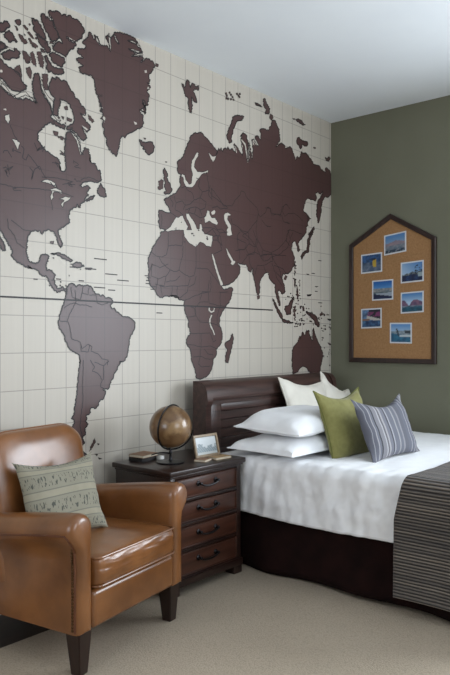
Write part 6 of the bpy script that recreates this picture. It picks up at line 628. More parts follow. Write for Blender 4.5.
BORDERS = """-3037,2108 -3026,2106 -3014,2107 -3002,2107 -2991,2104 -2978,2106 -2967,2102 -2955,2103 -2944,2105 -2932,2107 -2921,2108 -2909,2110 -2898,2110 -2886,2111 -2874,2112 -2862,2114 -2851,2113 -2839,2117 -2827,2117 -2814,2119 -2802,2119 -2790,2120 -2778,2118 -2766,2121 -2753,2122 -2741,2121 -2729,2122 -2716,2124 -2704,2123 -2691,2123 -2679,2123 -2667,2122 -2656,2119 -2644,2119 -2632,2117 -2620,2115 -2609,2112 -2596,2112
-2976,1937 -2967,1932 -2959,1927 -2949,1923 -2941,1917 -2932,1912 -2923,1908 -2916,1901 -2906,1897 -2896,1895 -2885,1895 -2874,1896 -2863,1896
-2996,1941 -2996,1931 -2993,1922 -2993,1912 -2993,1902 -2990,1893 -2982,1887 -2975,1881 -2970,1872 -2962,1867 -2955,1860 -2953,1851 -2949,1842 -2946,1833 -2941,1825 -2932,1822 -2924,1818 -2916,1813 -2908,1807 -2899,1805
-2981,2410 -2978,2401 -2972,2393 -2967,2384 -2965,2374 -2960,2366 -2955,2358 -2946,2352 -2941,2343 -2936,2335
-2919,2319 -2909,2314 -2902,2307 -2904,2297 -2904,2288 -2908,2278 -2910,2269 -2913,2259 -2905,2259 -2899,2254 -2890,2253 -2887,2264 -2880,2275 -2878,2286 -2871,2279 -2862,2273 -2855,2265 -2847,2259 -2841,2252 -2833,2246 -2828,2238 -2819,2233 -2814,2224 -2807,2218
-2870,2220 -2863,2213 -2855,2207 -2849,2199 -2853,2189 -2853,2179 -2857,2169 -2859,2159 -2854,2170 -2851,2180 -2848,2191 -2845,2202 -2841,2213 -2832,2221 -2821,2228 -2812,2237 -2804,2229 -2800,2219 -2796,2209 -2788,2201 -2782,2192 -2775,2187 -2767,2182
-2797,2183 -2785,2184 -2772,2185 -2760,2189 -2747,2189 -2735,2190 -2722,2193 -2710,2193 -2697,2195 -2685,2192 -2672,2194 -2660,2194 -2647,2193 -2634,2195 -2622,2192 -2609,2192 -2596,2192 -2608,2189 -2620,2182 -2632,2177 -2644,2174 -2656,2170 -2668,2166
-2737,2065 -2736,2053 -2732,2043 -2732,2031 -2729,2021
-2547,2213 -2534,2218 -2523,2226 -2509,2228 -2497,2235 -2483,2235 -2470,2233 -2456,2232 -2443,2227 -2429,2227
-2585,1608 -2586,1598 -2582,1588 -2582,1578 -2583,1568 -2581,1558 -2578,1548 -2582,1538 -2588,1529 -2595,1520 -2598,1510 -2606,1501 -2611,1490 -2618,1481 -2624,1471 -2627,1460 -2633,1449 -2637,1439
-2683,1438 -2670,1435 -2657,1437 -2644,1436 -2631,1433 -2628,1424 -2622,1415 -2620,1406 -2618,1396 -2617,1385 -2612,1374 -2612,1363 -2612,1352 -2607,1342 -2596,1339 -2586,1335 -2573,1334 -2563,1329 -2552,1325 -2548,1316 -2545,1306 -2541,1297 -2538,1287 -2529,1295 -2517,1300 -2508,1308 -2497,1314 -2489,1308 -2478,1304 -2470,1297 -2475,1287 -2477,1275 -2464,1271 -2453,1265 -2440,1262 -2428,1258 -2417,1249 -2408,1239 -2399,1229 -2385,1228 -2371,1224 -2356,1222 -2358,1213 -2360,1203 -2363,1194
-2611,1622 -2612,1611 -2611,1601 -2607,1590 -2606,1580 -2605,1569 -2592,1564 -2579,1561 -2565,1559 -2552,1555 -2548,1564 -2544,1574 -2543,1584 -2538,1594 -2536,1605 -2536,1616 -2531,1627
-2538,1594 -2525,1590 -2510,1589 -2497,1585 -2496,1596 -2496,1607 -2493,1618 -2490,1629
-2490,1585 -2478,1584 -2466,1587 -2454,1587 -2442,1587 -2441,1576 -2437,1565 -2435,1554 -2435,1543 -2423,1540 -2411,1536 -2399,1533 -2385,1538 -2371,1542 -2356,1546
-2657,1508 -2648,1515 -2638,1520 -2628,1525 -2618,1531 -2607,1532 -2596,1536 -2585,1537 -2574,1534 -2563,1530 -2552,1527 -2538,1529 -2525,1528 -2511,1529 -2498,1525 -2484,1521 -2470,1519
-2545,1309 -2546,1298 -2546,1287 -2545,1276 -2533,1274 -2521,1274 -2510,1270 -2497,1270 -2495,1280 -2491,1289 -2489,1299 -2483,1308
-2483,1225 -2476,1216 -2470,1206 -2461,1197 -2453,1188 -2456,1179 -2465,1172 -2468,1163 -2454,1160 -2442,1155 -2429,1149 -2421,1140 -2411,1131 -2407,1120 -2398,1111 -2402,1102 -2408,1093 -2410,1083 -2413,1074 -2403,1070 -2392,1065 -2382,1060
-2529,1227 -2529,1216 -2531,1206 -2532,1195 -2529,1185 -2531,1174 -2532,1164 -2532,1154 -2532,1143 -2534,1133 -2533,1122 -2534,1112 -2534,1101 -2538,1091 -2537,1081 -2534,1070 -2534,1060 -2535,1049 -2534,1039 -2532,1028 -2533,1018 -2532,1007 -2534,997 -2536,987 -2537,976 -2537,966 -2542,956 -2542,945 -2544,935 -2547,925 -2546,914 -2549,905 -2547,894 -2550,884 -2553,874 -2552,863 -2548,853 -2548,842 -2544,832 -2539,822 -2540,811 -2537,801
-2453,1212 -2440,1209 -2427,1206 -2416,1199 -2403,1195 -2390,1192 -2378,1196 -2371,1205 -2360,1210 -2350,1216
-2390,1192 -2390,1180 -2389,1169 -2388,1157 -2389,1145 -2389,1134 -2390,1122 -2390,1110
-2024,1866 -2010,1860 -1996,1853 -1982,1846 -1966,1845 -1949,1844 -1932,1844 -1921,1850 -1909,1855 -1898,1860 -1892,1871 -1889,1883 -1886,1894 -1881,1905 -1880,1917 -1880,1929 -1878,1942 -1879,1954 -1881,1967 -1879,1979 -1880,1991 -1880,2004
-1880,1917 -1865,1920 -1850,1925 -1834,1925 -1819,1930 -1803,1930 -1788,1930 -1772,1929 -1757,1930 -1754,1942 -1751,1955 -1750,1968 -1750,1981 -1751,1994 -1748,2006 -1747,2019
-1957,1842 -1952,1833 -1944,1825 -1940,1815 -1932,1808 -1917,1801 -1905,1792 -1893,1783 -1876,1778 -1863,1770 -1848,1768 -1835,1763 -1819,1763 -1800,1767 -1784,1776 -1781,1788 -1776,1801 -1775,1814 -1768,1827 -1765,1841 -1757,1854 -1752,1866 -1751,1879 -1749,1892 -1752,1905 -1749,1918 -1747,1930
-1784,1776 -1770,1767 -1755,1760 -1738,1753 -1724,1747 -1706,1745 -1693,1737 -1677,1741 -1662,1746 -1646,1750 -1644,1762 -1638,1775 -1637,1788 -1632,1800 -1627,1813 -1628,1826 -1628,1839 -1628,1852 -1627,1865 -1627,1878 -1629,1891 -1629,1904 -1628,1917 -1630,1929 -1627,1943 -1627,1955
-1627,1800 -1608,1799 -1589,1802 -1570,1799 -1550,1802 -1531,1802 -1511,1802 -1501,1792 -1487,1783 -1476,1773 -1466,1762 -1450,1755 -1440,1744 -1427,1734 -1416,1724 -1404,1713 -1391,1704
-1880,1806 -1895,1800 -1907,1793 -1923,1789 -1936,1783 -1949,1776 -1962,1781 -1975,1784 -1988,1788 -2003,1789 -2016,1795 -2022,1782 -2028,1769 -2033,1757 -2040,1744
-2016,1795 -2018,1782 -2018,1770 -2022,1758 -2019,1746 -2021,1734 -2024,1721 -2009,1718 -1994,1716 -1979,1712 -1966,1707 -1948,1712 -1932,1719 -1916,1726 -1898,1730 -1888,1739 -1879,1749 -1871,1759 -1863,1770
-1966,1707 -1969,1696 -1970,1684 -1976,1673 -1978,1662 -1981,1651 -1982,1639
-1898,1730 -1901,1717 -1903,1705 -1908,1692 -1911,1680 -1915,1667 -1932,1670 -1949,1671 -1944,1661 -1941,1650 -1941,1638 -1935,1627 -1933,1616 -1932,1605
-1863,1670 -1846,1671 -1828,1672 -1810,1672 -1792,1672 -1775,1675 -1756,1677 -1738,1678 -1720,1680 -1702,1682 -1696,1694 -1693,1707 -1686,1719 -1683,1732
-1846,1671 -1846,1659 -1845,1646 -1847,1634 -1850,1621 -1849,1609
-1801,1674 -1798,1661 -1804,1648 -1803,1636 -1801,1623 -1801,1611
-1702,1682 -1703,1668 -1706,1654 -1711,1640 -1723,1632 -1737,1625 -1750,1616 -1762,1608 -1775,1599
-1627,1748 -1631,1735 -1636,1722 -1639,1708 -1646,1695 -1661,1688 -1678,1681 -1693,1673
-1589,1594 -1587,1608 -1577,1621 -1578,1635 -1570,1648 -1550,1649 -1531,1650 -1511,1650 -1492,1651 -1490,1665 -1484,1678 -1482,1692 -1487,1704 -1483,1718 -1485,1732 -1487,1745 -1492,1757
-1991,1675 -1976,1672 -1960,1671 -1946,1666 -1930,1664 -1915,1661 -1897,1663 -1880,1667 -1863,1670
-1775,1738 -1788,1730 -1798,1719 -1810,1711 -1827,1705 -1845,1702 -1864,1702 -1880,1696 -1898,1693
-1738,1582 -1725,1589 -1710,1595 -1693,1597 -1679,1604 -1665,1611 -1646,1617 -1628,1624 -1607,1626 -1589,1634 -1571,1640 -1550,1641 -1531,1646 -1511,1650 -1509,1639 -1505,1627 -1508,1614 -1507,1602 -1503,1590 -1502,1578 -1483,1573 -1461,1573 -1442,1569 -1422,1565 -1401,1562 -1381,1564 -1360,1561 -1340,1564 -1319,1565
-1511,1650 -1513,1664 -1507,1677 -1509,1690 -1506,1704 -1501,1717 -1502,1730
-1391,1656 -1390,1643 -1390,1630 -1394,1616 -1389,1603 -1394,1589 -1388,1576 -1391,1562 -1394,1548 -1407,1535 -1410,1521 -1416,1508 -1422,1494 -1424,1482 -1420,1470 -1424,1458 -1420,1446 -1422,1434 -1410,1426 -1395,1421 -1381,1414
-1720,1481 -1701,1481 -1683,1482 -1664,1484 -1646,1489 -1627,1489 -1617,1480 -1610,1469 -1598,1461 -1589,1451 -1570,1451 -1550,1449 -1531,1450 -1511,1449 -1492,1446 -1475,1443 -1456,1442 -1439,1437 -1422,1434
-1627,1489 -1631,1502 -1630,1515 -1635,1528 -1637,1541 -1625,1551 -1612,1561 -1603,1572 -1589,1581 -1570,1582 -1550,1584 -1531,1584 -1511,1584
-1693,1379 -1676,1377 -1659,1376 -1641,1375 -1624,1375 -1606,1378 -1589,1375 -1570,1377 -1551,1378 -1531,1379 -1511,1379 -1492,1380 -1487,1368 -1477,1357 -1474,1344 -1465,1333 -1462,1320 -1446,1326 -1432,1333
-1720,1309 -1702,1305 -1683,1304 -1665,1302 -1646,1302 -1630,1296 -1614,1293 -1596,1292 -1579,1288 -1562,1289 -1545,1290 -1527,1291 -1510,1293 -1492,1294 -1474,1291 -1459,1284 -1442,1280 -1428,1273
-1579,1373 -1582,1360 -1581,1347 -1576,1334 -1580,1321 -1582,1308 -1579,1295 -1582,1282 -1584,1269 -1585,1255 -1586,1242 -1589,1229 -1606,1227 -1622,1225 -1639,1225 -1655,1224
-1589,1229 -1592,1216 -1598,1203 -1603,1191 -1608,1178 -1595,1172 -1585,1162 -1570,1157 -1551,1159 -1531,1160 -1511,1159 -1492,1161
-1589,1229 -1574,1225 -1559,1221 -1546,1214 -1531,1209 -1514,1209 -1497,1206 -1479,1208 -1462,1207
-1550,1275 -1537,1264 -1525,1252 -1511,1241 -1495,1238 -1478,1238 -1462,1233
-1702,1551 -1682,1550 -1665,1543 -1646,1540 -1640,1528 -1639,1514 -1634,1502 -1627,1489
-1308,1661 -1327,1660 -1346,1657 -1364,1657 -1383,1655 -1401,1656
-1863,2128 -1852,2124 -1840,2120 -1828,2116 -1815,2111 -1801,2107
-1828,2235 -1823,2225 -1822,2214 -1817,2203 -1810,2194 -1814,2183 -1815,2171 -1820,2160 -1819,2149 -1804,2146 -1788,2145 -1775,2140 -1763,2132 -1747,2127
-1810,2194 -1793,2202 -1775,2208 -1757,2215 -1747,2208 -1740,2199 -1729,2193 -1736,2182 -1742,2170 -1747,2159
-1729,2193 -1713,2195 -1698,2200 -1683,2206 -1670,2216 -1659,2227 -1646,2238 -1652,2248 -1653,2260 -1659,2270 -1665,2280 -1679,2286 -1696,2287 -1711,2292
-1646,2238 -1626,2243 -1609,2254 -1589,2259 -1584,2273 -1573,2287 -1570,2301 -1578,2311 -1591,2317 -1599,2326 -1608,2334
-1589,2259 -1574,2256 -1561,2250 -1546,2245 -1531,2242 -1535,2228 -1537,2215 -1541,2201 -1556,2193 -1573,2187 -1589,2181 -1600,2188 -1614,2191 -1627,2195 -1646,2191 -1665,2186 -1683,2181 -1698,2174 -1713,2166 -1729,2161
-1627,2195 -1630,2183 -1635,2171 -1638,2159 -1646,2147 -1631,2143 -1617,2139 -1603,2134 -1589,2129 -1570,2136 -1550,2142 -1531,2150
-1570,2301 -1553,2307 -1535,2312 -1519,2319 -1502,2326 -1505,2338 -1507,2351 -1508,2364 -1511,2377 -1518,2389 -1518,2402 -1520,2415 -1526,2427 -1531,2439
-1502,2326 -1495,2316 -1489,2307 -1476,2301 -1472,2290 -1456,2285 -1439,2280 -1422,2275 -1407,2269 -1391,2263 -1373,2259 -1359,2250 -1340,2247 -1325,2240 -1308,2234 -1329,2227 -1350,2227 -1370,2219 -1391,2215 -1406,2224 -1422,2231 -1437,2222 -1455,2217 -1472,2211
-1608,2334 -1602,2348 -1598,2363 -1589,2377 -1601,2380 -1614,2381 -1627,2383
-1711,2292 -1718,2303 -1720,2316 -1735,2309 -1750,2301 -1766,2295
-1683,2181 -1689,2170 -1697,2160 -1702,2150 -1683,2150 -1665,2147 -1646,2147
-1940,2107 -1937,2095 -1935,2083 -1932,2072 -1937,2061 -1934,2050 -1940,2039 -1940,2028
-1863,2217 -1856,2207 -1846,2199 -1837,2190 -1840,2177 -1846,2164
-1589,2181 -1584,2168 -1576,2157 -1570,2144
-1452,2094 -1436,2088 -1427,2077 -1412,2072 -1392,2079 -1371,2083 -1358,2073 -1341,2065 -1329,2054
-1531,2031 -1516,2041 -1500,2051 -1485,2061 -1468,2070 -1452,2080 -1439,2072 -1421,2068 -1407,2060 -1391,2054 -1402,2042 -1404,2028 -1417,2016 -1422,2003 -1411,1993 -1397,1985 -1381,1979 -1371,1968
-1422,2003 -1437,2001 -1453,1999 -1468,1998
-1391,2054 -1371,2058 -1350,2063 -1329,2064 -1308,2070
-1482,2342 -1471,2331 -1453,2326 -1442,2315 -1431,2304 -1416,2296 -1404,2286 -1391,2276 -1383,2267 -1375,2259 -1368,2249 -1360,2240 -1342,2242 -1323,2246 -1304,2249 -1285,2252 -1266,2254 -1260,2266 -1249,2277 -1242,2288 -1234,2300 -1219,2310 -1206,2321 -1193,2332 -1180,2343 -1176,2358 -1169,2372 -1152,2372 -1136,2371 -1125,2363 -1121,2351 -1114,2342 -1102,2334 -1089,2326 -1074,2320 -1059,2314 -1046,2307 -1032,2300 -1019,2292 -1003,2286 -988,2279 -985,2268 -977,2257 -976,2245 -977,2232 -983,2219 -988,2206 -988,2193 -1001,2180 -1017,2168 -1030,2155 -1046,2143 -1054,2130 -1067,2119 -1081,2108 -1091,2095 -1114,2094 -1136,2095 -1158,2095 -1172,2102 -1186,2110 -1202,2117 -1217,2121 -1233,2125 -1249,2129 -1266,2130 -1269,2144 -1273,2157 -1277,2170
-976,2245 -972,2235 -961,2228 -953,2219 -933,2232 -916,2245 -894,2256 -885,2270 -877,2283 -870,2296 -852,2297 -834,2301 -826,2291 -823,2279 -821,2266 -800,2265 -778,2265 -755,2266 -732,2268 -710,2267 -700,2282 -697,2298 -688,2314 -684,2330 -666,2339 -649,2350 -633,2360 -616,2350 -600,2339 -581,2330
-697,2268 -685,2258 -680,2244 -672,2231 -659,2221 -633,2218 -608,2216 -581,2215
-988,2193 -992,2179 -994,2164 -992,2150 -1000,2135 -1000,2120 -1000,2107 -993,2095 -993,2082 -987,2070 -988,2057 -975,2046 -964,2033 -953,2021 -943,2008 -933,1996 -918,1985 -895,1980 -869,1979 -845,1976 -821,1972 -802,1983 -778,1991 -757,2001 -735,2010 -718,2022 -702,2036 -683,2048 -666,2061 -651,2075 -633,2088 -627,2104 -619,2119 -616,2135 -607,2151 -593,2164 -581,2177
-1091,2095 -1086,2082 -1086,2068 -1085,2054 -1083,2040 -1081,2026 -1080,2012 -1096,2001 -1106,1987 -1124,1977 -1136,1964 -1157,1965 -1180,1963 -1202,1964 -1205,1979 -1203,1994 -1206,2009 -1208,2024 -1208,2039 -1212,2054 -1204,2065 -1193,2075 -1180,2085
-1180,1960 -1186,1945 -1183,1931 -1187,1917 -1187,1903 -1191,1889
-1080,2012 -1061,2010 -1047,2003 -1029,2000 -1011,1997 -1012,1984 -1014,1972 -1022,1959 -1023,1946 -1045,1941 -1069,1940 -1091,1933 -1113,1931
-918,1985 -928,1970 -927,1954 -934,1940 -941,1925
-821,1972 -813,1960 -810,1947 -805,1934 -797,1923
-1011,1997 -1011,2012 -1005,2026 -999,2041 -1000,2056
-1492,2360 -1495,2348 -1501,2335 -1505,2323 -1506,2310 -1511,2298 -1504,2288 -1493,2280 -1482,2272 -1472,2264 -1476,2276 -1478,2289 -1474,2303 -1478,2316 -1480,2329 -1482,2342
-1570,2066 -1550,2069 -1531,2073 -1511,2074 -1492,2077 -1472,2078 -1464,2067 -1455,2057 -1441,2048 -1433,2038 -1422,2028 -1412,2018 -1408,2004 -1401,1991 -1389,1981 -1387,1966 -1378,1954 -1371,1941 -1387,1934 -1404,1928 -1418,1919 -1437,1915 -1452,1907
-930,2201 -920,2189 -903,2181 -894,2169 -873,2168 -855,2162 -834,2162
-633,2088 -624,2076 -608,2067 -598,2056 -581,2048
-953,1938 -930,1945 -906,1949 -881,1951 -859,1961 -834,1963 -809,1965 -784,1966 -760,1964 -735,1962 -710,1966 -685,1964 -658,1969 -633,1967
-1091,2095 -1107,2086 -1127,2079 -1143,2070 -1158,2060 -1140,2056 -1123,2051 -1107,2045 -1091,2039
-1472,2025 -1452,2025 -1432,2031 -1412,2032 -1391,2034 -1386,2021 -1383,2008 -1381,1994 -1375,1981 -1371,1968
-1037,2116 -1030,2103 -1020,2091 -1014,2078 -1002,2067 -995,2054 -986,2042 -989,2028 -993,2015 -998,2001 -986,1989 -982,1974 -968,1962 -960,1949 -953,1936 -941,1926 -927,1916 -920,1904 -898,1907 -876,1911 -854,1918 -840,1927 -828,1937 -813,1946 -794,1948 -777,1955 -758,1959 -737,1963 -717,1971 -695,1981 -680,1996 -658,2007 -635,2017 -617,2030 -608,2044 -605,2057 -596,2071 -588,2084 -576,2098 -575,2114 -565,2128 -552,2142 -545,2157
-1186,2098 -1169,2093 -1154,2086 -1136,2081 -1120,2075 -1105,2068 -1087,2063 -1074,2052 -1055,2044 -1044,2032 -1031,2020 -1016,2010 -998,2001
-1234,1947 -1215,1953 -1194,1956 -1174,1962 -1153,1962 -1133,1970 -1112,1974 -1107,1961 -1095,1950 -1087,1937 -1102,1926 -1110,1913 -1125,1903 -1137,1891 -1149,1879 -1161,1868
-1087,1937 -1069,1944 -1049,1947 -1031,1956 -1011,1960 -995,1955 -978,1951 -960,1949
-920,1904 -918,1916 -919,1928 -921,1940 -920,1952 -899,1954 -878,1957 -857,1959 -835,1960 -813,1962 -806,1951 -802,1939 -805,1926 -800,1914 -826,1908 -849,1898 -871,1887 -895,1878 -920,1872 -907,1862 -901,1849 -892,1837 -881,1826
-813,1897 -805,1884 -793,1873 -792,1858 -783,1846 -772,1834 -763,1823 -761,1809 -755,1797 -745,1786 -729,1775 -717,1763 -699,1753 -689,1740
-813,1946 -800,1935 -787,1924 -781,1910 -767,1900 -751,1890 -743,1877 -726,1867 -717,1855 -707,1843 -705,1829 -703,1815 -698,1802 -689,1790
-1011,1801 -1008,1814 -1003,1827 -996,1840 -992,1853 -986,1867 -964,1867 -942,1870 -920,1872
-1222,2032 -1200,2030 -1178,2026 -1157,2021 -1133,2019 -1112,2013 -1114,2000 -1118,1986 -1125,1973
-1087,1937 -1082,1925 -1079,1913 -1080,1900 -1078,1887 -1075,1875 -1063,1866 -1058,1853 -1043,1845 -1034,1834 -1024,1824
-603,2167 -601,2154 -598,2140 -598,2127 -587,2115 -588,2101
-786,1882 -763,1881 -741,1878 -718,1875 -697,1870 -675,1866 -661,1856 -648,1845 -632,1836
-758,1835 -744,1823 -726,1814 -709,1804 -691,1793 -675,1782
-663,2343 -667,2329 -674,2314 -683,2300 -672,2288 -660,2276 -653,2263 -636,2272 -621,2284 -603,2293 -576,2294 -549,2301 -521,2304 -502,2296 -478,2291 -458,2282 -442,2275 -430,2266 -416,2258
-623,2155 -603,2163 -583,2171 -564,2167 -541,2169 -520,2168 -500,2163 -478,2163 -460,2157 -436,2159 -416,2154
-894,2293 -874,2296 -857,2304 -841,2299 -828,2291 -829,2277 -821,2265 -819,2252 -793,2255 -768,2263 -742,2268 -722,2263 -703,2256 -704,2270 -697,2284 -693,2298
-633,2071 -631,2086 -624,2101 -626,2116 -623,2131 -610,2140 -603,2151
-643,2352 -628,2354 -613,2356
-875,2159 -856,2162 -838,2165 -819,2168
-633,2224 -612,2223 -593,2217
-2593,2291 -2595,2300 -2598,2308 -2590,2303 -2580,2300 -2570,2297 -2561,2291 -2571,2285 -2581,2281 -2591,2276 -2578,2273 -2563,2275 -2549,2274
-2964,2300 -2966,2291 -2970,2282 -2964,2280 -2962,2289 -2952,2288 -2941,2285 -2931,2284 -2920,2283
-2634,2181 -2624,2181 -2616,2178 -2608,2172 -2600,2165 -2612,2165 -2623,2168 -2633,2171 -2621,2173 -2609,2176 -2597,2178 -2584,2179
-3022,2188 -3013,2191 -3004,2197 -3006,2194 -2998,2190 -2992,2185 -3002,2182 -3011,2178
-3019,2262 -3018,2269 -3015,2275 -3004,2278 -2994,2279 -2990,2271 -2983,2265 -2978,2257 -2971,2251
-2738,2161 -2746,2166 -2738,2160 -2732,2153 -2727,2145 -2718,2152 -2710,2159 -2704,2151 -2701,2142 -2694,2135
-2590,2204 -2585,2214 -2587,2211 -2580,2205 -2576,2198 -2565,2202 -2553,2203 -2542,2207
-2841,2351 -2837,2343 -2834,2335 -2829,2328 -2826,2319 -2815,2326 -2805,2335 -2814,2327 -2819,2318 -2827,2311 -2816,2318 -2806,2325 -2794,2330
-3012,2179 -3008,2173 -3001,2170 -2997,2164 -3001,2170 -3005,2177 -3002,2168 -3001,2158 -2996,2153 -2991,2148
-2732,2267 -2730,2272 -2720,2271 -2710,2272 -2700,2270 -2690,2270 -2697,2273 -2707,2275 -2714,2279 -2710,2269 -2701,2262 -2695,2253
-2955,2104 -2947,2097 -2957,2097 -2966,2096 -2963,2089 -2952,2088 -2940,2091 -2929,2093 -2917,2091
-2685,2343 -2674,2341 -2665,2338 -2674,2331 -2684,2327 -2683,2324 -2669,2325 -2658,2322 -2644,2323
-2797,2339 -2799,2347 -2804,2353 -2806,2362 -2803,2353 -2800,2344 -2797,2336 -2796,2327 -2788,2337 -2778,2347 -2780,2336 -2789,2325 -2792,2314
-2995,2210 -2994,2201 -2993,2191 -2992,2181 -2984,2187 -2977,2194 -2970,2201 -2963,2208 -2973,2202 -2982,2196 -2992,2190 -2988,2181 -2987,2171 -2983,2162"""

def rd(s):
    return [[(float(q.split(',')[0]) / 1000, float(q.split(',')[1]) / 1000) for q in l.split()] for l in s.strip().split('\n')]
bm = bmesh.new()
box(bm, -0.1, 0.0, L0, 0.0, -0.012, H)
def fill(pts, x, mi):
    n = len(pts)
    V, _, F, *_r = delaunay_2d_cdt([Vector(p) for p in pts], [(i, (i + 1) % n) for i in range(n)], [list(range(n))], 1, 1e-5)
    vs = [bm.verts.new((x, v.x, v.y)) for v in V]
    for t in F:
        try:
            f = bm.faces.new([vs[i] for i in t]); f.material_index = mi
        except ValueError:
            pass
def stroke(pts, x, w, mi, closed=True):
    n = len(pts); P = [Vector((a, b)) for a, b in pts]; prs = []
    for i in range(n):
        a = P[(i - 1) % n] if (closed or i > 0) else P[i]; b = P[(i + 1) % n] if (closed or i < n - 1) else P[i]
        t = b - a
        t = t.normalized() if t.length > 1e-6 else Vector((1, 0))
        nn = Vector((-t.y, t.x)) * w / 2
        prs.append((bm.verts.new((x, *(P[i] + nn))), bm.verts.new((x, *(P[i] - nn)))))
    for i in range(n if closed else n - 1):
        a, b = prs[i], prs[(i + 1) % n]
        try:
            bm.faces.new((a[0], a[1], b[1], b[0])).material_index = mi
        except ValueError:
            pass
for i, p in enumerate(rd(LAND)):
    fill(p, 0.0006 + i * 3e-6, 1)
    ext = max(q[0] for q in p) - min(q[0] for q in p)
    stroke(p, 0.0016 + i * 1e-6, 0.0075 if ext > 0.06 else 0.0032, 2)
for i, p in enumerate(rd(WATER)):
    fill(p, 0.0012 + i * 3e-6, 4)
    if len(p) > 14: stroke(p, 0.0018, 0.004, 2)
for p in rd(BORDERS):
    stroke(p, 0.0014, 0.0046, 3, False)
# equator rule and the small caption dashes beside the islands
stroke([(-7.1, 1.552), (-0.80, 1.552)], 0.0018, 0.009, 2, False)
rr = random.Random(11)
def dashes(y, z, n, w=0.05):
    for i in range(n):
        a = y + rr.uniform(-0.01, 0.01) ; l = w * rr.uniform(0.5, 1)
        stroke([(a, z - i * 0.018), (a + l, z - i * 0.018)], 0.0015, 0.006, 3, False)
for q in ((-2.62,1.73,1),(-2.57,1.66,1),(-2.52,1.73,1,.1),(-2.45,1.79,1,.12),(-2.38,1.71,1,.1),(-2.70,1.66,1),(-2.45,1.63,1,.09),(-2.36,1.62,1,.1),(-2.3,1.68,1,.09),(-2.08,1.72,1),(-2.84,1.65,1),
          (-2.06,1.71,3,.06),(-2.03,1.66,2,.05),(-1.98,1.5,1,.06),(-0.24,1.72,1,.06),(-0.3,1.86,1,.05),(-0.2,1.63,1,.07),(-0.3,1.55,1,.05),(-0.19,1.47,1,.05),(-0.12,1.42,1,.04),(-0.15,1.35,1,.04),(-0.2,1.97,1,.05)):
    dashes(*q)
me = bpy.data.meshes.new('wall_left')
bm.to_mesh(me); bm.free()
for m_ in (M_cream, M_land, M_coast, M_border, M_seapatch): me.materials.append(m_)
wl = bpy.data.objects.new('wall_left', me); link(wl); wl['kind'] = 'structure'

# ------------------------------------------------------------------ rug
m, nt, b = newmat('woven_rug')
vec = coords(nt, (1, 1, 1))
wv = N(nt, 'ShaderNodeTexWave', Scale=38.0, Distortion=2.5, Detail=3.0); wv.inputs['Detail Scale'].default_value = 6.0
wv.bands_direction = 'X'; nt.links.new(vec, wv.inputs['Vector'])
vo = N(nt, 'ShaderNodeTexVoronoi', Scale=150.0); nt.links.new(vec, vo.inputs['Vector'])
nz = N(nt, 'ShaderNodeTexNoise', Scale=2.2, Detail=4.0); nt.links.new(vec, nz.inputs['Vector'])
c = mixc(nt, nz.outputs['Fac'], rgb(190, 174, 154), rgb(208, 193, 172))
c = mixc(nt, mathn(nt, 'MULTIPLY', vo.outputs['Distance'], 0.4), c, rgb(120, 112, 98))
nt.links.new(c, b.inputs['Base Color']); b.inputs['Roughness'].default_value = 0.95; b.inputs['Specular IOR Level'].default_value = 0.1
hh = mathn(nt, 'ADD', mathn(nt, 'MULTIPLY', wv.outputs['Fac'], 0.5), mathn(nt, 'MULTIPLY', vo.outputs['Distance'], -1.0))
bp = N(nt, 'ShaderNodeBump', Strength=0.5, Distance=0.004); nt.links.new(hh, bp.inputs['Height']); nt.links.new(bp.outputs['Normal'], b.inputs['Normal'])
bm = bmesh.new(); box(bm, 0.36, 4.6, -6.3, -0.35, -0.012, 0.0, 0.003)
tag(obj('area_rug', bm, m), 'large cream looped wool rug over the dark floorboards', 'rug')

# ------------------------------------------------------------------ dresser
X0, X1, Y0, Y1, ZT = 0.10, 0.53, -2.385, -1.815, 0.66
dr = thing('dresser', 'dark walnut four-drawer bedside dresser between the armchair and the bed', 'dresser', (0, 0, 0))
bm = bmesh.new()
box(bm, X0, X1 - 0.012, Y0, Y0 + 0.022, 0.075, ZT - 0.028, 0.003)
box(bm, X0, X1 - 0.012, Y1 - 0.022, Y1, 0.075, ZT - 0.028, 0.003)
box(bm, X0, X0 + 0.012, Y0 + 0.022, Y1 - 0.022, 0.075, ZT - 0.028)
box(bm, X0 + 0.012, X1 - 0.03, Y0 + 0.022, Y1 - 0.022, 0.075, ZT - 0.03)
box(bm, X1 - 0.012, X1, Y0, Y0 + 0.034, 0.06, ZT - 0.028, 0.003)       # face frame stiles
box(bm, X1 - 0.012, X1, Y1 - 0.034, Y1, 0.06, ZT - 0.028, 0.003)
zs = [0.623, 0.494, 0.365, 0.231, 0.088]
for z in zs:
    box(bm, X1 - 0.02, X1 - 0.001, Y0 + 0.034, Y1 - 0.034, z - 0.014, z + 0.004, 0.002)
obj('body', bm, M_dark, dr)
bm = bmesh.new(); box(bm, X0 - 0.01, X1 + 0.022, Y0 - 0.02, Y1 + 0.022, ZT - 0.028, ZT, 0.006, 3); box(bm, X0, X1 + 0.01, Y0 - 0.008, Y1 + 0.008, ZT - 0.040, ZT - 0.028, 0.003)
obj('top', bm, M_dark, dr)
bm = bmesh.new(); box(bm, X1 - 0.006, X1 + 0.012, Y0 - 0.008, Y1 + 0.008, 0.045, 0.085, 0.005, 2); box(bm, X0, X1 - 0.006, Y0 - 0.008, Y0 + 0.004, 0.045, 0.085, 0.004); box(bm, X0, X1 - 0.006, Y1 - 0.004, Y1 + 0.008, 0.045, 0.085, 0.004)
obj('plinth', bm, M_dark, dr)
for i, (fx, fy) in enumerate(((X0 + 0.03, Y0 + 0.03), (X0 + 0.03, Y1 - 0.03), (X1 - 0.03, Y0 + 0.03), (X1 - 0.03, Y1 - 0.03))):
    zb = -0.012 if fx < 0.36 else 0.0
    bm = bmesh.new(); box(bm, fx - 0.034, fx + 0.036, fy - 0.036, fy + 0.036, zb, 0.05, 0.006)
    obj('foot', bm, M_dark, dr)
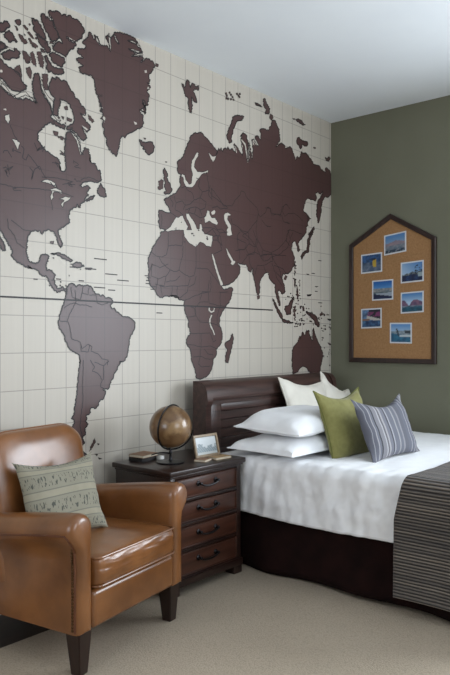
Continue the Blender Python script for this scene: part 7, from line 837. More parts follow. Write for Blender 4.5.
def handle_bm(x, yc, z):
    bm = bmesh.new()
    for s in (-1, 1):
        y = yc + s * 0.070
        rings = []
        for rr_, xx in ((0.0155, 0), (0.0155, 0.003), (0.011, 0.006), (0.006, 0.008), (0.006, 0.020), (0.0085, 0.022), (0.0085, 0.027), (0.004, 0.030)):
            rings.append([Vector((x + xx, y + rr_ * math.cos(2 * PI * k / 14), z + rr_ * math.sin(2 * PI * k / 14))) for k in range(14)])
        loft(bm, rings)
    pts = [Vector((x + 0.024, yc - 0.070 + 0.140 * t, z - 0.017 * math.sin(PI * t) ** 0.6 - 0.0)) for t in [i / 16 for i in range(17)]]
    tube(bm, pts, [0.0042 + 0.0018 * math.sin(PI * i / 16) for i in range(17)], 8)
    return bm
for a, b_ in zip(zs[:-1], zs[1:]):
    zt, zb = a - 0.018, b_ + 0.008
    bm = bmesh.new()
    box(bm, X1 - 0.028, X1 - 0.003, Y0 + 0.038, Y1 - 0.038, zb, zt, 0.004, 2)
    # raised cock-bead round the drawer front
    for q in ((Y0 + 0.038, Y1 - 0.038, zt - 0.006, zt), (Y0 + 0.038, Y1 - 0.038, zb, zb + 0.006), (Y0 + 0.038, Y0 + 0.044, zb, zt), (Y1 - 0.044, Y1 - 0.038, zb, zt)):
        box(bm, X1 - 0.006, X1 + 0.002, q[0], q[1], q[2], q[3], 0.0015, 1)
    d = obj('drawer', bm, M_front, dr)
    obj('handle', handle_bm(X1 - 0.003, (Y0 + Y1) / 2, (zt + zb) / 2 + 0.012), M_metal, d)

# ------------------------------------------------------------------ bed
bed = thing('bed', 'queen bed with dark panelled wooden headboard against the map wall and dark skirt', 'bed', (0, 0, 0))
HX, HY0, HY1 = 0.085, -1.745, -0.25
# end posts follow the sleigh profile
def sleigh(scale=0.0):
    p = []
    p += [(0.0, 0.0), (0.095 + scale, 0.0), (0.095 + scale, 0.955)]
    for i in range(1, 9):
        t = i / 8 * PI / 2
        p.append((0.125 + scale - 0.03 * math.cos(t) + 0.0, 0.955 + 0.03 * math.sin(t) * 0.4))
    p += [(0.138 + scale, 0.975), (0.142 + scale, 0.995)]
    for i in range(1, 8):
        t = i / 7 * PI / 2
        p.append((0.142 + scale - 0.10 * (1 - math.cos(t)), 0.995 + 0.078 * math.sin(t)))
    p += [(0.02, 1.078), (0.0, 1.07)]
    return p
def extr(bm, prof, y0, y1, x=HX):
    loft(bm, [[Vector((x + a, y, z)) for a, z in prof] for y in (y0, y1)])
# curved crest: convex roll from the top edge down to the panel
crest = [(0.02, 0.93), (0.098, 0.93), (0.098, 0.952), (0.112, 0.956), (0.116, 0.965), (0.116, 0.972)]
for i in range(0, 11):
    t = i / 10 * PI / 2
    crest.append((0.030 + 0.082 * math.cos(t) ** 0.9, 0.975 + 0.100 * math.sin(t)))
crest += [(0.03, 1.077), (0.0, 1.077), (0.0, 0.93)]
bm = bmesh.new(); extr(bm, crest, HY0 + 0.045, HY1 - 0.045)
hb = thing_part = obj('headboard', bm, M_head, bed)
post = [(0.0, 0.012), (0.108, 0.012), (0.108, 0.93)] + [(a + 0.012 if a > 0.05 else a, z + (0.012 if z > 1.0 else 0)) for a, z in crest[3:-1]]
post[-1] = (0.0, 1.089)
for y in (HY0, HY1 - 0.05):
    bm = bmesh.new(); extr(bm, [(a, max(z, 0.0)) for a, z in post], y, y + 0.05); bmesh.ops.translate(bm, verts=bm.verts[:], vec=(0, 0, -0.012))
    obj('post', bm, M_head, hb)
bm = bmesh.new()
box(bm, HX + 0.02, HX + 0.098, HY0 + 0.05, HY0 + 0.155, 0.2, 0.93, 0.004)
box(bm, HX + 0.02, HX + 0.098, HY1 - 0.155, HY1 - 0.05, 0.2, 0.93, 0.004)
box(bm, HX + 0.02, HX + 0.0985, HY0 + 0.155, HY1 - 0.155, 0.885, 0.93, 0.004)
box(bm, HX + 0.02, HX + 0.0985, HY0 + 0.155, HY1 - 0.155, 0.2, 0.36, 0.004)
obj('frame', bm, M_head, hb)
z = 0.362; rr = random.Random(5)
bm = bmesh.new()
for i in range(9):
    h = 0.058
    box(bm, HX + 0.03, HX + 0.084 + rr.uniform(-0.002, 0.002), HY0 + 0.155, HY1 - 0.155, z + 0.0015, z + h - 0.0015, 0.003, 1); z += h
obj('plank_panel', bm, M_head, hb)
BX0, BX1, BY0, BY1 = 0.175, 2.20, -1.735, -0.10
bm = bmesh.new(); box(bm, BX0, BX1, BY0 + 0.03, BY1 - 0.01, 0.30, 0.63, 0.06, 4)
obj('mattress', bm, M_linen, bed)
bm = bmesh.new(); box(bm, BX0, BX1 - 0.02, BY0 + 0.07, BY1 - 0.05, 0.10, 0.30, 0.01)
obj('box_base', bm, M_skirt, bed)
# pleated skirt on the three open sides
bm = bmesh.new()
path = []
n = 150
for i in range(n + 1): path.append((BX0 + (BX1 - BX0) * i / n, BY0 + 0.015, 0, -1))
for i in range(1, 90): path.append((BX1, BY0 + 0.015 + (BY1 - BY0 - 0.03) * i / 90, 1, 0))
for i in range(n + 1): path.append((BX1 - (BX1 - BX0) * i / n, BY1 - 0.015, 0, 1))
cols = []
s = 0
for i, (x, y, nx, ny) in enumerate(path):
    s += 0.0135
    c_ = []
    for j in range(9):
        t = j / 8
        w = (0.018 * t) * math.sin(s * 13 + 1.2 * math.sin(s * 3.1)) + 0.010 * t + 0.008 * t * fbm(s * 2, t, 2.0)
        if nx == 0 and ny == 1: w *= 0.2
        if 0 < x - BX0 < 0.05: w *= (x - BX0) / 0.05
        c_.append(bm.verts.new((x + nx * w, y + ny * w, 0.335 - t * (0.322 + 0.008 * math.sin(s * 4)))))
    cols.append(c_)
for a, b_ in zip(cols[:-1], cols[1:]):
    for j in range(8): bm.faces.new((a[j], b_[j], b_[j + 1], a[j + 1]))
sk = obj('bed_skirt', bm, M_skirt, bed)
md = sk.modifiers.new('thick', 'SOLIDIFY'); md.thickness = 0.004

# duvet: a draped sheet with folds on the hanging side
def drape(name, x0, x1, ynear, yfar, ztop, zlow, R_, nx, thick, mat_, fold, zlowfar=None, seed=0.0, puff=0.0, xr=0.0, parent=None):
    bm = bmesh.new()
    uv = bm.loops.layers.uv.new('UVMap')
    prof = []           # (y, z, arc, ny, nz, hang)
    def addp(y, z, ny, nz, hang): prof.append((y, z, ny, nz, hang))
    ns = 22
    for i in range(ns): addp(ynear, zlow + (ztop - R_ - zlow) * i / ns, -1, 0, 1 - i / ns)
    for i in range(9):
        t = i / 8 * PI / 2; addp(ynear + R_ - R_ * math.cos(t), ztop - R_ + R_ * math.sin(t), -math.cos(t), math.sin(t), 0)
    nt_ = 46
    for i in range(1, nt_): addp(ynear + R_ + (yfar - ynear - 2 * R_) * i / nt_, ztop, 0, 1, 0)
    zf = zlow if zlowfar is None else zlowfar
    for i in range(9):
        t = i / 8 * PI / 2; addp(yfar - R_ + R_ * math.sin(t), ztop - R_ + R_ * math.cos(t), math.sin(t), math.cos(t), 0)
    for i in range(1, 8): addp(yfar, ztop - R_ - (ztop - R_ - zf) * i / 7, 1, 0, 0)
    arc = [0.0]
    for a, b_ in zip(prof[:-1], prof[1:]): arc.append(arc[-1] + math.hypot(b_[0] - a[0], b_[1] - a[1]))
    rows = []
    for i in range(nx + 1):
        x = x0 + (x1 - x0) * i / nx
        r = []
        for k, (y, z, ny, nz, hang) in enumerate(prof):
            d = fold(x, y, z, hang, arc[k])
            zz = z + nz * d
            if hang > 0: zz += 0.006 * hang * math.sin(x * 5 + seed)
            xs_ = xr * max(0.0, min(1.0, (arc[k] - 0.38) / 0.25)) if xr else 0.0
            r.append(bm.verts.new((x + xs_ + 0.004 * fbm(x * 3, arc[k] * 3, seed), y + ny * d, zz)))
        rows.append(r)
    for i in range(nx):
        for k in range(len(prof) - 1):
            f = bm.faces.new((rows[i][k], rows[i + 1][k], rows[i + 1][k + 1], rows[i][k + 1]))
            for lp, (ii, kk) in zip(f.loops, ((i, k), (i + 1, k), (i + 1, k + 1), (i, k + 1))):
                lp[uv].uv = (x0 + (x1 - x0) * ii / nx, arc[kk])
    o = obj(name, bm, mat_, parent)
    if thick:
        md = o.modifiers.new('thick', 'SOLIDIFY'); md.thickness = thick; md.offset = -1
    return o
def duvet_fold(x, y, z, hang, arc):
    s = min(1.0, max(0.0, (z - 0.30) / 0.37))
    v = 0.005 * math.sin(x * 19 + 2.6 * math.sin(x * 5.3) + arc * 6.0) + 0.004 * math.sin(x * 47 + 3.5 * math.sin(x * 9 + 1) - arc * 9) + 0.009 * fbm(x * 13 + arc * 2, arc * 5, 1.3) + 0.008 * (1 - abs(fbm(x * 6 - arc * 5, arc * 4 + x * 2, 3.3)) * 2.5)
    side = 1.0 if arc < 0.42 else max(0.0, 1 - (arc - 0.42) / 0.22)
    v *= 0.6 * side * (0.45 + 0.75 * math.sin(PI * min(1, max(0, (z - 0.28) / 0.42))))
    v += 0.007 * fbm(x * 4, arc * 4.5, 5.0) + 0.0035 * abs(fbm(x * 10 + arc * 4, arc * 10, 7.7))
    v += 0.012 * max(0, 1 - arc / 0.06) * 0.6          # rolled lower hem
    v += 0.010 * math.exp(-((arc - 0.09) / 0.05) ** 2) * (0.5 + 0.5 * math.sin(x * 11))
    return v
duvet = drape('duvet', 0.33, 2.235, -1.765, -0.065, 0.655, 0.332, 0.055, 210, 0.006, M_linen, duvet_fold, 0.45)
tag(duvet, 'rumpled white cotton duvet covering the bed', 'duvet')

# throw
m, nt, b = newmat('ribbed_throw_wool')
tc = N(nt, 'ShaderNodeTexCoord'); sp = N(nt, 'ShaderNodeSeparateXYZ'); nt.links.new(tc.outputs['UV'], sp.inputs[0])
nz = N(nt, 'ShaderNodeTexNoise', Scale=3.0, Detail=2.0); nt.links.new(coords(nt, (1, 30, 1), 'UV'), nz.inputs['Vector'])
ph = mathn(nt, 'ADD', mathn(nt, 'MULTIPLY', sp.outputs['Y'], 2 * PI / 0.0155), mathn(nt, 'MULTIPLY', nz.outputs['Fac'], 2.5))
sn = mathn(nt, 'SINE', ph)
n1 = N(nt, 'ShaderNodeTexNoise', Scale=1.0, Detail=1.0); nt.links.new(coords(nt, (0.15, 26, 1), 'UV'), n1.inputs['Vector'])
cr = N(nt, 'ShaderNodeValToRGB'); cr.color_ramp.elements[0].position = 0.4; cr.color_ramp.elements[1].position = 0.62
cr.color_ramp.elements[0].color = rgb(138, 128, 118); cr.color_ramp.elements[1].color = rgb(100, 94, 90)
nt.links.new(n1.outputs['Fac'], cr.inputs['Fac'])
g = mathn(nt, 'ADD', mathn(nt, 'MULTIPLY', sn, 0.5), 0.5)
nt.links.new(mixc(nt, g, rgb(38, 35, 34), cr.outputs['Color']), b.inputs['Base Color'])
b.inputs['Roughness'].default_value = 0.95; b.inputs['Specular IOR Level'].default_value = 0.15; b.inputs['Sheen Weight'].default_value = 0.2
bp = N(nt, 'ShaderNodeBump', Strength=0.7, Distance=0.005); nt.links.new(sn, bp.inputs['Height']); nt.links.new(bp.outputs['Normal'], b.inputs['Normal'])
def throw_fold(x, y, z, hang, arc):
    return 0.012 * math.sin(x * 9 + 1.0) * min(1, hang * 1.5) + 0.006 * fbm(x * 3, arc * 3, 9) + 0.004 * (1 if arc < 0.6 else 0) + 0.008
throw = drape('throw_blanket', 1.492, 2.15, -1.80, -0.05, 0.672, 0.085, 0.06, 60, 0.012, m, throw_fold, 0.2, seed=0.3, xr=0.055)
tag(throw, 'charcoal and taupe ribbed throw blanket draped across the foot of the bed', 'blanket')

# ------------------------------------------------------------------ pillows
def pillow_bm(w, h, t, seed=0, pinch=0.10, p=2.6, wr=0.006, n=40, sag=0.0, ear=0.0, flat=0.0):
    """soft cushion: u along width (local X), v along height (local Y), thickness along local Z"""
    bm = bmesh.new(); uv = bm.loops.layers.uv.new('UVMap')
    def shape(u, v, sgn):
        e = (1 - abs(u) ** p); g_ = (1 - abs(v) ** p)
        th = t / 2 * (max(e, 0) ** 0.55) * (max(g_, 0) ** 0.55)
        x = u * w / 2 * (1 - pinch * (1 - v * v) * abs(u) ** 3)
        y = v * h / 2 * (1 - pinch * (1 - u * u) * abs(v) ** 3)
        if v > 0 and sag: y -= sag * (1 - u * u) ** 1.5 * v ** 3
        if ear: 
            k = (abs(u) * abs(v)) ** 8; x += ear * k * (1 if u > 0 else -1); y += ear * k * (1 if v > 0 else -1)
        d = wr * fbm(u * 2.2 + seed, v * 2.2, seed * 1.7 + sgn) * (0.3 + 1.0 * (1 - th / (t / 2)))
        d += wr * 0.8 * math.sin(8 * (u * v) + seed) * (abs(u * v)) ** 0.8
        z = sgn * (th + (d if th > 0.002 else 0))
        if flat and sgn < 0: z *= (1 - flat)
        return Vector((x, y, z))
    top = {}; bot = {}
    for i in range(n + 1):
        for j in range(n + 1):
            u = math.sin((-1 + 2 * i / n) * PI / 2); v = math.sin((-1 + 2 * j / n) * PI / 2)
            u = 0.5 * u + 0.5 * (-1 + 2 * i / n); v = 0.5 * v + 0.5 * (-1 + 2 * j / n)
            top[i, j] = bm.verts.new(shape(u, v, 1))
            bot[i, j] = top[i, j] if i in (0, n) or j in (0, n) else bm.verts.new(shape(u, v, -1))
    for i in range(n):
        for j in range(n):
            q = ((i, j), (i + 1, j), (i + 1, j + 1), (i, j + 1))
            for D, order in ((top, q), (bot, q[::-1])):
                f = bm.faces.new([D[k] for k in order])
                for lp, k in zip(f.loops, order): lp[uv].uv = (k[0] / n, k[1] / n)
    rim = [(i, 0) for i in range(n)] + [(n, j) for j in range(n)] + [(i, n) for i in range(n, 0, -1)] + [(0, j) for j in range(n, 0, -1)]
    return bm, [top[k].co.copy() for k in rim]
def pillow(name, label, w, h, t, c, xdir, ydir, mat_, group=None, piping=None, **k):
    """centre c, local X along xdir (width), local Y along ydir (height)"""
    X = Vector(xdir).normalized(); Y = Vector(ydir); Y = (Y - X * Y.dot(X)).normalized(); Z = X.cross(Y)
    Mx = Matrix((X, Y, Z)).transposed().to_4x4(); Mx.translation = Vector(c)
    bm, rim = pillow_bm(w, h, t, **k)
    o = thing(name, label, 'pillow' if 'pillow' in name else 'cushion', group=group)
    o.matrix_world = Mx
    obj('cover', bm, mat_, o, recalc=False)
    if piping:
        bm = bmesh.new(); tube(bm, rim, 0.0042, 6, closed=True); obj('piping', bm, piping, o)
    return o
zb = 0.668
pillow('pillow', 'plump white bed pillow, lower one of the flat stack by the headboard', 0.76, 0.48, 0.17, (0.64, -1.395, zb + 0.026), (0.03, 1, 0), (-1, 0.04, 0.0), M_linen, 'white bed pillows stacked flat', M_linen, seed=1.0, pinch=0.03, wr=0.012, flat=0.75, p=3.2)
pillow('pillow', 'plump white bed pillow, upper one of the flat stack with a drooping corner', 0.70, 0.47, 0.205, (0.635, -1.37, zb + 0.150), (0.0, 1, 0.02), (-1, 0.0, 0.03), M_linen, 'white bed pillows stacked flat', M_linen, seed=4.0, pinch=0.03, wr=0.012, flat=0.6, p=3.2)
pillow('pillow', 'large ivory square pillow leaning on the headboard directly behind the flat stack', 0.56, 0.48, 0.12, (0.315, -0.775, 0.825), (0, 1, -0.10), (-0.42, 0, 1.0), M_ivory, 'ivory pillows leaning on the headboard', M_ivory, seed=7.0, pinch=0.07, sag=0.03, wr=0.010)
pillow('pillow', 'ivory square pillow leaning on the headboard nearest the olive wall corner', 0.44, 0.44, 0.10, (0.245, -0.310, 0.815), (0, 0.93, -0.36), (-0.30, 0.36, 0.93), M_ivory, 'ivory pillows leaning on the headboard', M_ivory, seed=8.0, pinch=0.10, sag=0.06, wr=0.010)
pillow('throw_cushion', 'olive green piped square cushion standing on the bed', 0.44, 0.42, 0.13, (0.900, -1.265, 0.828), (0.08, 1, 0), (-0.34, 0.08, 1), M_olive, None, M_olive_d, seed=3.0, pinch=0.10, sag=0.035, wr=0.008, ear=0.01)
m, nt, b = newmat('striped_cushion_cloth')
tc = N(nt, 'ShaderNodeTexCoord'); sp = N(nt, 'ShaderNodeSeparateXYZ'); nt.links.new(tc.outputs['UV'], sp.inputs[0])
cr = N(nt, 'ShaderNodeValToRGB'); cr.color_ramp.interpolation = 'CONSTANT'
seq = [(0.0, (93, 94, 103)), (0.10, (149, 149, 153)), (0.125, (93, 94, 103)), (0.22, (155, 153, 155)), (0.25, (105, 106, 114)), (0.30, (54, 54, 58)), (0.33, (123, 122, 126)), (0.42, (164, 162, 164)),
       (0.45, (95, 92, 95)), (0.49, (155, 153, 155)), (0.53, (108, 108, 116)), (0.60, (66, 66, 72)), (0.63, (155, 155, 159)), (0.66, (100, 101, 110)), (0.76, (146, 146, 147)), (0.79, (98, 99, 107)), (0.86, (132, 131, 135)), (0.90, (88, 89, 96))]
el = cr.color_ramp.elements
el[0].position = 0; el[0].color = rgb(*seq[0][1]); el[1].position = seq[1][0]; el[1].color = rgb(*seq[1][1])
for p_, c_ in seq[2:]:
    e = el.new(p_); e.color = rgb(*c_)
nt.links.new(mathn(nt, 'FRACT', mathn(nt, 'MULTIPLY', sp.outputs['X'], 1.55)), cr.inputs['Fac'])
nz = N(nt, 'ShaderNodeTexNoise', Scale=90.0, Detail=2.0); nt.links.new(coords(nt, (1, 6, 1), 'UV'), nz.inputs['Vector'])
nt.links.new(mixc(nt, mathn(nt, 'MULTIPLY', nz.outputs['Fac'], 0.3), cr.outputs['Color'], rgb(90, 92, 104)), b.inputs['Base Color']); b.inputs['Roughness'].default_value = 0.9
pillow('throw_cushion', 'blue-grey cushion with white and charcoal stripes in front of the olive cushion', 0.53, 0.37, 0.12, (1.125, -1.180, 0.820), (0.05, 1, 0.0), (-0.42, 0.06, 1), m, None, None, seed=5.5, pinch=0.10, sag=0.05, wr=0.008, ear=0.012)

# ------------------------------------------------------------------ armchair (local: +X is the front, origin on the floor)
ch = thing('armchair', 'tan leather club armchair with dark tapered legs beside the dresser', 'armchair', (0.800, -2.855, 0.0), (0, 0, math.radians(10)))
ZB = 0.172      # underside
INN, THK = 0.280, 0.080
def arm_section(side, s, inset=0.0, drop=0.0):
    """closed section in (y,z) of an arm with an outward scroll"""
    zt = 0.655 - drop
    pts = [(INN, ZB), (INN, zt - 0.11)]
    cy, cz, r = INN + 0.064, zt - 0.066, 0.066
    for i in range(0, 15):
        a = PI - 0.15 - i / 14 * (PI + 0.55)
        pts.append((cy + r * math.cos(a), cz + r * math.sin(a)))
    pts += [(INN + THK + 0.006, zt - 0.14), (INN + THK, zt - 0.19), (INN + THK, (ZB + zt) / 2 - 0.05), (INN + THK, ZB)]
    my = sum(p[0] for p in pts) / len(pts)
    out = []
    for y, z in pts:
        cyy = INN + THK / 2 if z < zt - 0.13 else cy
        czz = min(max(z, ZB + 0.02), zt - 0.066)
        d = Vector((y - cyy, z - czz)); l = d.length
        if l > 1e-6: d *= max(0, (l - inset)) / l
        out.append(Vector((0, side * (cyy + d.x), czz + d.y)))
    return out
for side in (-1, 1):
    bm = bmesh.new(); rings = []
    st = [(-0.66, 0.0)] + [(-0.60 + i * 0.1, 0.0) for i in range(6)] + [(-0.035, 0.0), (-0.02, 0.0025), (-0.008, 0.009), (-0.001, 0.019), (0.003, 0.030)]
    for x, ins in st:
        drop = 0.075 * (max(0, -x) / 0.6) ** 1.2
        rings.append([p + Vector((x, 0, 0)) for p in arm_section(side, 0, ins, drop)])
    loft(bm, rings)
    obj('arm', bm, M_leather, ch)
    # welt under the scroll, outer face
    bm = bmesh.new(); pts = []
    for i in range(14):
        x = -0.62 + i * 0.045
        drop = 0.075 * (max(0, -x) / 0.6) ** 1.2
        pts.append(Vector((x, side * (INN + 0.129), 0.655 - drop - 0.078)))
    pts += [Vector((-0.022, side * (INN + 0.124), 0.56)), Vector((-0.022, side * (INN + 0.112), 0.541)), Vector((-0.024, side * (INN + THK + 0.014), 0.525)), Vector((-0.026, side * (INN + THK + 0.004), 0.50)), Vector((-0.026, side * (INN + THK + 0.001), 0.44)), Vector((-0.026, side * (INN + THK + 0.001), ZB + 0.01))]
    tube(bm, pts, 0.0045, 8); obj('welt', bm, M_leather_d, ch)
    if side == -1:
        bmn = bmesh.new(); bmesh.ops.create_uvsphere(bmn, u_segments=10, v_segments=6, radius=0.0064)
        for v in bmn.verts: v.co.y *= 0.6
        nail0 = None
        for i in range(25):
            z = 0.19 + i * 0.0135
            loc = (-0.040, side * (INN + THK + 0.001 + (0.0 if z < 0.46 else 0.004)), z)
            if nail0 is None:
                nail0 = obj('nail_head', bmn, M_nail, ch, loc=loc)
            else:
                o = nail0.copy(); COL.objects.link(o); o.parent = ch; o.location = loc
# front rail
bm = bmesh.new(); box(bm, -0.10, 0.0, -INN - 0.004, INN + 0.004, ZB, 0.330, 0.026, 6); obj('front_rail', bm, M_leather, ch)
bm = bmesh.new(); box(bm, -0.64, -0.08, -INN - 0.004, INN + 0.004, ZB + 0.004, 0.33, 0.01, 2); box(bm, -0.70, -0.63, -INN - THK, INN + THK, ZB, 0.56, 0.02, 3); obj('base', bm, M_leather, ch)
# seat cushion
def soft_box(bm, sx, sy, sz, n=26, p=9, crown=0.012, front_bulge=0.0, seed=0):
    """superellipsoid-like cushion centred at origin"""
    bmesh.ops.create_cube(bm, size=2.0)
    bmesh.ops.subdivide_edges(bm, edges=bm.edges[:], cuts=n, use_grid_fill=True)
    for v in bm.verts:
        x, y, z = v.co
        m_ = max(abs(x), abs(y), abs(z))
        nn = (abs(x) ** p + abs(y) ** p + abs(z) ** p) ** (1 / p)
        k = m_ / nn
        x, y, z = x * k, y * k, z * k
        zz = z * sz / 2 + math.copysign(crown, z) * (1 - x * x) * (1 - y * y) * (abs(z) ** 2)
        xx = x * sx / 2 + (math.copysign(front_bulge, x) * (1 - z * z) * (abs(x) ** 6))
        d = 0.004 * fbm(x * 2 + seed, y * 2, z * 2)
        v.co = Vector((xx + d, y * sy / 2, zz + d))
bm = bmesh.new(); soft_box(bm, 0.56, 2 * INN - 0.006, 0.125, p=14, crown=0.022, front_bulge=0.010, seed=3)
for v in bm.verts:
    if v.co.z > 0.02:
        v.co.z += 0.0010 * math.sin(v.co.y * 60 + 2) * max(0, (v.co.x - 0.1) / 0.18) ** 2
    if v.co.x > 0.26:
        v.co.x += 0.0006 * math.sin(v.co.y * 75 + v.co.z * 90) 
seat = obj('seat_cushion', bm, M_leather, ch, loc=(-0.265, 0, 0.396), rot=(0, math.radians(-1.2), 0))
bm = bmesh.new()
for zz in (0.057, -0.057):
    hx, hy, r = 0.281, INN - 0.006, 0.03
    pts = []
    for cx_, cy_, a0 in ((hx - r, hy - r, 0), (-hx + r, hy - r, PI / 2), (-hx + r, -hy + r, PI), (hx - r, -hy + r, 1.5 * PI)):
        for i in range(6):
            a = a0 + i / 5 * PI / 2; pts.append(Vector((cx_ + r * math.cos(a), cy_ + r * math.sin(a), zz)))
    tube(bm, pts, 0.0045, 8, closed=True)
obj('piping', bm, M_leather, seat)
# back: a reclined slab with rounded shoulders
def back_outline(w, h, r, n=10):
    pts = [(-w, 0.0), (w, 0.0)]
    for i in range(n + 1):
        a = i / n * PI / 2; pts.append((w - r + r * math.cos(a), h - r * 0.75 + r * 0.75 * math.sin(a)))
    for i in range(n + 1):
        a = PI / 2 + i / n * PI / 2; pts.append((-w + r + r * math.cos(a), h - r * 0.75 + r * 0.75 * math.sin(a)))
    return pts
bm = bmesh.new(); rings = []
for x, ins in ((-0.075, 0.03), (-0.072, 0.012), (-0.06, 0.003), (-0.045, 0.0), (0.035, 0.0), (0.05, 0.004), (0.064, 0.015), (0.074, 0.035), (0.080, 0.07), (0.084, 0.12), (0.085, 0.18)):
    o_ = back_outline(0.290 - ins, 0.625 - ins, max(0.13 - ins * 0.4, 0.02))
    rings.append([Vector((x + 0.02 * math.sin(PI * min(1, (z + 0.05) / 0.7)), y, z + ins * 0.5)) for y, z in o_])
loft(bm, rings)
obj('backrest', bm, M_leather, ch, loc=(-0.475, -0.078, 0.305), rot=(0, math.radians(-11), 0))
bm = bmesh.new()
pts = [Vector((-0.002 + 0.02 * math.sin(PI * min(1, (z + 0.05) / 0.7)) + 0.036, y, z)) for y, z in back_outline(0.2915, 0.6265, 0.13)[1:]] 
tube(bm, pts[1:], 0.0045, 8); obj('welt', bm, M_leather, ch, loc=(-0.475, -0.078, 0.305), rot=(0, math.radians(-11), 0))
for lx, ly, zb_ in ((-0.052, -0.312, 0), (-0.052, 0.308, 0), (-0.62, -0.300, -0.012), (-0.62, 0.300, -0.012)):
    bm = bmesh.new()
    tw_, bw_ = 0.038, 0.024
    loft(bm, [[Vector((lx + a * w_ - (0.01 if lx < -0.3 else -0.004) * (1 if z == zb_ else 0), ly + c_ * w_, z)) for a, c_ in ((-1, -1), (1, -1), (1, 1), (-1, 1))] for z, w_ in ((zb_, bw_), (ZB + 0.004, tw_))])
    bmesh.ops.bevel(bm, geom=bm.edges[:], offset=0.003, segments=2, affect='EDGES')
    obj('leg', bm, M_leg, ch)

# printed cushion on the chair
m, nt, b = newmat('sage_printed_linen')
tc = N(nt, 'ShaderNodeTexCoord'); sp = N(nt, 'ShaderNodeSeparateXYZ'); nt.links.new(tc.outputs['UV'], sp.inputs[0])
wv = mathn(nt, 'ADD', sp.outputs['Y'], mathn(nt, 'MULTIPLY', mathn(nt, 'SINE', mathn(nt, 'MULTIPLY', sp.outputs['X'], 7.0)), 0.006))
fr = mathn(nt, 'FRACT', mathn(nt, 'MULTIPLY', wv, 3.7))
l1 = mathn(nt, 'LESS_THAN', mathn(nt, 'ABSOLUTE', mathn(nt, 'SUBTRACT', fr, 0.14)), 0.022)
l2 = mathn(nt, 'LESS_THAN', mathn(nt, 'ABSOLUTE', mathn(nt, 'SUBTRACT', fr, 0.86)), 0.022)
inb = mathn(nt, 'MULTIPLY', mathn(nt, 'GREATER_THAN', fr, 0.15), mathn(nt, 'LESS_THAN', fr, 0.85))
core = mathn(nt, 'MULTIPLY', mathn(nt, 'GREATER_THAN', fr, 0.28), mathn(nt, 'LESS_THAN', fr, 0.74))
vo = N(nt, 'ShaderNodeTexVoronoi', Scale=1.0); nt.links.new(coords(nt, (26, 24, 1), 'UV'), vo.inputs['Vector'])
n2 = N(nt, 'ShaderNodeTexNoise', Scale=1.0, Detail=2.0); nt.links.new(coords(nt, (52, 15, 1), 'UV'), n2.inputs['Vector'])
gl = mathn(nt, 'MULTIPLY', mathn(nt, 'GREATER_THAN', n2.outputs['Fac'], 0.57), core)
ba = N(nt, 'ShaderNodeTexNoise', Scale=1.0, Detail=4.0); nt.links.new(coords(nt, (9, 9, 1), 'UV'), ba.inputs['Vector'])
c0 = mixc(nt, ba.outputs['Fac'], rgb(138, 132, 114), rgb(158, 152, 133))
c1 = mixc(nt, inb, c0, rgb(136, 132, 116))
c2 = mixc(nt, mathn(nt, 'MULTIPLY', gl, 0.85), c1, rgb(62, 66, 62))
c3 = mixc(nt, mathn(nt, 'MULTIPLY', mathn(nt, 'ADD', l1, l2), 0.6), c2, rgb(84, 88, 82))
nt.links.new(c3, b.inputs['Base Color']); b.inputs['Roughness'].default_value = 0.9
n3 = N(nt, 'ShaderNodeTexNoise', Scale=220.0, Detail=2.0); nt.links.new(coords(nt, (1, 1, 1), 'UV'), n3.inputs['Vector'])
bp = N(nt, 'ShaderNodeBump', Strength=0.3, Distance=0.001); nt.links.new(n3.outputs['Fac'], bp.inputs['Height']); nt.links.new(bp.outputs['Normal'], b.inputs['Normal'])
pillow('throw_cushion', 'sage linen cushion printed with rows of small dark glyphs on the leather armchair', 0.39, 0.34, 0.12, (0.505, -3.035, 0.642), (0.05, 1, 0.0), (-0.42, -0.22, 1), m, None, None, seed=2.0, pinch=0.07, sag=0.015, wr=0.008, ear=0.012)

# ------------------------------------------------------------------ globe
gl_ = thing('desk_globe', 'antique brown desk globe on a black metal stand on the dresser', 'globe', (0.345, -2.20, ZT), (0, 0, 0))
bm = bmesh.new(); lathe(bm, [(0.001, 0.0), (0.078, 0.0), (0.080, 0.004), (0.076, 0.008), (0.040, 0.011), (0.012, 0.014), (0.008, 0.02), (0.007, 0.05), (0.010, 0.055), (0.007, 0.062), (0.006, 0.077), (0.001, 0.077)], 40)
obj('base', bm, M_metal, gl_)
GR, GZ = 0.117, 0.198
m, nt, b = newmat('antique_globe_paper')
nz = N(nt, 'ShaderNodeTexNoise', Scale=9.0, Detail=5.0); nt.links.new(coords(nt), nz.inputs['Vector'])
n2 = N(nt, 'ShaderNodeTexNoise', Scale=22.0, Detail=6.0); nt.links.new(coords(nt), n2.inputs['Vector'])
cr = N(nt, 'ShaderNodeValToRGB'); e = cr.color_ramp.elements
e[0].position = 0.40; e[0].color = rgb(112, 86, 58); e[1].position = 0.60; e[1].color = rgb(146, 118, 82)
x = e.new(0.50); x.color = rgb(92, 66, 42)
nt.links.new(nz.outputs['Fac'], cr.inputs['Fac'])
nt.links.new(mixc(nt, mathn(nt, 'MULTIPLY', n2.outputs['Fac'], 0.5), cr.outputs['Color'], rgb(122, 92, 62)), b.inputs['Base Color'])
b.inputs['Roughness'].default_value = 0.28; b.inputs['Coat Weight'].default_value = 0.3
bm = bmesh.new(); bmesh.ops.create_uvsphere(bm, u_segments=48, v_segments=32, radius=GR)
obj('sphere', bm, m, gl_, loc=(0, 0, GZ), rot=(math.radians(23), 0, 0.4))
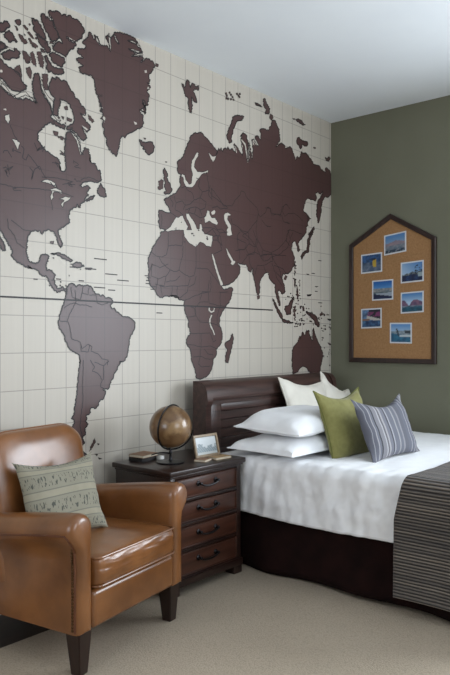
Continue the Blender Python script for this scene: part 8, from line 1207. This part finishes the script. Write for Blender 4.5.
# meridian ring around the ball, tilted on the stand
bm = bmesh.new()
vd = Vector((0.60, -0.80, 0)).normalized()          # towards the room
ax = Vector((0.93, 0.20, -0.10)).normalized()
e1 = Vector((0, 0, 1)); e1 = (e1 - ax * e1.dot(ax)).normalized(); e2 = ax.cross(e1)
pts = [Vector((0, 0, GZ)) + (e1 * math.cos(a) + e2 * math.sin(a)) * (GR + 0.005) for a in [2 * PI * i / 64 for i in range(64)]]
tube(bm, pts, 0.0042, 8, closed=True)
obj('meridian_ring', bm, M_metal, gl_)
bm = bmesh.new()
rt = Vector((0.757, 0.653, 0))
pts = [Vector((0, 0, GZ)) + (rt * math.cos(a) + Vector((0, 0, 1)) * math.sin(a)) * (GR + 0.008) for a in [math.radians(-100 + 92 * i / 20) for i in range(21)]]
tube(bm, pts, 0.0045, 8)
pts = [Vector((0.0, 0.0, 0.05)) + Vector((-0.09 * t, -0.06 * t, 0.006 * math.sin(t * 3) - 0.012 * t * t)) for t in [i / 10 for i in range(11)]]
tube(bm, pts, [0.005 - 0.002 * i / 10 for i in range(11)], 8)
obj('cradle_arm', bm, M_metal, gl_)

# ------------------------------------------------------------------ small things on the dresser
M_kraft = simple('brown_leather_cover', rgb(120, 88, 62), rgb(140, 104, 76), rough=0.6, scale=25)
M_black = simple('black_cover', rgb(26, 22, 21), rough=0.6)
M_page = simple('aged_paper', rgb(205, 196, 176), rgb(190, 180, 160), rough=0.9, scale=40, stretch=(1, 1, 12))
M_tan = simple('tan_cover', rgb(150, 120, 84), rgb(166, 136, 98), rough=0.6, scale=25)
def book(label, cx_, cy_, z, w, d, h, rz, cov, group, frac=0.12):
    o = thing('notebook', label, 'book', (cx_, cy_, z), (0, 0, rz), group)
    bm = bmesh.new(); t = h * frac
    box(bm, -w / 2, w / 2, -d / 2, d / 2, 0, t, t * 0.3, 1); box(bm, -w / 2, w / 2, -d / 2, d / 2, h - t, h, t * 0.3, 1)
    box(bm, -w / 2, -w / 2 + t, -d / 2, d / 2, 0, h, t * 0.3, 1); obj('cover', bm, cov, o)
    bm = bmesh.new(); box(bm, -w / 2 + t, w / 2 - t, -d / 2 + t, d / 2 - t, t, h - t); obj('pages', bm, M_page if cov is not M_black else M_black, o)
    return o
book('small black notebook under the brown one at the left rear of the dresser', 0.170, -2.245, ZT, 0.10, 0.125, 0.022, 0.1, M_black, 'small notebooks on the dresser')
book('small brown leather notebook on top of the black one at the left of the globe', 0.172, -2.242, ZT + 0.022, 0.105, 0.13, 0.016, 0.15, M_kraft, 'small notebooks on the dresser')
book('thin brown notebook lying by the left foot of the photo frame', 0.445, -2.045, ZT, 0.07, 0.085, 0.012, 0.3, M_kraft, 'small notebooks on the dresser')
book('thin tan notebook lying in front of the photo frame', 0.462, -1.920, ZT, 0.07, 0.12, 0.013, -0.1, M_tan, 'small notebooks on the dresser')
bm = bmesh.new(); box(bm, 0.225, 0.25, -2.185, -2.155, ZT, ZT + 0.022, 0.003)
tag(obj('small_box', bm, M_white), 'tiny white box beside the stacked notebooks on the dresser', 'box')

pf = thing('photo_frame', 'pale wooden photo frame with a city photograph leaning on its stand on the dresser', 'photo frame', (0.375, -1.930, ZT), (0, 0, math.radians(-3)))
FW, FH, FT = 0.195, 0.130, 0.014
Mr = Matrix.Rotation(math.radians(-14), 4, 'Y')
bm = bmesh.new(); fw = 0.015
for q in ((-FW / 2, FW / 2, 0, fw), (-FW / 2, FW / 2, FH - fw, FH), (-FW / 2, -FW / 2 + fw, fw, FH - fw), (FW / 2 - fw, FW / 2, fw, FH - fw)):
    box(bm, 0, FT, q[0], q[1], q[2], q[3], 0.002, 1)
box(bm, 0, 0.004, -FW / 2 + fw, FW / 2 - fw, fw, FH - fw)
bmesh.ops.transform(bm, matrix=Mr, verts=bm.verts[:]); 
obj('frame', bm, simple('pale_frame_wood', rgb(140, 120, 96), rgb(160, 140, 114), rough=0.4, scale=10, stretch=(1, 8, 8)), pf)
bm = bmesh.new(); loft(bm, [[Vector((-0.002 - 0.0, y, z)) for y, z in ((-0.02, 0.09), (0.02, 0.09), (0.02, 0.085), (-0.02, 0.085))], [Vector((-0.060, y, z)) for y, z in ((-0.025, 0.004), (0.025, 0.004), (0.025, 0.0), (-0.025, 0.0))]])
for v in bm.verts:
    if v.co.z > 0.05: v.co.x = -0.022
obj('easel_back', bm, M_black, pf)

# printed pictures: a small grid mesh coloured point by point
M_print, nt, b = newmat('photo_print')
vc = N(nt, 'ShaderNodeVertexColor'); vc.layer_name = 'Col'
nt.links.new(vc.outputs['Color'], b.inputs['Base Color']); b.inputs['Roughness'].default_value = 0.35
def picture(name, P0, U, V, fn, parent, n=26, thick=None):
    """P0 lower-left corner, U and V edge vectors, fn(u, v) -> sRGB 0..255"""
    bm = bmesh.new(); cl = bm.verts.layers.float_color.new('Col'); g = {}
    for i in range(n + 1):
        for j in range(n + 1):
            v = bm.verts.new(P0 + U * (i / n) + V * (j / n)); c_ = fn(i / n, j / n)
            v[cl] = rgb(*[max(0, min(255, q)) for q in c_]); g[i, j] = v
    for i in range(n):
        for j in range(n): bm.faces.new((g[i, j], g[i + 1, j], g[i + 1, j + 1], g[i, j + 1]))
    return obj(name, bm, M_print, parent, recalc=False)
def mix3(a, b_, t):
    t = max(0, min(1, t)); return tuple(a[i] + (b_[i] - a[i]) * t for i in range(3))
def city(u, v):
    c_ = mix3((196, 202, 204), (214, 220, 222), v)
    k = math.floor(u * 9); h = 0.35 + 0.4 * abs(noise.noise(Vector((k * 1.7, 3.1, 0)))) * 2
    if 0.14 < v < h: c_ = mix3((110, 124, 130), (176, 186, 190), 0.5 + 0.5 * math.sin(u * 60 + v * 30))
    if v < 0.14: c_ = (196, 200, 198)
    return c_
P0 = Mr @ Vector((0.0055, -FW / 2 + fw, fw)); U_ = Vector((0, FW - 2 * fw, 0)); V_ = Mr.to_3x3() @ Vector((0, 0, FH - 2 * fw))
picture('photograph', P0, U_, V_, city, pf)

# ------------------------------------------------------------------ cork board on the olive wall (faces -Y)
cb = thing('cork_board', 'house-shaped cork pinboard with a dark wood frame on the olive wall', 'pinboard', (0, 0, 0))
out = [(0.184, 1.153), (0.915, 1.153), (0.915, 2.094), (0.548, 2.306), (0.184, 2.094)]
def offset(poly_, d):
    n = len(poly_); r = []
    for i in range(n):
        p0, p1, p2 = Vector(poly_[i - 1]), Vector(poly_[i]), Vector(poly_[(i + 1) % n])
        a = (p1 - p0).normalized(); b_ = (p2 - p1).normalized()
        n1_, n2_ = Vector((-a.y, a.x)), Vector((-b_.y, b_.x)); k = (n1_ + n2_)
        r.append(tuple(p1 + k * (d / (1 + n1_.dot(n2_)))))
    return r
inn = offset(out, 0.036)
bm = bmesh.new()
n = 5
A = [(p, y) for p in (out,) for y in (0,)]
lay = [(out, -0.001), (out, -0.024), (offset(out, 0.005), -0.028), (offset(out, 0.031), -0.026), (inn, -0.022), (inn, -0.006)]
vs = [[bm.verts.new((p[0], y, p[1])) for p in ring] for ring, y in lay]
for a, b_ in zip(vs[:-1], vs[1:]):
    for i in range(n): bm.faces.new((a[i], a[(i + 1) % n], b_[(i + 1) % n], b_[i]))
for i in range(n): bm.faces.new((vs[-1][i], vs[-1][(i + 1) % n], vs[0][(i + 1) % n], vs[0][i]))
obj('frame', bm, M_darkv, cb, smooth=False)
M_cork, nt, b = newmat('cork')
vo = N(nt, 'ShaderNodeTexVoronoi', Scale=160.0); nt.links.new(coords(nt), vo.inputs['Vector'])
nz = N(nt, 'ShaderNodeTexNoise', Scale=70.0, Detail=5.0); nt.links.new(coords(nt), nz.inputs['Vector'])
c = mixc(nt, nz.outputs['Fac'], rgb(140, 102, 64), rgb(182, 140, 96))
nt.links.new(mixc(nt, mathn(nt, 'MULTIPLY', vo.outputs['Distance'], 0.35), c, rgb(110, 76, 46)), b.inputs['Base Color']); b.inputs['Roughness'].default_value = 0.95
bm = bmesh.new()
loft(bm, [[Vector((p[0], y, p[1])) for p in offset(out, 0.03)] for y in (-0.004, -0.012)])
obj('cork_panel', bm, M_cork, cb, smooth=False)

M_border2 = simple('photo_white_border', rgb(206, 208, 212), rough=0.4)
def nz2(u, v, k, s=5): return noise.fractal(Vector((u * s, v * s, k)), 1.0, 2.0, 4)
def ph1(u, v):   # hazy beach, pink hills
    c_ = mix3((126, 150, 178), (74, 122, 172), (v - .5) * 2.2)
    if v < .56 + .10 * math.exp(-((u - .55) / .25) ** 2): c_ = mix3((140, 124, 132), (120, 116, 128), nz2(u, v, 1) + .5)
    if v < .40: c_ = mix3((88, 104, 118), (130, 132, 138), nz2(u, v, 2, 7) + .5)
    if v < .18 and nz2(u, v, 3) > -.1: c_ = (46, 62, 78)
    return c_
def ph2(u, v):   # blue scene with a yellow figure
    c_ = mix3((24, 34, 50), (52, 90, 138), nz2(u, v, 4) + .6 + v * .3)
    if v < .55: c_ = mix3((96, 108, 126), (52, 70, 92), nz2(u, v, 5) + .5)
    if v < .35: c_ = mix3((110, 120, 136), (70, 88, 112), nz2(u, v, 6) + .5 + (.3 - v))
    if .18 < (.95 - v) and abs(u - .66) < .09 * (1.25 - abs(v - .48) * 2) and .26 < v < .72: c_ = (176, 150, 60)
    if abs(u - .66) < .07 and .66 < v < .74: c_ = (40, 38, 44)
    return c_
def ph3(u, v):   # pale sky, cypress and dark water
    c_ = mix3((168, 190, 212), (70, 118, 172), (u * .6 + v * .6) - .2)
    h = .40 + .12 * u + .10 * nz2(u, 0, 7)
    if v < h: c_ = mix3((120, 124, 122), (40, 50, 60), nz2(u, v, 8, 8) + .5)
    if v < .36 - .1 * abs(u - .5): c_ = mix3((14, 30, 62), (30, 58, 98), nz2(u, v, 9) + .4)
    if u > .62 and v > .4 and v < .88 and nz2(u, v, 10, 7) > .02: c_ = (26, 40, 56)
    if u > .8 and .2 < v < .45: c_ = (140, 156, 160)
    return c_
def ph4(u, v):   # blue sky above a white quay
    c_ = mix3((96, 148, 196), (22, 82, 152), (v - .5) * 2)
    if v < .58: c_ = mix3((150, 144, 140), (92, 108, 118), nz2(u, v, 11, 8) + .5)
    if v < .42: c_ = mix3((104, 114, 112), (60, 78, 88), nz2(u, v, 12, 6) + .5)
    if v < .30 + .06 * u: c_ = (146, 156, 168)
    if v < .30 - .18 * u: c_ = (16, 28, 60)
    if v < .08: c_ = (18, 34, 72)
    return c_
def ph5(u, v):   # purple mountains over a lake
    c_ = mix3((170, 194, 216), (76, 124, 176), (v - .5) * 2.2)
    h = .5 + .14 * abs(math.sin(u * 5.0 + 1.3)) - .18 * math.exp(-((u - .33) / .12) ** 2)
    if v < h: c_ = mix3((84, 66, 96), (122, 90, 110), nz2(u, v, 13, 6) + .5)
    if v < .34: c_ = mix3((120, 130, 146), (50, 74, 88), (.34 - v) * 8 + nz2(u, v, 14))
    if v < .24: c_ = mix3((16, 62, 82), (28, 90, 110), nz2(u, v, 15) + .5)
    return c_
def ph6(u, v):   # magenta blossom over dark roofs and sea
    c_ = mix3((52, 70, 96), (96, 128, 166), nz2(u, v, 16) + .6)
    if u > .35 and v > .45: c_ = mix3((22, 22, 34), (40, 44, 60), nz2(u, v, 17) + .5)
    if u > .3 and .60 < v < .86 and nz2(u, v, 18) > -.15: c_ = (112, 46, 92)
    if abs(v - (.56 - .3 * (u - .3))) < .09 and u > .25: c_ = (176, 172, 166)
    if v < .38: c_ = mix3((20, 46, 84), (70, 110, 144), nz2(u, v, 19) + .35)
    if .38 < v < .48 and u < .4: c_ = (120, 92, 80)
    return c_
def ph7(u, v):   # boats on teal water
    c_ = mix3((162, 186, 208), (84, 134, 190), (v - .5) * 2)
    if v < .60 + .08 * u: c_ = mix3((150, 160, 168), (96, 116, 128), nz2(u, v, 20, 7) + .5)
    if u > .7 and .48 < v < .64: c_ = (44, 54, 64)
    if v < .44 - .1 * (u - .4): c_ = mix3((20, 74, 104), (40, 108, 138), nz2(u, v, 21) + .5)
    if abs(u - .32 - .25 * (.62 - v)) < .035 and .34 < v < .74: c_ = (40, 50, 60)
    if v < .4 and u > .45 and v > .28: c_ = (178, 188, 192)
    return c_
photos = [
 (0.491, 0.676, 2.142, 2.162, 0.156, ph1, 'square photo of a hazy beach under blue sky, topmost on the cork board'),
 (0.289, 0.474, 2.008, 2.016, 0.152, ph2, 'square photo with a small yellow figure on dark blue, pinned at the upper left'),
 (0.631, 0.817, 1.921, 1.930, 0.158, ph3, 'square photo of dark trees and navy water under pale sky, pinned at the upper right'),
 (0.387, 0.568, 1.797, 1.801, 0.158, ph4, 'square photo of a white quay under deep blue sky, in the middle of the board'),
 (0.631, 0.817, 1.692, 1.700, 0.160, ph5, 'square photo of purple mountains behind a teal lake, pinned at the right'),
 (0.289, 0.470, 1.577, 1.582, 0.156, ph6, 'square photo with magenta blossom above blue water, pinned at the lower left'),
 (0.540, 0.722, 1.464, 1.462, 0.158, ph7, 'square photo of pale boats on teal water, lowest on the cork board'),
]
for xa, xb, za, zb2, h, fn, lab in photos:
    o = thing('pinned_photo', lab, 'photo', (xa, -0.0125, za - h), group='snapshots on the cork board')
    sl = (zb2 - za)
    bm = bmesh.new()
    box(bm, 0, xb - xa, -0.0015, 0.0, 0, h)
    for v in bm.verts: v.co.z += sl * v.co.x / (xb - xa)
    obj('print_border', bm, M_border2, o, smooth=False)
    bd = 0.0105; w = xb - xa
    picture('picture', Vector((bd, -0.0018, bd + sl * bd / w)), Vector((w - 2 * bd, 0, sl * (w - 2 * bd) / w)), Vector((0, 0, h - 2 * bd)), fn, o)
